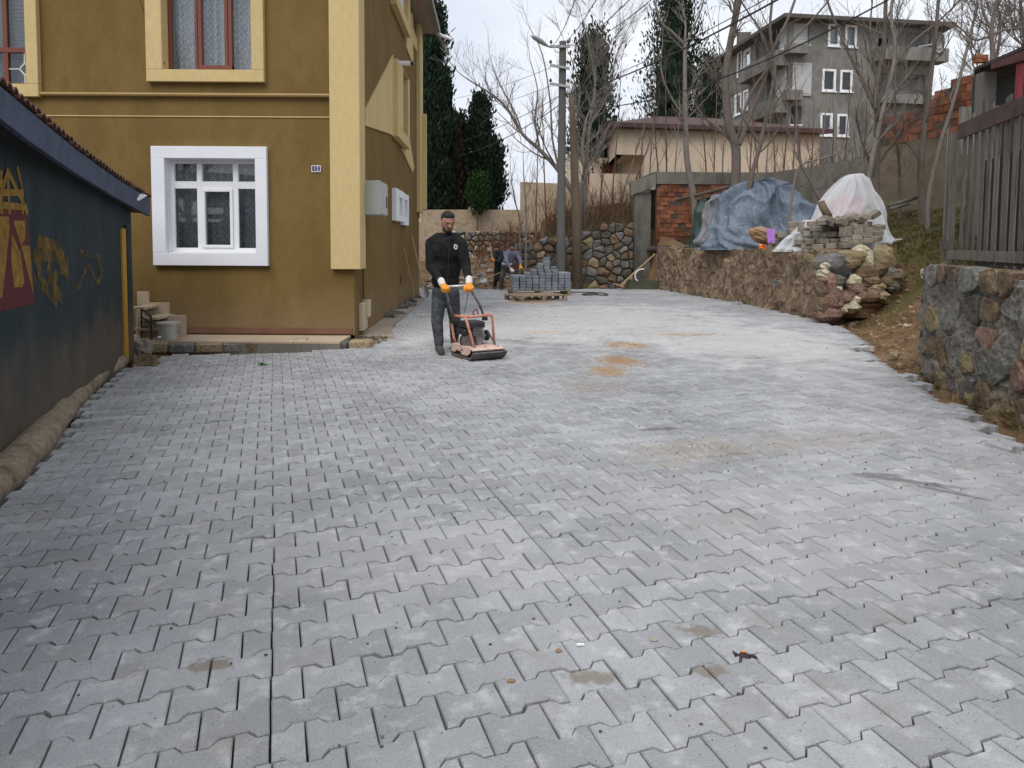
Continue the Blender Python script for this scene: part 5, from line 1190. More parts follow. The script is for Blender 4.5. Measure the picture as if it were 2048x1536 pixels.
m_.build('lamp_head',mat('lamp_grey',[(.42,.43,.44),(.5,.51,.52)],rough=.4),pole,smooth=True)
m_=MB(); m_.tube([Vector((P(1157,470,21.7).x,21.7,-.1)),P(1152,420,21.7),P(1146,260,21.7),P(1142,187,21.7)],[.17,.14,.105,.075],10)
M_post=mat('brown_old_trunk',[(.10,.075,.05),(.17,.13,.09),(.13,.105,.08)],scale=2.5,rough=.95,speck=.2,bump=.8,bscale=25,stretch=(1,1,.2),spec=.1)
tag(m_.build('wooden_post',M_post,smooth=True),'tapered brown wooden post with a sawn top just right of the concrete pole','post')
M_cable=mat('black_cable',[(.02,.02,.02)],rough=.6,speck=0)
def cable(a,b,sag,label,r=.012,n=14):
    pts=[a+(b-a)*(k/n)-up*sag*4*(k/n)*(1-k/n) for k in range(n+1)]; m_=MB(); m_.tube(pts,r,5); tag(m_.build('overhead_cable',M_cable),label,'cable','overhead cables strung from the pole')
top=P(1136,92,YP); 
for k,(x,y,Y,lb) in enumerate([(1180,-90,9,'thin cable rising steeply from the pole top, nearest the lamp'),(1240,-90,9,'second thin cable rising from the pole top'),(1330,-80,9,'third thin cable fanning up from the pole top'),(1385,-75,9,'rightmost thin cable fanning up from the pole top')]):
    cable(P(1102+k*12,92,YP),P(x,y,Y),.25,lb,.008)
cable(P(1130,190,YP),P(1660,-60,9),.2,'thick black cable running up right across the bare trees',.016)
cable(P(1130,186,YP),P(1640,-62,9),.15,'thinner cable just above the thick black one',.008)
cable(P(1130,215,YP),P(1900,-70,10),.6,'thick lower cable crossing the grey apartment block',.014)
cable(P(1122,208,YP),P(846,318,34),.5,'black cable running down left from the pole to the cypresses',.014)
cable(P(1122,190,YP),P(846,300,34),.3,'upper black cable running down left from the pole',.010)
cable(P(1102,135,YP),P(850,205,34),.2,'faint thin cable left of the pole over the sky',.007)
cable(P(1102,172,YP),P(850,235,34),.2,'lowest faint thin cable left of the pole',.007)
cable(P(1150,330,22),P(1105,330,24),.01,'short slack line between the post and the pole',.006)
a=P(1010,470,5); cable(plH.px(268,-40,.03),plH.px(333,132,.03),.06,'thin loose wire hanging across the upper window of the ochre house',.004)
# ------------------------------------------------------------------ picket fence
fa=P(1917,470,7.65); fb=P(2048,470,6.12); plP=Pl((fa.x,fa.y),(fb.x,fb.y)); dirp=plP.u
fence=thing('picket_fence',(fa.x,fa.y,1.2),'tall weathered grey board fence with a dark red top rail above the stone wall','fence')
R=random.Random(12); zt0=plP.uv(1918,267)[1]; x=.01; k=0
xe_=plP.W+1.6; topz=zt0; 
while x<xe_:
    w_=R.uniform(.085,.125) if x>.5 else R.uniform(.07,.09); z0_=1.22+R.uniform(-.02,.03); 
    if x<.48: z0_=1.36
    m_=MB(); lean=R.uniform(-.012,.012); d0_=R.uniform(-.004,.006)
    zt_t=topz+.10+R.uniform(-.10,.14)
    vs=[plP.pt(x,z0_,d0_),plP.pt(x+w_,z0_+R.uniform(-.01,.01),d0_),plP.pt(x+w_+lean,zt_t,d0_),plP.pt(x+lean,zt_t+R.uniform(-.02,.02),d0_)]
    m_.prism(vs,plP.n*-.012); m_.build('board',M_wood_old,fence); x+=w_+R.uniform(.075,.10); k+=1
m_=MB(); m_.pbox(plP,-.06,xe_,topz-.075,topz+.085,.008,.036); m_.build('top_rail',mat('faded_dark_red_paint',[(.05,.028,.026),(.105,.06,.055)],scale=5,rough=.9,speck=.3),fence)
m_=MB(); zl_=plP.uv(1930,509)[1]; m_.pbox(plP,-.12,xe_,zl_-.055,zl_+.045,.008,.06); m_.build('bottom_rail',M_wood_old,fence)
m_=MB(); m_.pbox(plP,-.2,xe_,zl_-.02,zl_+.03,-.10,-.03); m_.build('bottom_rail',M_wood_old,fence)
ga=P(1885,470,9.0); plG=Pl((ga.x,9.0),(fa.x-.03,fa.y+.03)); x=0; R=random.Random(13)
while x<plG.W-.04:
    w_=R.uniform(.10,.14); m_=MB(); zt_t=2.92-.1*x+R.uniform(-.12,.04); m_.pbox(plG,x,min(x+w_,plG.W),1.24,zt_t,-.012,0); m_.build('board',M_wood_old,fence); x+=w_+.14
m_=MB(); m_.pbox(plG,-.02,plG.W,1.40,1.49,.002,.03); m_.build('bottom_rail',M_wood_old,fence)
for (x0,y0,x1,y1) in ((1919,214,1941,256),(1943,226,1949,250),(1952,232,1960,246),(1968,228,1975,240),(1990,212,2003,232)):
    m_=MB(); a=P(x0,y1,7.9); b=P(x1,y0,7.9); m_.box(a.x,b.x,7.88,7.92,a.z-.3,b.z); m_.build('board',M_wood_old,fence)
m_=MB(); m_.pbox(plP,-1.5,xe_,.9,2.5,-.75,-.70); _side=m_
# dark lean-to behind it
sh2=thing('shed',(P(2040,470,11).x,11,2.2),'dark open lean-to with a red roof edge behind the board fence','shed')
m_=MB(); a=P(1952,215,11.5); b=P(2160,130,11.0); m_.box(a.x,b.x+1,11.5,11.62,1.6,P(2000,152,11.5).z); m_.build('wall',mat('dark_green_grey_panel',[(.018,.022,.02),(.035,.04,.036)],scale=2,rough=.8),sh2)
m_=MB(); m_.box(a.x-.03,a.x+.18,11.3,11.499,1.6,P(1955,146,11.4).z); m_.build('corner_post',M_conc2,sh2)
ra=P(1949,141,11.6); rb_=P(2060,93,9.8); rc=rb_+Vector((2.2,2.6,.15)); rd=ra+Vector((2.2,3.4,.3))
m_=MB(); m_.prism([ra,rb_,rc,rd],(0,0,.05)); m_.build('roof',mat('dark_roof_felt',[(.03,.022,.02),(.06,.045,.04)],rough=.9),sh2)
m_=MB(); m_.prism([ra+(rb_-ra)*.35+Vector((0,0,-.015)),rb_+Vector((0,0,-.03)),rb_+Vector((0,0,-.17)),ra+(rb_-ra)*.35+Vector((0,0,-.10))],Vector((-.03,-.03,0))); m_.build('roof_fascia',mat('red_fascia',[(.07,.022,.02),(.13,.045,.04)],scale=6,rough=.85,speck=.25),sh2)
m_=MB(); m_.bar(P(2036,205,10.2),P(2041,128,10.2),.07,.07); m_.build('post',mat('red_post',[(.20,.025,.03)],rough=.7),sh2)
R=random.Random(3)
_side.build('wall',M_dark,sh2)
bt=thing('chimney_stub',tuple(P(1964,125,11.9)),'short stub of orange bricks on the lean-to roof corner','bricks')
for k in range(4):
    a=P(1953+12*(k%2),124-(k//2)*8,11.9); m_=MB(); m_.box(a.x,a.x+.1,11.9,12.0,a.z,a.z+.06); m_.build('brick',M_brick,bt)
# ------------------------------------------------------------------ tarpaulins and heap
def drape(name,c,rx,ry,h,seed,mat_,label,cat,pw=1.6,nf=9,fold=.07,crease=.06,peak=(0,0),na=190,nr=64,bumpy=.12,group=None,folds=((2.1,1.3,1),(1.2,-2.4,.9),(4.3,3.0,.5),(.5,4.2,.7))):
    mb=MB(); R=random.Random(seed); ph=[R.uniform(0,6) for _ in range(4)]
    for i in range(nr+1):
        t=i/nr
        for k in range(na):
            a=2*math.pi*k/na
            lob=1+.10*math.sin(2*a+ph[0])+.07*math.sin(3*a+ph[1])
            fl=fold*t*(abs(math.sin(nf*.5*a+ph[2]+1.2*noise.noise(Vector((math.cos(a)*1.3,math.sin(a)*1.3,seed)))))-.5)*2
            r=t*(lob+fl)
            x=peak[0]*(1-t)*rx+math.cos(a)*r*rx; y=peak[1]*(1-t)*ry+math.sin(a)*r*ry
            q=Vector((x,y,0)); z=h*(1-t**pw)
            z+=bumpy*h*noise.noise(Vector((x*1.6,y*1.6,seed*2.1)))*(1-t**4)*min(1,t*3)
            wp=1.6*noise.noise(Vector((x*.9,y*.9,z*.9+seed))); arc=a*1.2*rx; rd=0
            for (fa,fz,w_) in folds:
                s_=abs(math.sin(fa*arc+fz*z+wp*2.2+2.2*noise.noise(Vector((arc*.8,z*.8,fa*3+seed))))); rd+=w_*(1-s_)**1.7*(.35+.9*max(0,.5+noise.noise(Vector((arc*.9,z*1.1,fz+seed)))))
            rd-=.35; z+=crease*.45*rd*min(1,t*4)*(1-t**8)
            off=crease*rd+.05*noise.noise(Vector((math.cos(a)*1.6,math.sin(a)*1.6,z*1.2+seed)))
            x+=math.cos(a)*off; y+=math.sin(a)*off
            gz=max(H(c.x+x,c.y+y),1.27); wz=1-t**6
            mb.v.append((c.x+x,c.y+y,max((c.z+z)*wz+(gz+.01)*(1-wz),gz+.01)))
    for i in range(nr):
        for k in range(na):
            k2=(k+1)%na; mb.f.append((i*na+k,(i+1)*na+k,(i+1)*na+k2,i*na+k2))
    o=mb.build(name,mat_,smooth=True); tag(o,label,cat,group); return o
M_tarp=mat('blue_grey_tarpaulin',[(.06,.085,.12),(.145,.185,.235),(.09,.12,.16)],scale=2.2,rough=.5,speck=.12,sscale=12,bump=3.5,bscale=7,spec=.4)
M_tarp2=mat('grey_silver_tarpaulin',[(.07,.07,.085),(.30,.30,.33)],scale=6,rough=.6,speck=.1,stretch=(1,1,.3),spec=.4)
c=P(1538,487,18.6); c.z=H(c.x,c.y)
drape('tarpaulin',c,1.58,1.1,(P(1530,352,18.6).z-c.z)*.93,3,M_tarp,'large crumpled blue grey tarpaulin heaped over a pile behind the retaining wall','tarpaulin',pw=2.1,nf=13,fold=.07,crease=.14,bumpy=.12,peak=(-.22,0))
c=P(1434,470,20.0); c.z=H(c.x,c.y)
drape('tarpaulin',c,.5,.5,P(1430,388,20.0).z-c.z,5,M_tarp2,'narrow silver and black striped tarpaulin hanging left of the big blue one','tarpaulin',pw=2.2,nf=22,fold=.12,crease=.1)
c=P(1405,470,21.2); c.z=H(c.x,c.y)
drape('tarpaulin',c,.4,.5,P(1405,398,21.2).z-c.z,6,mat('dark_green_sheet',[(.02,.045,.035),(.05,.085,.07)],rough=.6),'dark green sheet tucked against the brick pier','tarpaulin',pw=2,nf=9,crease=.08)
M_film=mat('milky_plastic_film',[(.66,.68,.70),(.80,.81,.83)],scale=3,rough=.35,speck=.05,bump=1.0,bscale=8,spec=.5)
def film(m,lo,hi):
    t=m.node_tree; bs=t.nodes['Principled BSDF']; lw=N(t,'ShaderNodeLayerWeight'); lw.inputs[0].default_value=.45; mr=N(t,'ShaderNodeMapRange'); mr.inputs[3].default_value=lo; mr.inputs[4].default_value=hi
    t.links.new(lw.outputs['Facing'],mr.inputs[0]); t.links.new(mr.outputs[0],bs.inputs['Alpha'])
film(M_film,.42,.92)
c=P(1697,466,14.7); c.z=H(c.x,c.y)-.02
plf=drape('plastic_sheet',c,.86,.8,P(1700,348,14.7).z-c.z,8,M_film,'tall tent of milky transparent plastic over a pink bundle','plastic sheet',pw=1.9,nf=12,fold=.13,crease=.06,bumpy=.04,folds=((3.2,.9,1),(5.1,-1.5,.8),(2.0,3.0,.5)),peak=(.1,0))
c2=P(1614,440,14.98); c2.z=H(c2.x,c2.y)
drape('plastic_sheet',c2,.60,.36,.70,9,M_film,'low tail of white plastic sheet spreading left of the plastic tent','plastic sheet',pw=1.3,nf=14,fold=.15,crease=.08)
m_=MB(); m_.ell(P(1693,428,14.75),(.36,.30,.38),14,10,nz=.35,seed=3); tag(m_.build('bundle',mat('pink_cloth',[(.40,.10,.17),(.50,.17,.24)],scale=5,rough=.9),smooth=True),'pink bundle showing through the plastic tent','bundle')
m_=MB(); m_.ell(P(1700,452,14.6),(.55,.4,.2),14,8,nz=.5,seed=9); tag(m_.build('bundle',mat('dark_plum_cloth',[(.10,.05,.08),(.17,.09,.12)],rough=.9),smooth=True),'dark plum bundle low inside the plastic tent','bundle')
# old paving blocks in a tumbled pile
M_oldp=mat('old_weathered_block',[(.19,.165,.135),(.29,.255,.21),(.22,.185,.15)],scale=4,rough=.95,rand=.22,speck=.2,sscale=30,bump=.5,bscale=40,spec=.1)
bxm=MB(); bxm.box(-.10,.10,-.08,.08,0,.078); OB=mesh_only(bxm,'paving_block',M_oldp,bevel=.008)
R=random.Random(17); npile=0
def ob(px,py,Y,rot,g=None):
    global npile
    q=P(px,py,Y); o=inst(OB,'paving_block',q,None,rot=rot,scale=(Y/13.9,Y/13.9,1.34*Y/13.9)); tag(o,'one of the old brown grey paving blocks in the tumbled pile before the plastic tent','paving block','old paving blocks piled on the bank'); npile+=1
for row in range(5):
    y=499-row*10.8
    x0=1562+row*8+R.uniform(-8,8); x1=[1690,1700,1725,1735,1700][row]
    if row<3: x0-=18
    x=x0
    while x<x1:
        Y=max(13.8,17.2-(x-1484)*.0228+.12)+.13*row+.05*math.sin(x*.05)
        ob(x,y-(x-1570)*.05*(row>1)+R.uniform(-1.5,1.5),Y,(R.gauss(0,.04),R.gauss(0,.05),R.choice([0,0,math.pi/2])+R.gauss(0,.14)-.15)); 
        x+=R.choice([20,24,24])
for x in range(1692,1772,21):
    for row in range(4 if x<1750 else 3): ob(x+R.uniform(-3,3),496-10.8*row-(x-1690)*.22,13.55+.03*row,(R.gauss(0,.06),R.gauss(0,.08)-.12,.35+R.gauss(0,.2)))
    ob(x+R.uniform(-6,6),446-(x-1690)*.2,13.6,(R.gauss(0,.3),R.gauss(0,.3),.5+R.gauss(0,.5)))
for k in range(18): ob(R.uniform(1640,1712),R.uniform(440,455),13.95+R.uniform(-.1,.15),(R.gauss(0,.4),R.gauss(0,.4),R.uniform(0,3)))
print('pile',npile)
m_=MB(); 
for (x,y,rx,rz) in ((1655,494,55,26),(1690,474,50,26),(1740,462,36,20)): m_.ell(P(x,y,15.1),(rx*.0105,.35,rz*.0102),14,8,nz=.2)
tag(m_.build('soil_heap',M_soil,smooth=True),'earth packed inside the tumbled block pile','soil heap',kind='stuff')
rock(None,P(1527,472,16.5),(.40,.28,.19),mat('orange_rock',[(.26,.14,.07),(.38,.27,.17)],scale=4,rough=.95,speck=.2,bump=1),71,rot=.35,name='boulder',seg=14,rings=10,nz=.35)
tag(bpy.data.objects['boulder'],'large flat orange brown boulder left of the block pile','boulder')
m_=MB(); a=P(1543,470,15.6)
pts=[P(x,y,15.6) for x,y in ((1533,459),(1545,457),(1551,459),(1550,470),(1549,486),(1545,487),(1543,481),(1540,487),(1536,486),(1535,472))]
m_.prism(pts,(0,.03,0)); tag(m_.build('plastic_bag',mat('lilac_plastic',[(.42,.18,.62),(.50,.26,.70)],scale=12,rough=.5,bump=1,bscale=15)),'lilac plastic bag hanging on the old block pile','bag')
m_=MB(); m_.ell(P(1524,494,16.15),(.10,.06,.06),8,6,nz=1.2,seed=5); tag(m_.build('wrapper',mat('orange_wrapper',[(.85,.22,.01)],rough=.5,speck=.05)),'bright orange crumpled wrapper on the bank edge','litter')
m_=MB(); m_.tube([P(1295,499,22.8),P(1340,496,22.5)],[.10,.08],9); tag(m_.build('log',mat('dark_log',[(.03,.025,.02),(.07,.06,.05)],rough=.95)),'dark charred log lying by the brick pier','log')
m_=MB(); m_.ell(P(1348,496,22.2),(.15,.12,.08),9,6,nz=.5,seed=2); tag(m_.build('stone',S_ochre),'yellowish stone on the bank edge between the log and the dark cloth','stone')
m_=MB()
for k in range(6): m_.ell(P(1358+k*9,502-k*2.6,21.2),(.12,.1,.07),8,6,nz=.8,seed=k)
tag(m_.build('cloth',mat('black_white_cloth',[(.012,.012,.014),(.02,.02,.022),(.35,.35,.36)],scale=14,rough=.9,speck=.1)),'black and white patterned cloth crumpled on the bank edge','cloth')
m_=MB(); m_.bar(P(1385,499,20.5),P(1440,492,19.9),.16,.03); tag(m_.build('plank',M_wood_old),'pale plank lying flat in the grass before the striped tarpaulin','plank')
m_=MB(); m_.bar(P(1400,504,20.0),P(1440,500,19.3),.10,.02); tag(m_.build('plank',M_wood_old),'thin white edged plank at the lip of the retaining wall','plank')
m_=MB(); m_.tube([P(1352,401,22.0),P(1456,374,20.0)],[.045,.05],8); tag(m_.build('wooden_pole',M_bark,smooth=True),'long straight pole slanting across the brick pier','pole')
m_=MB(); m_.tube([P(1392,402,21.6),P(1470,380,19.9)],[.03,.04],8); tag(m_.build('wooden_pole',M_bark,smooth=True),'thinner pole just under the slanting one','pole')
m_=MB(); m_.tube([P(1778,412,16),P(1832,395,17)],.05,8); tag(m_.build('pipe',M_conc2,smooth=True),'dark pipe lying at the foot of the rendered wall','pipe')
m_=MB(); m_.tube([P(1780,418,15.8),P(1815,408,16.4)],.04,8); tag(m_.build('pipe',M_conc2,smooth=True),'shorter pipe in front of the dark pipe','pipe')
m_=MB(); m_.tube([P(1642,404,14.0),P(1647,416,13.95),P(1657,434,13.9)],[.07,.075,.08],10); tag(m_.build('log',M_post,smooth=True),'short mossy sawn log standing slanted on the block pile','log')
# hose, coils, odds on the court
M_hose=mat('grey_hose',[(.05,.05,.05),(.09,.09,.085)],rough=.6)
pts=[G(x,y,.02) for x,y in ((1140,584),(1185,584.5),(1207,586),(1216,588.5),(1208,590.5),(1190,588.5),(1172,590),(1164,588.5),(1172,587),(1205,586.6))]
sm=[]
for i in range(len(pts)-1):
    for k in range(4): sm.append(pts[i].lerp(pts[i+1],k/4))
m_=MB(); m_.tube(sm,.018,6); tag(m_.build('hose',M_hose),'thin dark hose looped on the paving right of the pallets','hose')
m_=MB(); pts=[P(1286+16*math.cos(a),552-14*math.sin(a),21.6) for a in [math.pi*(.45+.8*k/8) for k in range(9)]]; m_.tube(pts,.02,6); tag(m_.build('pipe',M_white),'curved white pipe end standing in the back corner','pipe')
m_=MB(); a=G(1240,577,0); m_.box(3.6,4.55,21.75,22.1,-.05,.30); tag(m_.build('timber_baulk',mat('green_grey_timber',[(.055,.055,.035),(.09,.09,.06)],scale=3,rough=.95),bevel=.02),'low mossy timber baulk in the back corner under the laths','timber')
R=random.Random(23)
for k in range(26):
    t_=R.random(); x=850+R.uniform(-22,10); 
rubm=MB()
for k in range(46):
    y=R.choice([13.2,15.0,16.2,17.5])+R.uniform(-.5,.5); xw=plQ.pt(y-FY,0).x; rubm.ell(Vector((xw+R.uniform(.05,.24),y,.07)),(R.uniform(.03,.09),R.uniform(.04,.1),R.uniform(.03,.07)),7,5,nz=.7,seed=k)
tag(rubm.build('rubble',S_grey),'broken block pieces heaped along the foot of the ochre side wall','rubble',kind='stuff')
rubm=MB()
for k in range(70): y=R.uniform(9.6,10.6); rubm.ell(Vector((XC+R.uniform(-.1,.4),y,.04)),(R.uniform(.01,.03),R.uniform(.01,.03),.015),5,4,nz=.7,seed=k)
tag(rubm.build('rubble',S_brown),'small brown crumbs of rubble at the corner of the ochre house','rubble',kind='stuff')
# stones tumbling out of the earth mound
mm=MB(); R=random.Random(31)
for k in range(420):
    x=R.uniform(-2.9,1.0); y=R.uniform(22.0,27.5); r=R.choice([.03,.05,.05,.08,.12]); mm.ell(Vector((x,y,H(x,y)+r*.2)),(r*R.uniform(.8,1.5),r,r*.7),6,4,Matrix.Rotation(R.uniform(0,3),3,'Z'),nz=.6,seed=k)
tag(mm.build('rubble',S_cream if False else mat('mixed_rubble',[(.12,.09,.07),(.24,.19,.16),(.42,.38,.33)],scale=3,rough=.95,rand=.4,speck=.2)),'stones and lumps scattered over the earth mound behind the workers','rubble',kind='stuff')
# litter on the paving
def flat(name,px,py,pts,m,label,cat,th=.004,z=.004,rot=0):
    c=G(px,py,z); m_=MB(); ca,sa=math.cos(rot),math.sin(rot); m_.prism([c+Vector((x*ca-y*sa,x*sa+y*ca,0)) for x,y in pts],(0,0,th)); return tag(m_.build(name,m),label,cat)
wr=thing('sweet_wrapper',tuple(G(1490,1314,.003)),'shiny black, red and yellow twisted sweet wrapper on the near paving','litter')
c=G(1490,1312,.004); m_=MB(); 
for i in range(9):
    t_=i/8; wd_=[.018,.010,.006,.015,.018,.016,.006,.010,.017][i]; 
    for s_ in (-1,0,1): m_.v.append((c.x-.038+.076*t_,c.y+.008-.018*t_+s_*wd_,c.z+.002+(.010 if s_==0 and 2<i<6 else .002)+.003*math.sin(i*2+s_)))
for i in range(8):
    for j in range(2): m_.f.append((i*3+j,i*3+j+1,i*3+j+4,i*3+j+3))
m_.build('foil',mat('black_foil',[(.02,.006,.006),(.05,.01,.01)],scale=60,rough=.25,speck=.2),wr)
m_=MB(); m_.prism([c+Vector((x,y,.0155)) for x,y in ((-.014,.008),(.004,.004),(.004,-.006),(-.014,-.001))],(0,0,.002)); m_.build('print',mat('yellow_print',[(.75,.52,.10),(.70,.10,.05)],scale=120,rough=.4),wr)
flat('paper_scrap',1161,1290,[(-.014,-.006),(.014,-.004),(.013,.007),(-.013,.005)],M_white,'small white paper scrap in a joint of the near paving','litter')
flat('dry_leaf',1118,1302,[(-.012,-.004),(-.002,-.010),(.012,-.002),(.004,.009),(-.008,.008)],mat('dry_leaf',[(.30,.17,.09)],rough=.9),'tiny dry brown leaf beside the paper scrap','leaf')
flat('dry_leaf',1022,1362,[(-.014,-.006),(.010,-.008),(.014,.004),(-.004,.010)],bpy.data.materials['dry_leaf'],'curled yellowish leaf by the cut block in the near paving','leaf')
gl=MB(); c=G(525,730,.0)
for k in range(9):
    a=random.uniform(0,6); d=Vector((math.cos(a),math.sin(a)*.6,random.uniform(.1,.7)))*.07; s_=d.cross(up).normalized()*.02; gl.add([c,c+d*.6+s_,c+d,c+d*.6-s_],[(0,1,2,3)])
tag(gl.build('green_sprig',mat('green_leaf',[(.03,.16,.03),(.05,.22,.05)],rough=.6)),'small fresh green sprig lying on the paving before the terrace','leaf')
flat('paper_scrap',1640,663,[(-.05,-.02),(.05,-.015),(.045,.025),(-.05,.02)],M_white,'white scrap near the right edge of the far paving','litter')
flat('dry_leaf',894,898,[(-.03,-.008),(.02,-.014),(.03,.006),(-.01,.014)],bpy.data.materials['dry_leaf'],'brown leaf lying in the middle of the paving','leaf')
flat('coin',1308,1279,[(.016*math.cos(a*math.pi/6),.013*math.sin(a*math.pi/6)) for a in range(12)],mat('dull_disc',[(.38,.33,.26)],rough=.7),'flat pale disc pressed on a dark block of the near paving','litter',th=.002)
spm=MB(); R=random.Random(77)
for k in range(520):
    y=1.9*math.exp(R.random()*2.2); x=R.uniform(-.7,.7)*y; 
    if not inpoly(x,y,COURT): continue
    r=R.choice([.0012,.002,.002,.004])*(1+y*.10); spm.ell(Vector((x,y,.003)),(r*R.uniform(.8,1.8),r,r*.6),5,3,seed=k)
tag(spm.build('grit',mat('grit',[(.03,.03,.03),(.12,.11,.10)],scale=40,rough=1,rand=.5)),'scattered dark grit and crumbs on the paving blocks','grit',kind='stuff')

sdm=MB(); R=random.Random(55)
for (px,py,rx,ry,n) in ((1252,690,.36,.40,900),(1240,722,.32,.42,900),(1370,669,.6,.22,500),(1215,742,.26,.4,300),(1060,605,.9,.4,250),(1395,900,.7,.3,200)):
    gx,gy=gxy(px,py)
    for k in range(n):
        x=gx+R.gauss(0,rx*.5); y=gy+R.gauss(0,ry*.5); r=R.uniform(.004,.009)
        b=len(sdm.v); a=R.uniform(0,6.28)
        sdm.add([(x+r*math.cos(a+q*2.09),y+r*math.sin(a+q*2.09),.003) for q in range(3)]+[(x,y,.003+r*.9)],[(0,1,3),(1,2,3),(2,0,3)])
tag(sdm.build('sand',mat('orange_sand',[(.33,.21,.11),(.44,.30,.17)],scale=8,rough=1,rand=.25,spec=.05)),'thin spills of orange sand on the far paving','sand',kind='stuff')
# ------------------------------------------------------------------ pale house behind the bank
M_pale=mat('pale_peach_render',[(.58,.46,.34),(.66,.54,.41)],scale=.8,rough=.9,speck=.05,spec=.15); M_roofr=mat('maroon_roof_sheet',[(.05,.022,.019),(.085,.036,.030)],scale=3,rough=.6,speck=.15)
bh=thing('house',(8,31,3.5),'single storey peach coloured house with a maroon hipped roof behind the saplings','house')
ez=zt(1234,248,27.0); a0_=P(1234,262,27.0); a1_=P(1640,270,28.2); a2_=P(1193,307,36.0)
plf_=Pl((a0_.x,27.0),(a1_.x,28.2)); pls_=Pl((a2_.x,36.0),(a0_.x,27.0)); zlow=zt(1260,309,27.0)
xr=plf_.uv(1288,330)[0]
m_=MB(); m_.pbox(plf_,0,plf_.W,zlow,ez,-.25,0); m_.pbox(plf_,xr,plf_.W,3.0,zlow-.001,-.25,-.001); m_.pbox(pls_,0,pls_.W-.01,zlow,ez,-.25,-.002)
m_.pbox(plf_,xr,xr+.25,3.0,zlow-.001,-3.2,-.26)
m_.pbox(plf_,-1.2,xr,3.0,zlow+.25,-3.4,-3.2)
m_.prism([pls_.pt(.3,zlow,-.01),pls_.pt(pls_.W,zlow,-.01),plf_.pt(xr,zlow,-.26),plf_.pt(xr,zlow,-3.2)],(0,0,.08)); 
m_.quad(Vector((a1_.x,28.2,3)),Vector((a1_.x-.5,37,3)),Vector((a1_.x-.5,37,ez)),Vector((a1_.x,28.2,ez)))
m_.build('wall',M_pale,bh)
m_=MB(); m_.pbox(plf_,-.9,xr,3.0,zt(1240,345,27.0),-.6,-.45); m_.build('parapet',M_pale,bh)
m_=MB(); m_.pbox(plf_,xr-.75,xr-.35,3.2,zlow-.02,-3.19,-3.1); m_.pbox(plf_,xr-1.4,xr-1.1,3.2,zlow-.4,-3.19,-3.1); m_.build('door',M_brownpvc,bh)
ov=.35
c0=plf_.pt(-ov,ez,ov); c1=plf_.pt(plf_.W+ov,ez,ov); c2=Vector((a1_.x-.5+ov,37.3,ez)); c3=pls_.pt(-ov,ez,ov)
pk1=Vector((a0_.x+2.6,31.6,zt(1400,228,31))); pk2=Vector((a1_.x-3.2,32,zt(1400,228,31)))
m_=MB(); m_.add([c0,c1,c2,c3,pk1,pk2],[(0,1,5,4),(1,2,5),(2,3,4,5),(3,0,4)]); m_.build('roof',M_roofr,bh)
m_=MB(); 
for a,b in ((c0,c1),(c3,c0)):
    m_.prism([a,b,b-up*.17,a-up*.17],(b-a).cross(up).normalized()*.05)
m_.prism([c0-up*.165,c1-up*.165,plf_.pt(plf_.W,ez-.165,0),plf_.pt(0,ez-.165,0)],(0,0,.02))
m_.build('eaves_board',M_roofr,bh)
R=random.Random(2); n=26
for k in range(n):
    pass
# ------------------------------------------------------------------ grey apartment block
M_cem=mat('bare_grey_cement',[(.11,.108,.098),(.215,.21,.19),(.15,.146,.13)],scale=.7,rough=.95,speck=.12,sscale=6,bump=.3,bscale=10,stretch=(1,1,.6),spec=.1)
M_balc=mat('pale_balcony_wall',[(.40,.40,.40),(.48,.48,.48)],rough=.9,speck=.05)
ap=thing('apartment_building',(20,46,4),'four storey bare cement apartment block with white windows and corner balconies on the hill','building')
Yc=42.0; C0=P(1578,80,Yc); Cr=P(1868,80,43.3); Cl=P(1424,150,53.5)
zr=zt(1580,42,Yc); plA=Pl((C0.x,Yc),(Cr.x,43.3)); plL=Pl((Cl.x,53.5),(C0.x,Yc))
def rA(pl,x0,y0,x1,y1):
    xm=(x0+x1)/2; a=pl.uv(x0,y0)[0]; b=pl.uv(x1,y1)[0]; return (a,b,pl.uv(xm,y1)[1],pl.uv(xm,y0)[1])
winA=[rA(plA,1657,48,1679,93),rA(plA,1691,50,1713,95),rA(plA,1645,138,1671,183),rA(plA,1681,140,1704,184),rA(plA,1641,226,1664,272),rA(plA,1675,228,1696,273)]
opA=[rA(plA,1757,55,1862,100),rA(plA,1754,148,1850,192),rA(plA,1588,45,1618,90),rA(plA,1580,130,1603,180),rA(plA,1582,212,1602,250)]
winL=[rA(plL,1475,103,1483,153),rA(plL,1488,98,1500,143),rA(plL,1436,140,1448,180),rA(plL,1470,188,1482,230),rA(plL,1487,180,1496,222)]
opL=[rA(plL,1512,60,1572,112),rA(plL,1535,140,1574,195)]
m_=MB(); holes_wall(m_,plA,0,plA.W,2,zr,winA+opA,.25); holes_wall(m_,plL,0,plL.W,2,zr,winL+opL,.25)
m_.quad(Vector((Cr.x,43.3,2)),Vector((Cr.x+1,54,2)),Vector((Cr.x+1,54,zr)),Vector((Cr.x,43.3,zr)))
m_.quad(Vector((Cr.x+1,54,2)),Vector((Cl.x,53.5,2)),Vector((Cl.x,53.5,zr)),Vector((Cr.x+1,54,zr)))
m_.build('wall',M_cem,ap)
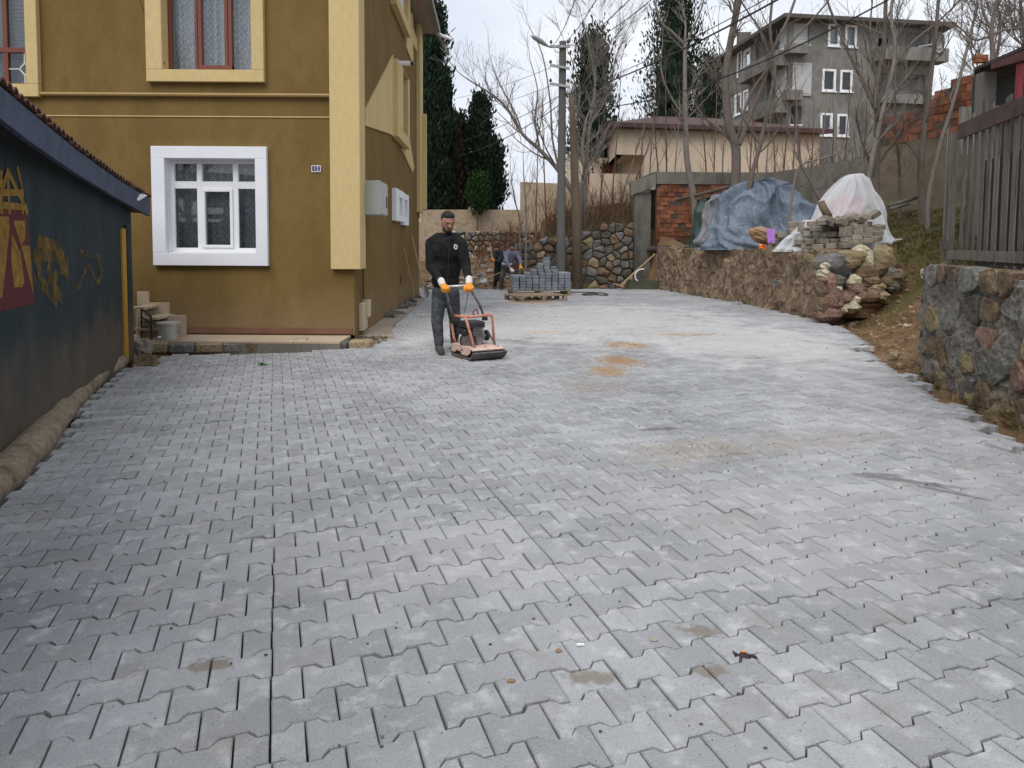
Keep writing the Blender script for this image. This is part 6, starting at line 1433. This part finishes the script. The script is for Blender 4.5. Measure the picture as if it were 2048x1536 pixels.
for pl,L_2 in ((plA,opA),(plL,opL)):
    for h in L_2:
        m_=MB(); a0,a1,z0,z1=h; m_.pbox(pl,a0-.1,a1+.1,z0-.1,z1+.1,-1.45,-1.35); m_.pbox(pl,a0-.1,a1+.1,z0-.12,z0-.02,-1.35,-.26); m_.pbox(pl,a0-.1,a1+.1,z1+.02,z1+.12,-1.35,-.26)
        m_.pbox(pl,a0-.12,a0-.02,z0,z1,-1.35,-.26); m_.pbox(pl,a1+.02,a1+.12,z0,z1,-1.35,-.26)
        bb=m_.build('balcony',M_balc,ap); m_=MB(); m_.pbox(pl,a0-.05,a1+.05,z0-.05,z0+.03,.002,.08); m_.build('balcony_sill',M_white,bb)
        if a1-a0>1.6:
            m_=MB(); m_.pbox(pl,a0+(a1-a0)*.25,a0+(a1-a0)*.45,z0-.02,z1-.3,-1.35,-1.30); m_.build('door',M_dark,bb)
for pl,L_2 in ((plA,winA),(plL,winL)):
    for k,h in enumerate(L_2):
        a0,a1,z0,z1=h; f=MB(); ring(f,pl,a0,a1,z0,z1,.13,-.12,.02); f.pbox(pl,a0+.09,a1-.09,z0+(z1-z0)*.0+.09,z0+.10,-.1,0); w_=f.build('window',M_pvc,ap)
        m_=MB(); m_.pbox(pl,a0-.06,a1+.06,z0-.06,z0-.002,.002,.09); m_.build('sill',M_white,w_)
        m_=MB(); m_.quad(pl.pt(a0,z0,-.08),pl.pt(a1,z0,-.08),pl.pt(a1,z1,-.08),pl.pt(a0,z1,-.08)); m_.build('pane',M_glass,w_)
        m_=MB(); m_.pbox(pl,a0-.1,a1+.1,z0-.1,z1+.1,-.34,-.30); m_.build('blind' if k<2 and pl is plA else 'room',M_blind if k<2 and pl is plA else M_dark,w_)
def slab(a0,a1,z0,z1,pl,d,nm='balcony_slab'):
    m_=MB(); m_.pbox(pl,a0,a1,z0,z1,.001,d); return m_.build(nm,M_cem,ap)
# projecting balcony boxes at the right end and corner
b=rA(plA,1745,102,1880,128); slab(b[0],plA.W+.3,b[2],b[3],plA,.9)
b=rA(plA,1745,192,1870,210); slab(b[0],plA.W+.2,b[2],b[3],plA,.5)
b=rA(plL,1500,122,1574,160); slab(b[0],plL.W,b[2]+.3,b[3],plL,.8)
b=rA(plL,1520,205,1574,235); slab(b[0],plL.W,b[2],b[3],plL,.7)
b=rA(plA,1578,93,1620,122); slab(-.3,b[1]*.7,b[2]+.3,b[3],plA,.6)
b=rA(plA,1578,183,1606,210); slab(-.3,b[1]*.7,b[2]+.2,b[3],plA,.5)
e0=plA.pt(-.7,zr,.7); e1=plA.pt(plA.W+.9,zr,.7); e2=Vector((Cr.x+1.8,55,zr)); e3=plL.pt(-.7,zr,.7)
m_=MB(); m_.prism([e0,e1,e2,e3],(0,0,.22)); m_.build('roof_slab',M_dark if False else mat('dark_eaves',[(.07,.06,.055),(.11,.095,.085)],rough=.9),ap)
m_=MB(); pk=[Vector((e0.x+4.5,47,zr+.9)),Vector((e1.x-4.5,49,zr+.9))]; q=[v+up*.221 for v in (e0,e1,e2,e3)]; m_.add(q+pk,[(0,1,5,4),(1,2,5),(2,3,4,5),(3,0,4)]); m_.build('roof',mat('dark_tiles',[(.05,.035,.03),(.09,.06,.05)],rough=.9,rand=.1),ap)
q=plL.pt(plL.W*.35,zr+.2,-.6); m_=MB(); m_.box(q.x-.4,q.x+.4,q.y-.3,q.y+.3,zr-.2,zr+1.5); m_.build('chimney',M_conc2,ap)
q=P(1872,88,42.6); m_=MB(); vs=[]
for i in range(5):
    for k in range(14):
        r=.62*i/4; vs.append(q+Vector((math.cos(2*math.pi*k/14)*r*.55,.35*(i/4)**2*-1,math.sin(2*math.pi*k/14)*r)))
m_.add(vs,[(i*14+k,(i+1)*14+k,(i+1)*14+(k+1)%14,i*14+(k+1)%14) for i in range(4) for k in range(14)]); m_.build('satellite_dish',mat('dish_grey',[(.28,.28,.27)],rough=.6),ap)
m_=MB(); m_.tube([q,q+Vector((-.9,.3,-.1))],.05,6); m_.build('dish_arm',M_gal,ap)
# ------------------------------------------------------------------ cypresses
def leafm(name,a,b,r=.35): return mat(name,[a,b],scale=1.5,rough=.9,rand=r,speck=.2,sscale=8,spec=.15)
M_cyp=leafm('dark_cypress',(.010,.020,.013),(.026,.044,.024),.45); M_cypb=leafm('brown_cypress',(.045,.032,.02),(.075,.055,.035)); M_con=leafm('green_conifer',(.014,.038,.010),(.028,.062,.018))
def cypress(px,ytop,ybot,Y,wpx,label,seed,m=None,n=5200,lobes=6,prof=None,group='dark cypresses behind the house',ls=1.0):
    R=random.Random(seed); top=P(px,ytop,Y); bot=P(px,ybot,Y); gz=H(bot.x,Y); zb=min(bot.z,gz+3); h=top.z-zb; rw=wpx*.5*Y/FPX
    t=thing('cypress',(bot.x,Y,gz),label,'cypress',group)
    m_=MB(); m_.tube([Vector((bot.x,Y,gz-.1)),Vector((bot.x+R.uniform(-.1,.1),Y,zb+h*.5)),Vector((top.x,Y,top.z-.3))],[min(.22,rw*.16),min(.12,rw*.1),.02],7); m_.build('trunk',M_bark,t)
    vs=[];fs=[]; pf=prof or (lambda u:min(1,(1-u)**.75*1.25)*(1-.35*max(0,(.15-u)/.15)))
    nt_=int(60+h*rw*13); per=max(14,int(n*2.0)//nt_)
    for q in range(nt_):
        t_=(q+R.random())/nt_; a=R.uniform(0,6.283); L_=rw*pf(t_)*R.choice([.45,.6,.7,.8,.88,1.05])+.05; ax_z=zb+t_*h
        o_=Vector((bot.x+(top.x-bot.x)*t_,Y,ax_z)); d_=Vector((math.cos(a),math.sin(a),R.uniform(.45,1.3))); d_.normalize()
        for k in range(per):
            v=R.random()**.7; wid=.10+.20*rw*(1-abs(v-.55)*1.2); c=o_+d_*L_*v*1.15+Vector((R.gauss(0,wid),R.gauss(0,wid),R.gauss(0,wid*1.3)-.15*rw*v))
            l=R.uniform(.10,.27)*ls; d=(up*R.uniform(.5,1.2)+d_*R.uniform(.2,.9)+Vector((R.uniform(-.35,.35),R.uniform(-.35,.35),0))).normalized()
            s_=d.cross(Vector((R.uniform(-1,1),R.uniform(-1,1),R.uniform(-.3,.3)))).normalized()*l*R.uniform(.14,.26); b=len(vs)
            vs+= [c-s_*.5,c+s_*.5,c+d*l*.6+s_,c+d*l,c+d*l*.6-s_]; fs.append((b,b+1,b+2,b+3,b+4))
    m_=MB(); m_.v=[tuple(v) for v in vs]; m_.f=fs; m_.build('crown',m or M_cyp,t)
    # inner mass of twigs keeps the middle dense
    m_=MB(); 
    for k in range(9):
        u=.04+.8*k/9; pr=(prof or (lambda u:min(1,(1-u)**.75*1.25)))(u); m_.ell(Vector((bot.x+(top.x-bot.x)*u,Y,zb+h*(u+.05))),(rw*pr*.48,rw*pr*.48,h*.08),9,6,nz=.8,seed=k+seed)
    m_.build('inner_crown',m or M_cyp,t,kind='stuff')
    return t
cypress(868,18,440,30,62,'tallest dark cypress rising straight behind the far corner of the ochre house',1,n=9000,prof=lambda u:1.0*(1-u**2.2)*(.95 if u>.1 else .8)+.08)
cypress(852,60,450,31,56,'dark cypress half hidden behind the ochre house wall',11,n=6000,prof=lambda u:1.0*(1-u**2.5)+.05)
cypress(886,150,445,32,44,'shorter dark cypress filling the right side of the tallest one',12,n=5500,prof=lambda u:1.0*(1-u**2)+.05)
cypress(962,205,415,33,62,'cone shaped cypress standing alone left of the pole against the sky',2,n=6500)
cypress(922,240,430,34,42,'thin brownish cypress with sky showing through its top',3,m=M_cyp,n=2600)
cypress(905,270,430,33,48,'sparse brown half dead cypress between the dark ones',4,m=M_cypb,n=3000)
cypress(985,290,415,33,50,'low dark cypress right of the cone shaped one',5,n=3200)
cypress(1188,78,400,31,128,'wide dark cypress behind the bare tree right of the pole',6,n=6000,prof=lambda u:(1-u)**.95*1.12*(1 if u>.15 else .8))
cypress(1350,-50,260,40,205,'large wind shaken cypress behind the peach house roof',7,n=8500,prof=lambda u:(1.15*(1-u)**1.0)*(1 if u>.12 else .9))
cypress(1418,120,260,44,90,'lower dark cypress at the left end of the apartment block',8,n=3600)
cypress(955,362,416,27.8,34,'small bright green conifer on the far boundary wall',9,m=M_con,n=3200,ls=.5,group=None)
# ------------------------------------------------------------------ bare trees
def limb(mb,pts,r0_,r1_,seg=6):
    n=len(pts); mb.tube(pts,[r0_+(r1_-r0_)*(i/(n-1)) for i in range(n)],seg,cap=False)
def smoothpath(ctrl,n=5):
    out=[]
    for i in range(len(ctrl)-1):
        p0=ctrl[max(i-1,0)];p1=ctrl[i];p2=ctrl[i+1];p3=ctrl[min(i+2,len(ctrl)-1)]
        for k in range(n):
            t=k/n; out.append(.5*((2*p1)+(p2-p0)*t+(2*p0-5*p1+4*p2-p3)*t*t+(3*p1-p0-3*p2+p3)*t**3))
    out.append(ctrl[-1]); return out
def grow(mb,p,d,l,r,dep,R,upb=.25,spread=.75,minr=.0035):
    n=5; pts=[p]; q=p; dd=d.copy()
    for i in range(n):
        dd=(dd+Vector((R.gauss(0,.12),R.gauss(0,.12),R.gauss(0,.08)+upb*.25))).normalized(); q=q+dd*l/n; pts.append(q)
    limb(mb,pts,r,max(minr,r*.45),5 if r>.02 else 4 if r>.008 else 3)
    if dep<=0: return
    k=R.choice([3,4,4,5]) 
    for j in range(k):
        t=R.uniform(.3,1.0); i=min(n-1,int(t*n)); b=pts[i].lerp(pts[i+1],t*n-i if t<1 else 1)
        ax=Vector((R.gauss(0,1),R.gauss(0,1),R.gauss(0,.5))).normalized(); nd=(dd+ax*spread).normalized()
        grow(mb,b,nd,l*R.uniform(.45,.75),max(minr,r*.5*R.uniform(.7,1.1)),dep-1,R,upb,spread,minr)
    grow(mb,pts[-1],dd,l*.65,max(minr,r*.45),dep-1,R,upb,spread,minr)
def bare_tree(path,Y,r0_,r1_,label,seed,nb=9,dep=2,bl=1.1,m=None,start=.3,limbs=(),name='bare_tree',cat='tree',group=None,dy=0,spread=.75,br=.3,mt=None):
    R=random.Random(seed); ctrl=[P(x,y,Y+dy*i) for i,(x,y) in enumerate(path)]
    base=ctrl[0]; gz=H(base.x,base.y)
    if base.z>gz+.05 and name!='branch': ctrl=[Vector((base.x,base.y,gz-.05))]+ctrl
    t=thing(name,tuple(ctrl[0]),label,cat,group); pts=smoothpath(ctrl,4); n=len(pts)
    tm=MB(); limb(tm,pts,r0_,r1_,9); tm.build('trunk',mt or m or M_bark,t,smooth=True)
    cm=MB()
    for lp,ra,rb in limbs:
        c=[P(x,y,Y+.12*i*(1 if seed%2 else -1)) for i,(x,y) in enumerate(lp)]; q=smoothpath(c,4); limb(cm,q,ra,rb,7)
        for k in range(max(2,nb//2)):
            u=R.uniform(.3,1); i=min(len(q)-2,int(u*(len(q)-1))); d=(q[i+1]-q[i]).normalized(); ax=Vector((R.gauss(0,1),R.gauss(0,1),R.gauss(0,.4))).normalized()
            grow(cm,q[i],(d+ax*spread).normalized(),bl*R.uniform(.5,1)*(1.15-u*.4),max(.005,ra*.4*(1.1-u)),dep-1,R,spread=spread)
        grow(cm,q[-1],(q[-1]-q[-2]).normalized(),bl*.7,rb*.8,dep-1,R,spread=spread)
    for k in range(nb):
        u=start+(1-start)*(k+R.random())/nb; u=min(u,.99); i=min(n-2,int(u*(n-1))); d=(pts[i+1]-pts[i]).normalized(); rr2=r0_+(r1_-r0_)*u
        ax=Vector((R.gauss(0,1),R.gauss(0,1),R.uniform(0,.5))).normalized(); grow(cm,pts[i],(d*.8+ax*spread).normalized(),bl*R.uniform(.6,1.1)*(1.2-.5*u),max(.005,rr2*br*1.5),dep,R,spread=spread)
    grow(cm,pts[-1],(pts[-1]-pts[-2]).normalized(),bl*.8,r1_*.8,dep,R,spread=spread)
    if cm.v: cm.build('crown',m or M_bark,t)
    return t
M_gbark=mat('pale_grey_bark',[(.14,.12,.105),(.22,.195,.17),(.17,.15,.13)],scale=4,rough=.95,speck=.2,bump=.6,bscale=30,stretch=(1,1,.4),spec=.1)
# tree left of the pole leaning over the mound
bare_tree([(1150,400),(1120,345),(1080,300),(1045,268),(1015,218),(985,190),(935,158)],23.5,.10,.022,'bare fig like tree whose pale trunk leans far left from behind the pole',41,nb=12,dep=2,bl=1.3,m=M_gbark,start=.25,limbs=[([(1045,268),(1030,225),(1000,170),(985,130)],.035,.012),([(1080,300),(1070,240),(1075,180),(1060,120)],.04,.012),([(1120,345),(1105,280),(1100,200),(1085,110),(1062,60)],.045,.012)])
bare_tree([(1168,430),(1172,330),(1180,250),(1190,170),(1178,90),(1165,40)],24,.10,.015,'bare tree with many fine twigs standing right of the brown post',42,nb=14,dep=3,bl=1.25,m=M_gbark,start=.25,limbs=[([(1172,330),(1150,270),(1160,180),(1140,110)],.05,.014),([(1180,250),(1215,190),(1230,120),(1255,60)],.045,.012)])
bare_tree([(1158,390),(1170,345),(1164,300),(1172,240)],23,.12,.05,'pale forked stem close behind the brown post',43,nb=6,dep=2,bl=1.2,m=M_gbark,start=.4)
# mid trees by the tarpaulins
bare_tree([(1392,480),(1388,400),(1374,320),(1371,240),(1370,180),(1370,85)],21.3,.12,.055,'slender pale tree before the brick pier splitting into two high limbs',44,nb=5,dep=2,bl=1.0,m=M_gbark,start=.5,limbs=[([(1370,90),(1345,65),(1320,40),(1300,-40)],.05,.025),([(1370,90),(1385,60),(1405,10),(1410,-40)],.035,.02),([(1372,240),(1340,190),(1322,140),(1325,90)],.035,.015),([(1372,240),(1400,210),(1430,180)],.02,.008)])
bare_tree([(1462,440),(1470,380),(1472,300),(1458,250),(1452,190),(1455,120),(1478,0),(1490,-60)],19.0,.15,.075,'thick grey trunk leaning right up past the apartment block',45,nb=6,dep=2,bl=1.1,start=.4,limbs=[([(1478,290),(1500,230),(1525,170),(1545,100),(1575,40),(1600,-30)],.07,.03),([(1470,300),(1500,190),(1560,110),(1650,10),(1680,-40)],.04,.02),([(1452,190),(1440,120),(1437,40)],.02,.008)],m=M_bark)
bare_tree([(1496,420),(1502,360),(1520,290),(1540,200),(1550,130),(1540,60),(1548,-30)],18.4,.075,.03,'second grey stem just right of the thick leaning trunk',46,nb=8,dep=2,bl=1.1,start=.35,limbs=[([(1520,290),(1480,220),(1470,150),(1430,70)],.03,.012),([(1545,130),(1520,60),(1500,30),(1468,-20)],.03,.015)])
bare_tree([(1752,420),(1750,360),(1756,250),(1752,180),(1768,90),(1772,-30)],15.5,.11,.035,'grey tree in front of the brown rendered wall with crossing limbs',47,nb=9,dep=2,bl=1.1,start=.3,limbs=[([(1752,220),(1720,150),(1690,90),(1665,30),(1640,-40)],.045,.02),([(1756,200),(1790,130),(1830,80),(1880,40),(1940,-20)],.04,.015),([(1755,160),(1740,80),(1745,0)],.03,.015)])
bare_tree([(1738,440),(1735,380),(1748,300),(1768,210),(1790,110),(1782,30),(1790,-30)],15.0,.06,.028,'thin pale stem crossing in front of that grey tree',48,nb=7,dep=2,bl=1.0,m=M_gbark,start=.4)
bare_tree([(1845,400),(1842,330),(1850,250),(1862,150),(1872,60),(1880,-40)],15.8,.09,.03,'bare stem right of the block rising past the satellite dish',49,nb=9,dep=2,bl=.95,start=.35)
bare_tree([(1858,390),(1880,290),(1905,210),(1936,90),(1952,20),(1958,-30)],14.8,.05,.02,'long smooth sapling leaning right over the brickwork',50,nb=6,dep=1,bl=.9,m=M_gbark,start=.5)
bare_tree([(1948,215),(1963,170),(1984,120),(1983,60),(1995,0),(2010,-50)],13.2,.055,.03,'grey trunk rising behind the fence and the lean-to roof',51,nb=9,dep=2,bl=.9,start=.3,limbs=[([(1984,70),(2010,60),(2060,55)],.03,.012),([(1984,70),(1950,80),(1925,60),(1900,40)],.025,.01),([(1983,60),(1965,20),(1960,-30)],.03,.015)])
bare_tree([(1800,420),(1798,330),(1790,200),(1795,60)],17.0,.05,.015,'thin sapling between the two pairs of stems at the rendered wall',52,nb=8,dep=2,bl=.9,start=.3)
bare_tree([(2060,160),(2050,80),(2040,0)],16,.07,.03,'twiggy tree crown at the top right corner beyond the lean-to',53,nb=16,dep=3,bl=1.1,start=.1)
bare_tree([(1990,150),(2000,60),(1990,-20)],19,.06,.02,'fine twiggy crown behind the lean-to roof',54,nb=14,dep=3,bl=1.1,start=.1)
bare_tree([(1578,448),(1583,400),(1592,350),(1605,328),(1640,318),(1700,298)],15.8,.032,.012,'peeled pale forked branch propped between the tarpaulin and the plastic tent',55,nb=4,dep=1,bl=.6,m=M_gbark,start=.5,name='branch',cat='branch')
bare_tree([(1644,410),(1620,360),(1600,325),(1590,250),(1555,170)],15.4,.035,.012,'dark thin branch crossing the peeled one above the blue tarpaulin',56,nb=4,dep=1,bl=.6,start=.4,name='branch',cat='branch')
bare_tree([(1600,372),(1640,378),(1668,362),(1700,352)],16.2,.014,.006,'loose twiggy branch lying over the right end of the blue tarpaulin',57,nb=7,dep=1,bl=.5,start=.1,name='branch',cat='branch')
# saplings standing before the peach house and on the bank
ORD='first second third fourth fifth sixth seventh eighth ninth tenth eleventh twelfth thirteenth fourteenth fifteenth sixteenth seventeenth eighteenth nineteenth twentieth twenty-first twenty-second twenty-third twenty-fourth twenty-fifth twenty-sixth twenty-seventh twenty-eighth twenty-ninth thirtieth'.split()
R=random.Random(99); k=0
def sap_label(x):
    i=sorted(q[0] for q in spots_).index(x); return 'thin bare sapling, %s from the left in the row along the bank'%ORD[i]
spots_=[(1052,430,300,21.6,-6),(1072,440,250,23.0,4),(1092,440,180,24,-8),(1040,450,330,22.4,-20),(1200,425,150,24.5,12),(1222,420,130,24.8,20),(1243,400,160,25,60),(1262,390,200,25,55),(1280,345,180,25.4,12),(1300,340,150,25.8,10),(1316,350,205,25.2,-8),(1333,345,130,25.6,-2),(1350,345,185,24.8,10),(1412,345,200,24.5,-8),(1428,340,150,25,6),(1445,345,230,24.6,4),(1500,345,150,24.6,8),(1515,340,190,24.2,-10),(1532,345,130,25,14),(1550,345,220,24.4,-4),(1568,340,160,24.8,12),(1586,345,200,24.4,8),(1602,340,140,25,-12),(1622,340,240,24.0,6),(1640,335,170,24.8,14),(1664,330,230,24.2,4),(1690,325,150,24.4,10),(1712,320,210,24.2,-6),(1728,318,140,25,8)]
for (x,yb,yt,Y,ln) in spots_:
    t=bare_tree([(x,yb),(x+ln*.4,(yb*2+yt)/3),(x+ln*.8,(yb+yt*2)/3),(x+ln,yt)],Y,.035,.008,sap_label(x),200+k,nb=7,dep=1,bl=.85,m=M_twig if k%3 else M_gbark,start=.2,name='sapling',cat='sapling',group='saplings on the bank',spread=.5); k+=1
# brushwood nobody could count
def brush(x0,x1,yfun,Y0,Y1,n,hmin,hmax,m,label,seed,lean=.25,name='brushwood'):
    R=random.Random(seed); mb=MB()
    for k in range(n):
        Y=R.uniform(Y0,Y1); x=R.uniform(x0,x1); p=P(x,yfun(x),Y); gz=H(p.x,p.y); p.z=gz-.03; h=R.uniform(hmin,hmax)
        d=Vector((R.gauss(0,lean),R.gauss(0,lean),1)).normalized(); q=p+d*h*.5; e=q+(d+Vector((R.gauss(0,.2),R.gauss(0,.2),0))).normalized()*h*.5
        mb.tube([p,q,e],[.010,.007,.003],3,cap=False)
        for j in range(3):
            t=R.uniform(.3,.9); b=p.lerp(q,t*2) if t<.5 else q.lerp(e,t*2-1); dd=(d+Vector((R.gauss(0,.6),R.gauss(0,.6),.1))).normalized()*h*R.uniform(.12,.35); mb.tube([b,b+dd],[.005,.0025],3,cap=False)
    return tag(mb.build(name,m),label,'brushwood',kind='stuff')
brush(1020,1300,lambda x:440,22.9,25.5,700,.4,1.5,M_redtwig,'tangle of reddish brown stems covering the bank above the dark stone wall',1)
brush(1270,1640,lambda x:350,23.6,25.5,420,.6,2.0,M_redtwig,'thicket of thin brown stems before the peach house wall',2,.15)
brush(1560,1760,lambda x:330,23,25,220,.8,2.6,M_twig,'thin stems behind the low concrete wall',3,.15)
brush(1030,1290,lambda x:440,22.8,25.2,900,.12,.5,mat('dry_grass_bank',[(.12,.10,.045),(.20,.16,.08)],scale=2,rough=1,rand=.4),'dry grass and weeds on the bank',4,.5,'dry_grass')
brush(950,1030,lambda x:440,24.5,27,160,.3,1.3,M_redtwig,'sparse bare stems on the earth mound',5,.3)
# grass tufts on the terrace
def tufts(n,fn,hm,m,label,seed):
    R=random.Random(seed); mb=MB()
    for k in range(n):
        x,y=fn(R); z=H(x,y)
        for j in range(4):
            a=R.uniform(0,6.28); h=R.uniform(.4,1)*hm; d=Vector((math.cos(a)*.5,math.sin(a)*.5,1)).normalized()*h; s_=Vector((math.sin(a),-math.cos(a),0))*.006; p=Vector((x+R.uniform(-.03,.03),y+R.uniform(-.03,.03),z-.01)); mb.add([p-s_,p+s_,p+d],[(0,1,2)])
    return tag(mb.build('grass',m),label,'grass',kind='stuff')
M_grass=mat('winter_grass',[(.05,.055,.02),(.105,.10,.04),(.16,.13,.065)],scale=1.5,rough=.95,rand=.4,speck=.2,spec=.1)
def gfn(R):
    y=R.uniform(13.6,20); return edge_x(y)+R.uniform(.2,5.0)**1.0,y
tufts(9000,gfn,.09,M_grass,'short winter grass on the raised bank behind the retaining wall',1)
def gfn2(R):
    y=R.uniform(11.8,14); return edge_x(y)+R.uniform(1.6,4.2),y
tufts(3000,gfn2,.10,M_grass,'tufty grass lip above the dirt ramp',2)
def gfn3(R):
    y=R.uniform(4.2,7.9); return edge_x(y)+R.uniform(.35,1.1),y
tufts(1800,gfn3,.05,M_grass,'moss and short grass on top of the stone wall under the fence',3)
brush(1440,1510,lambda x:480,18.0,18.8,60,.15,.45,M_grass,'weeds before the blue tarpaulin',8,.4,'weeds')

# bare trees standing behind the viewer; the house windows mirror them
for k,(x,y,h_) in enumerate([(-13.5,-9,9),(-9.5,-12,11),(-17,-13,11)]):
    R=random.Random(300+k); t=thing('bare_tree',(x,y,0),['bare tree behind the viewer mirrored in the white window','tall bare tree behind the viewer mirrored in the upper window','farther bare tree behind the viewer mirrored in the left panes'][k],'tree')
    m_=MB(); pts=[Vector((x,y,-.2)),Vector((x+.1,y,h_*.2)),Vector((x-.1,y,h_*.4)),Vector((x+.1,y+.1,h_*.6))]; limb(m_,pts,.22,.1,8); m_.build('trunk',M_bark,t)
    m_=MB()
    for q in range(9): grow(m_,pts[1].lerp(pts[3],R.random()),Vector((R.gauss(0,.7),R.gauss(0,.7),1)).normalized(),h_*.3,.06,3,R)
    m_.build('crown',M_bark,t)
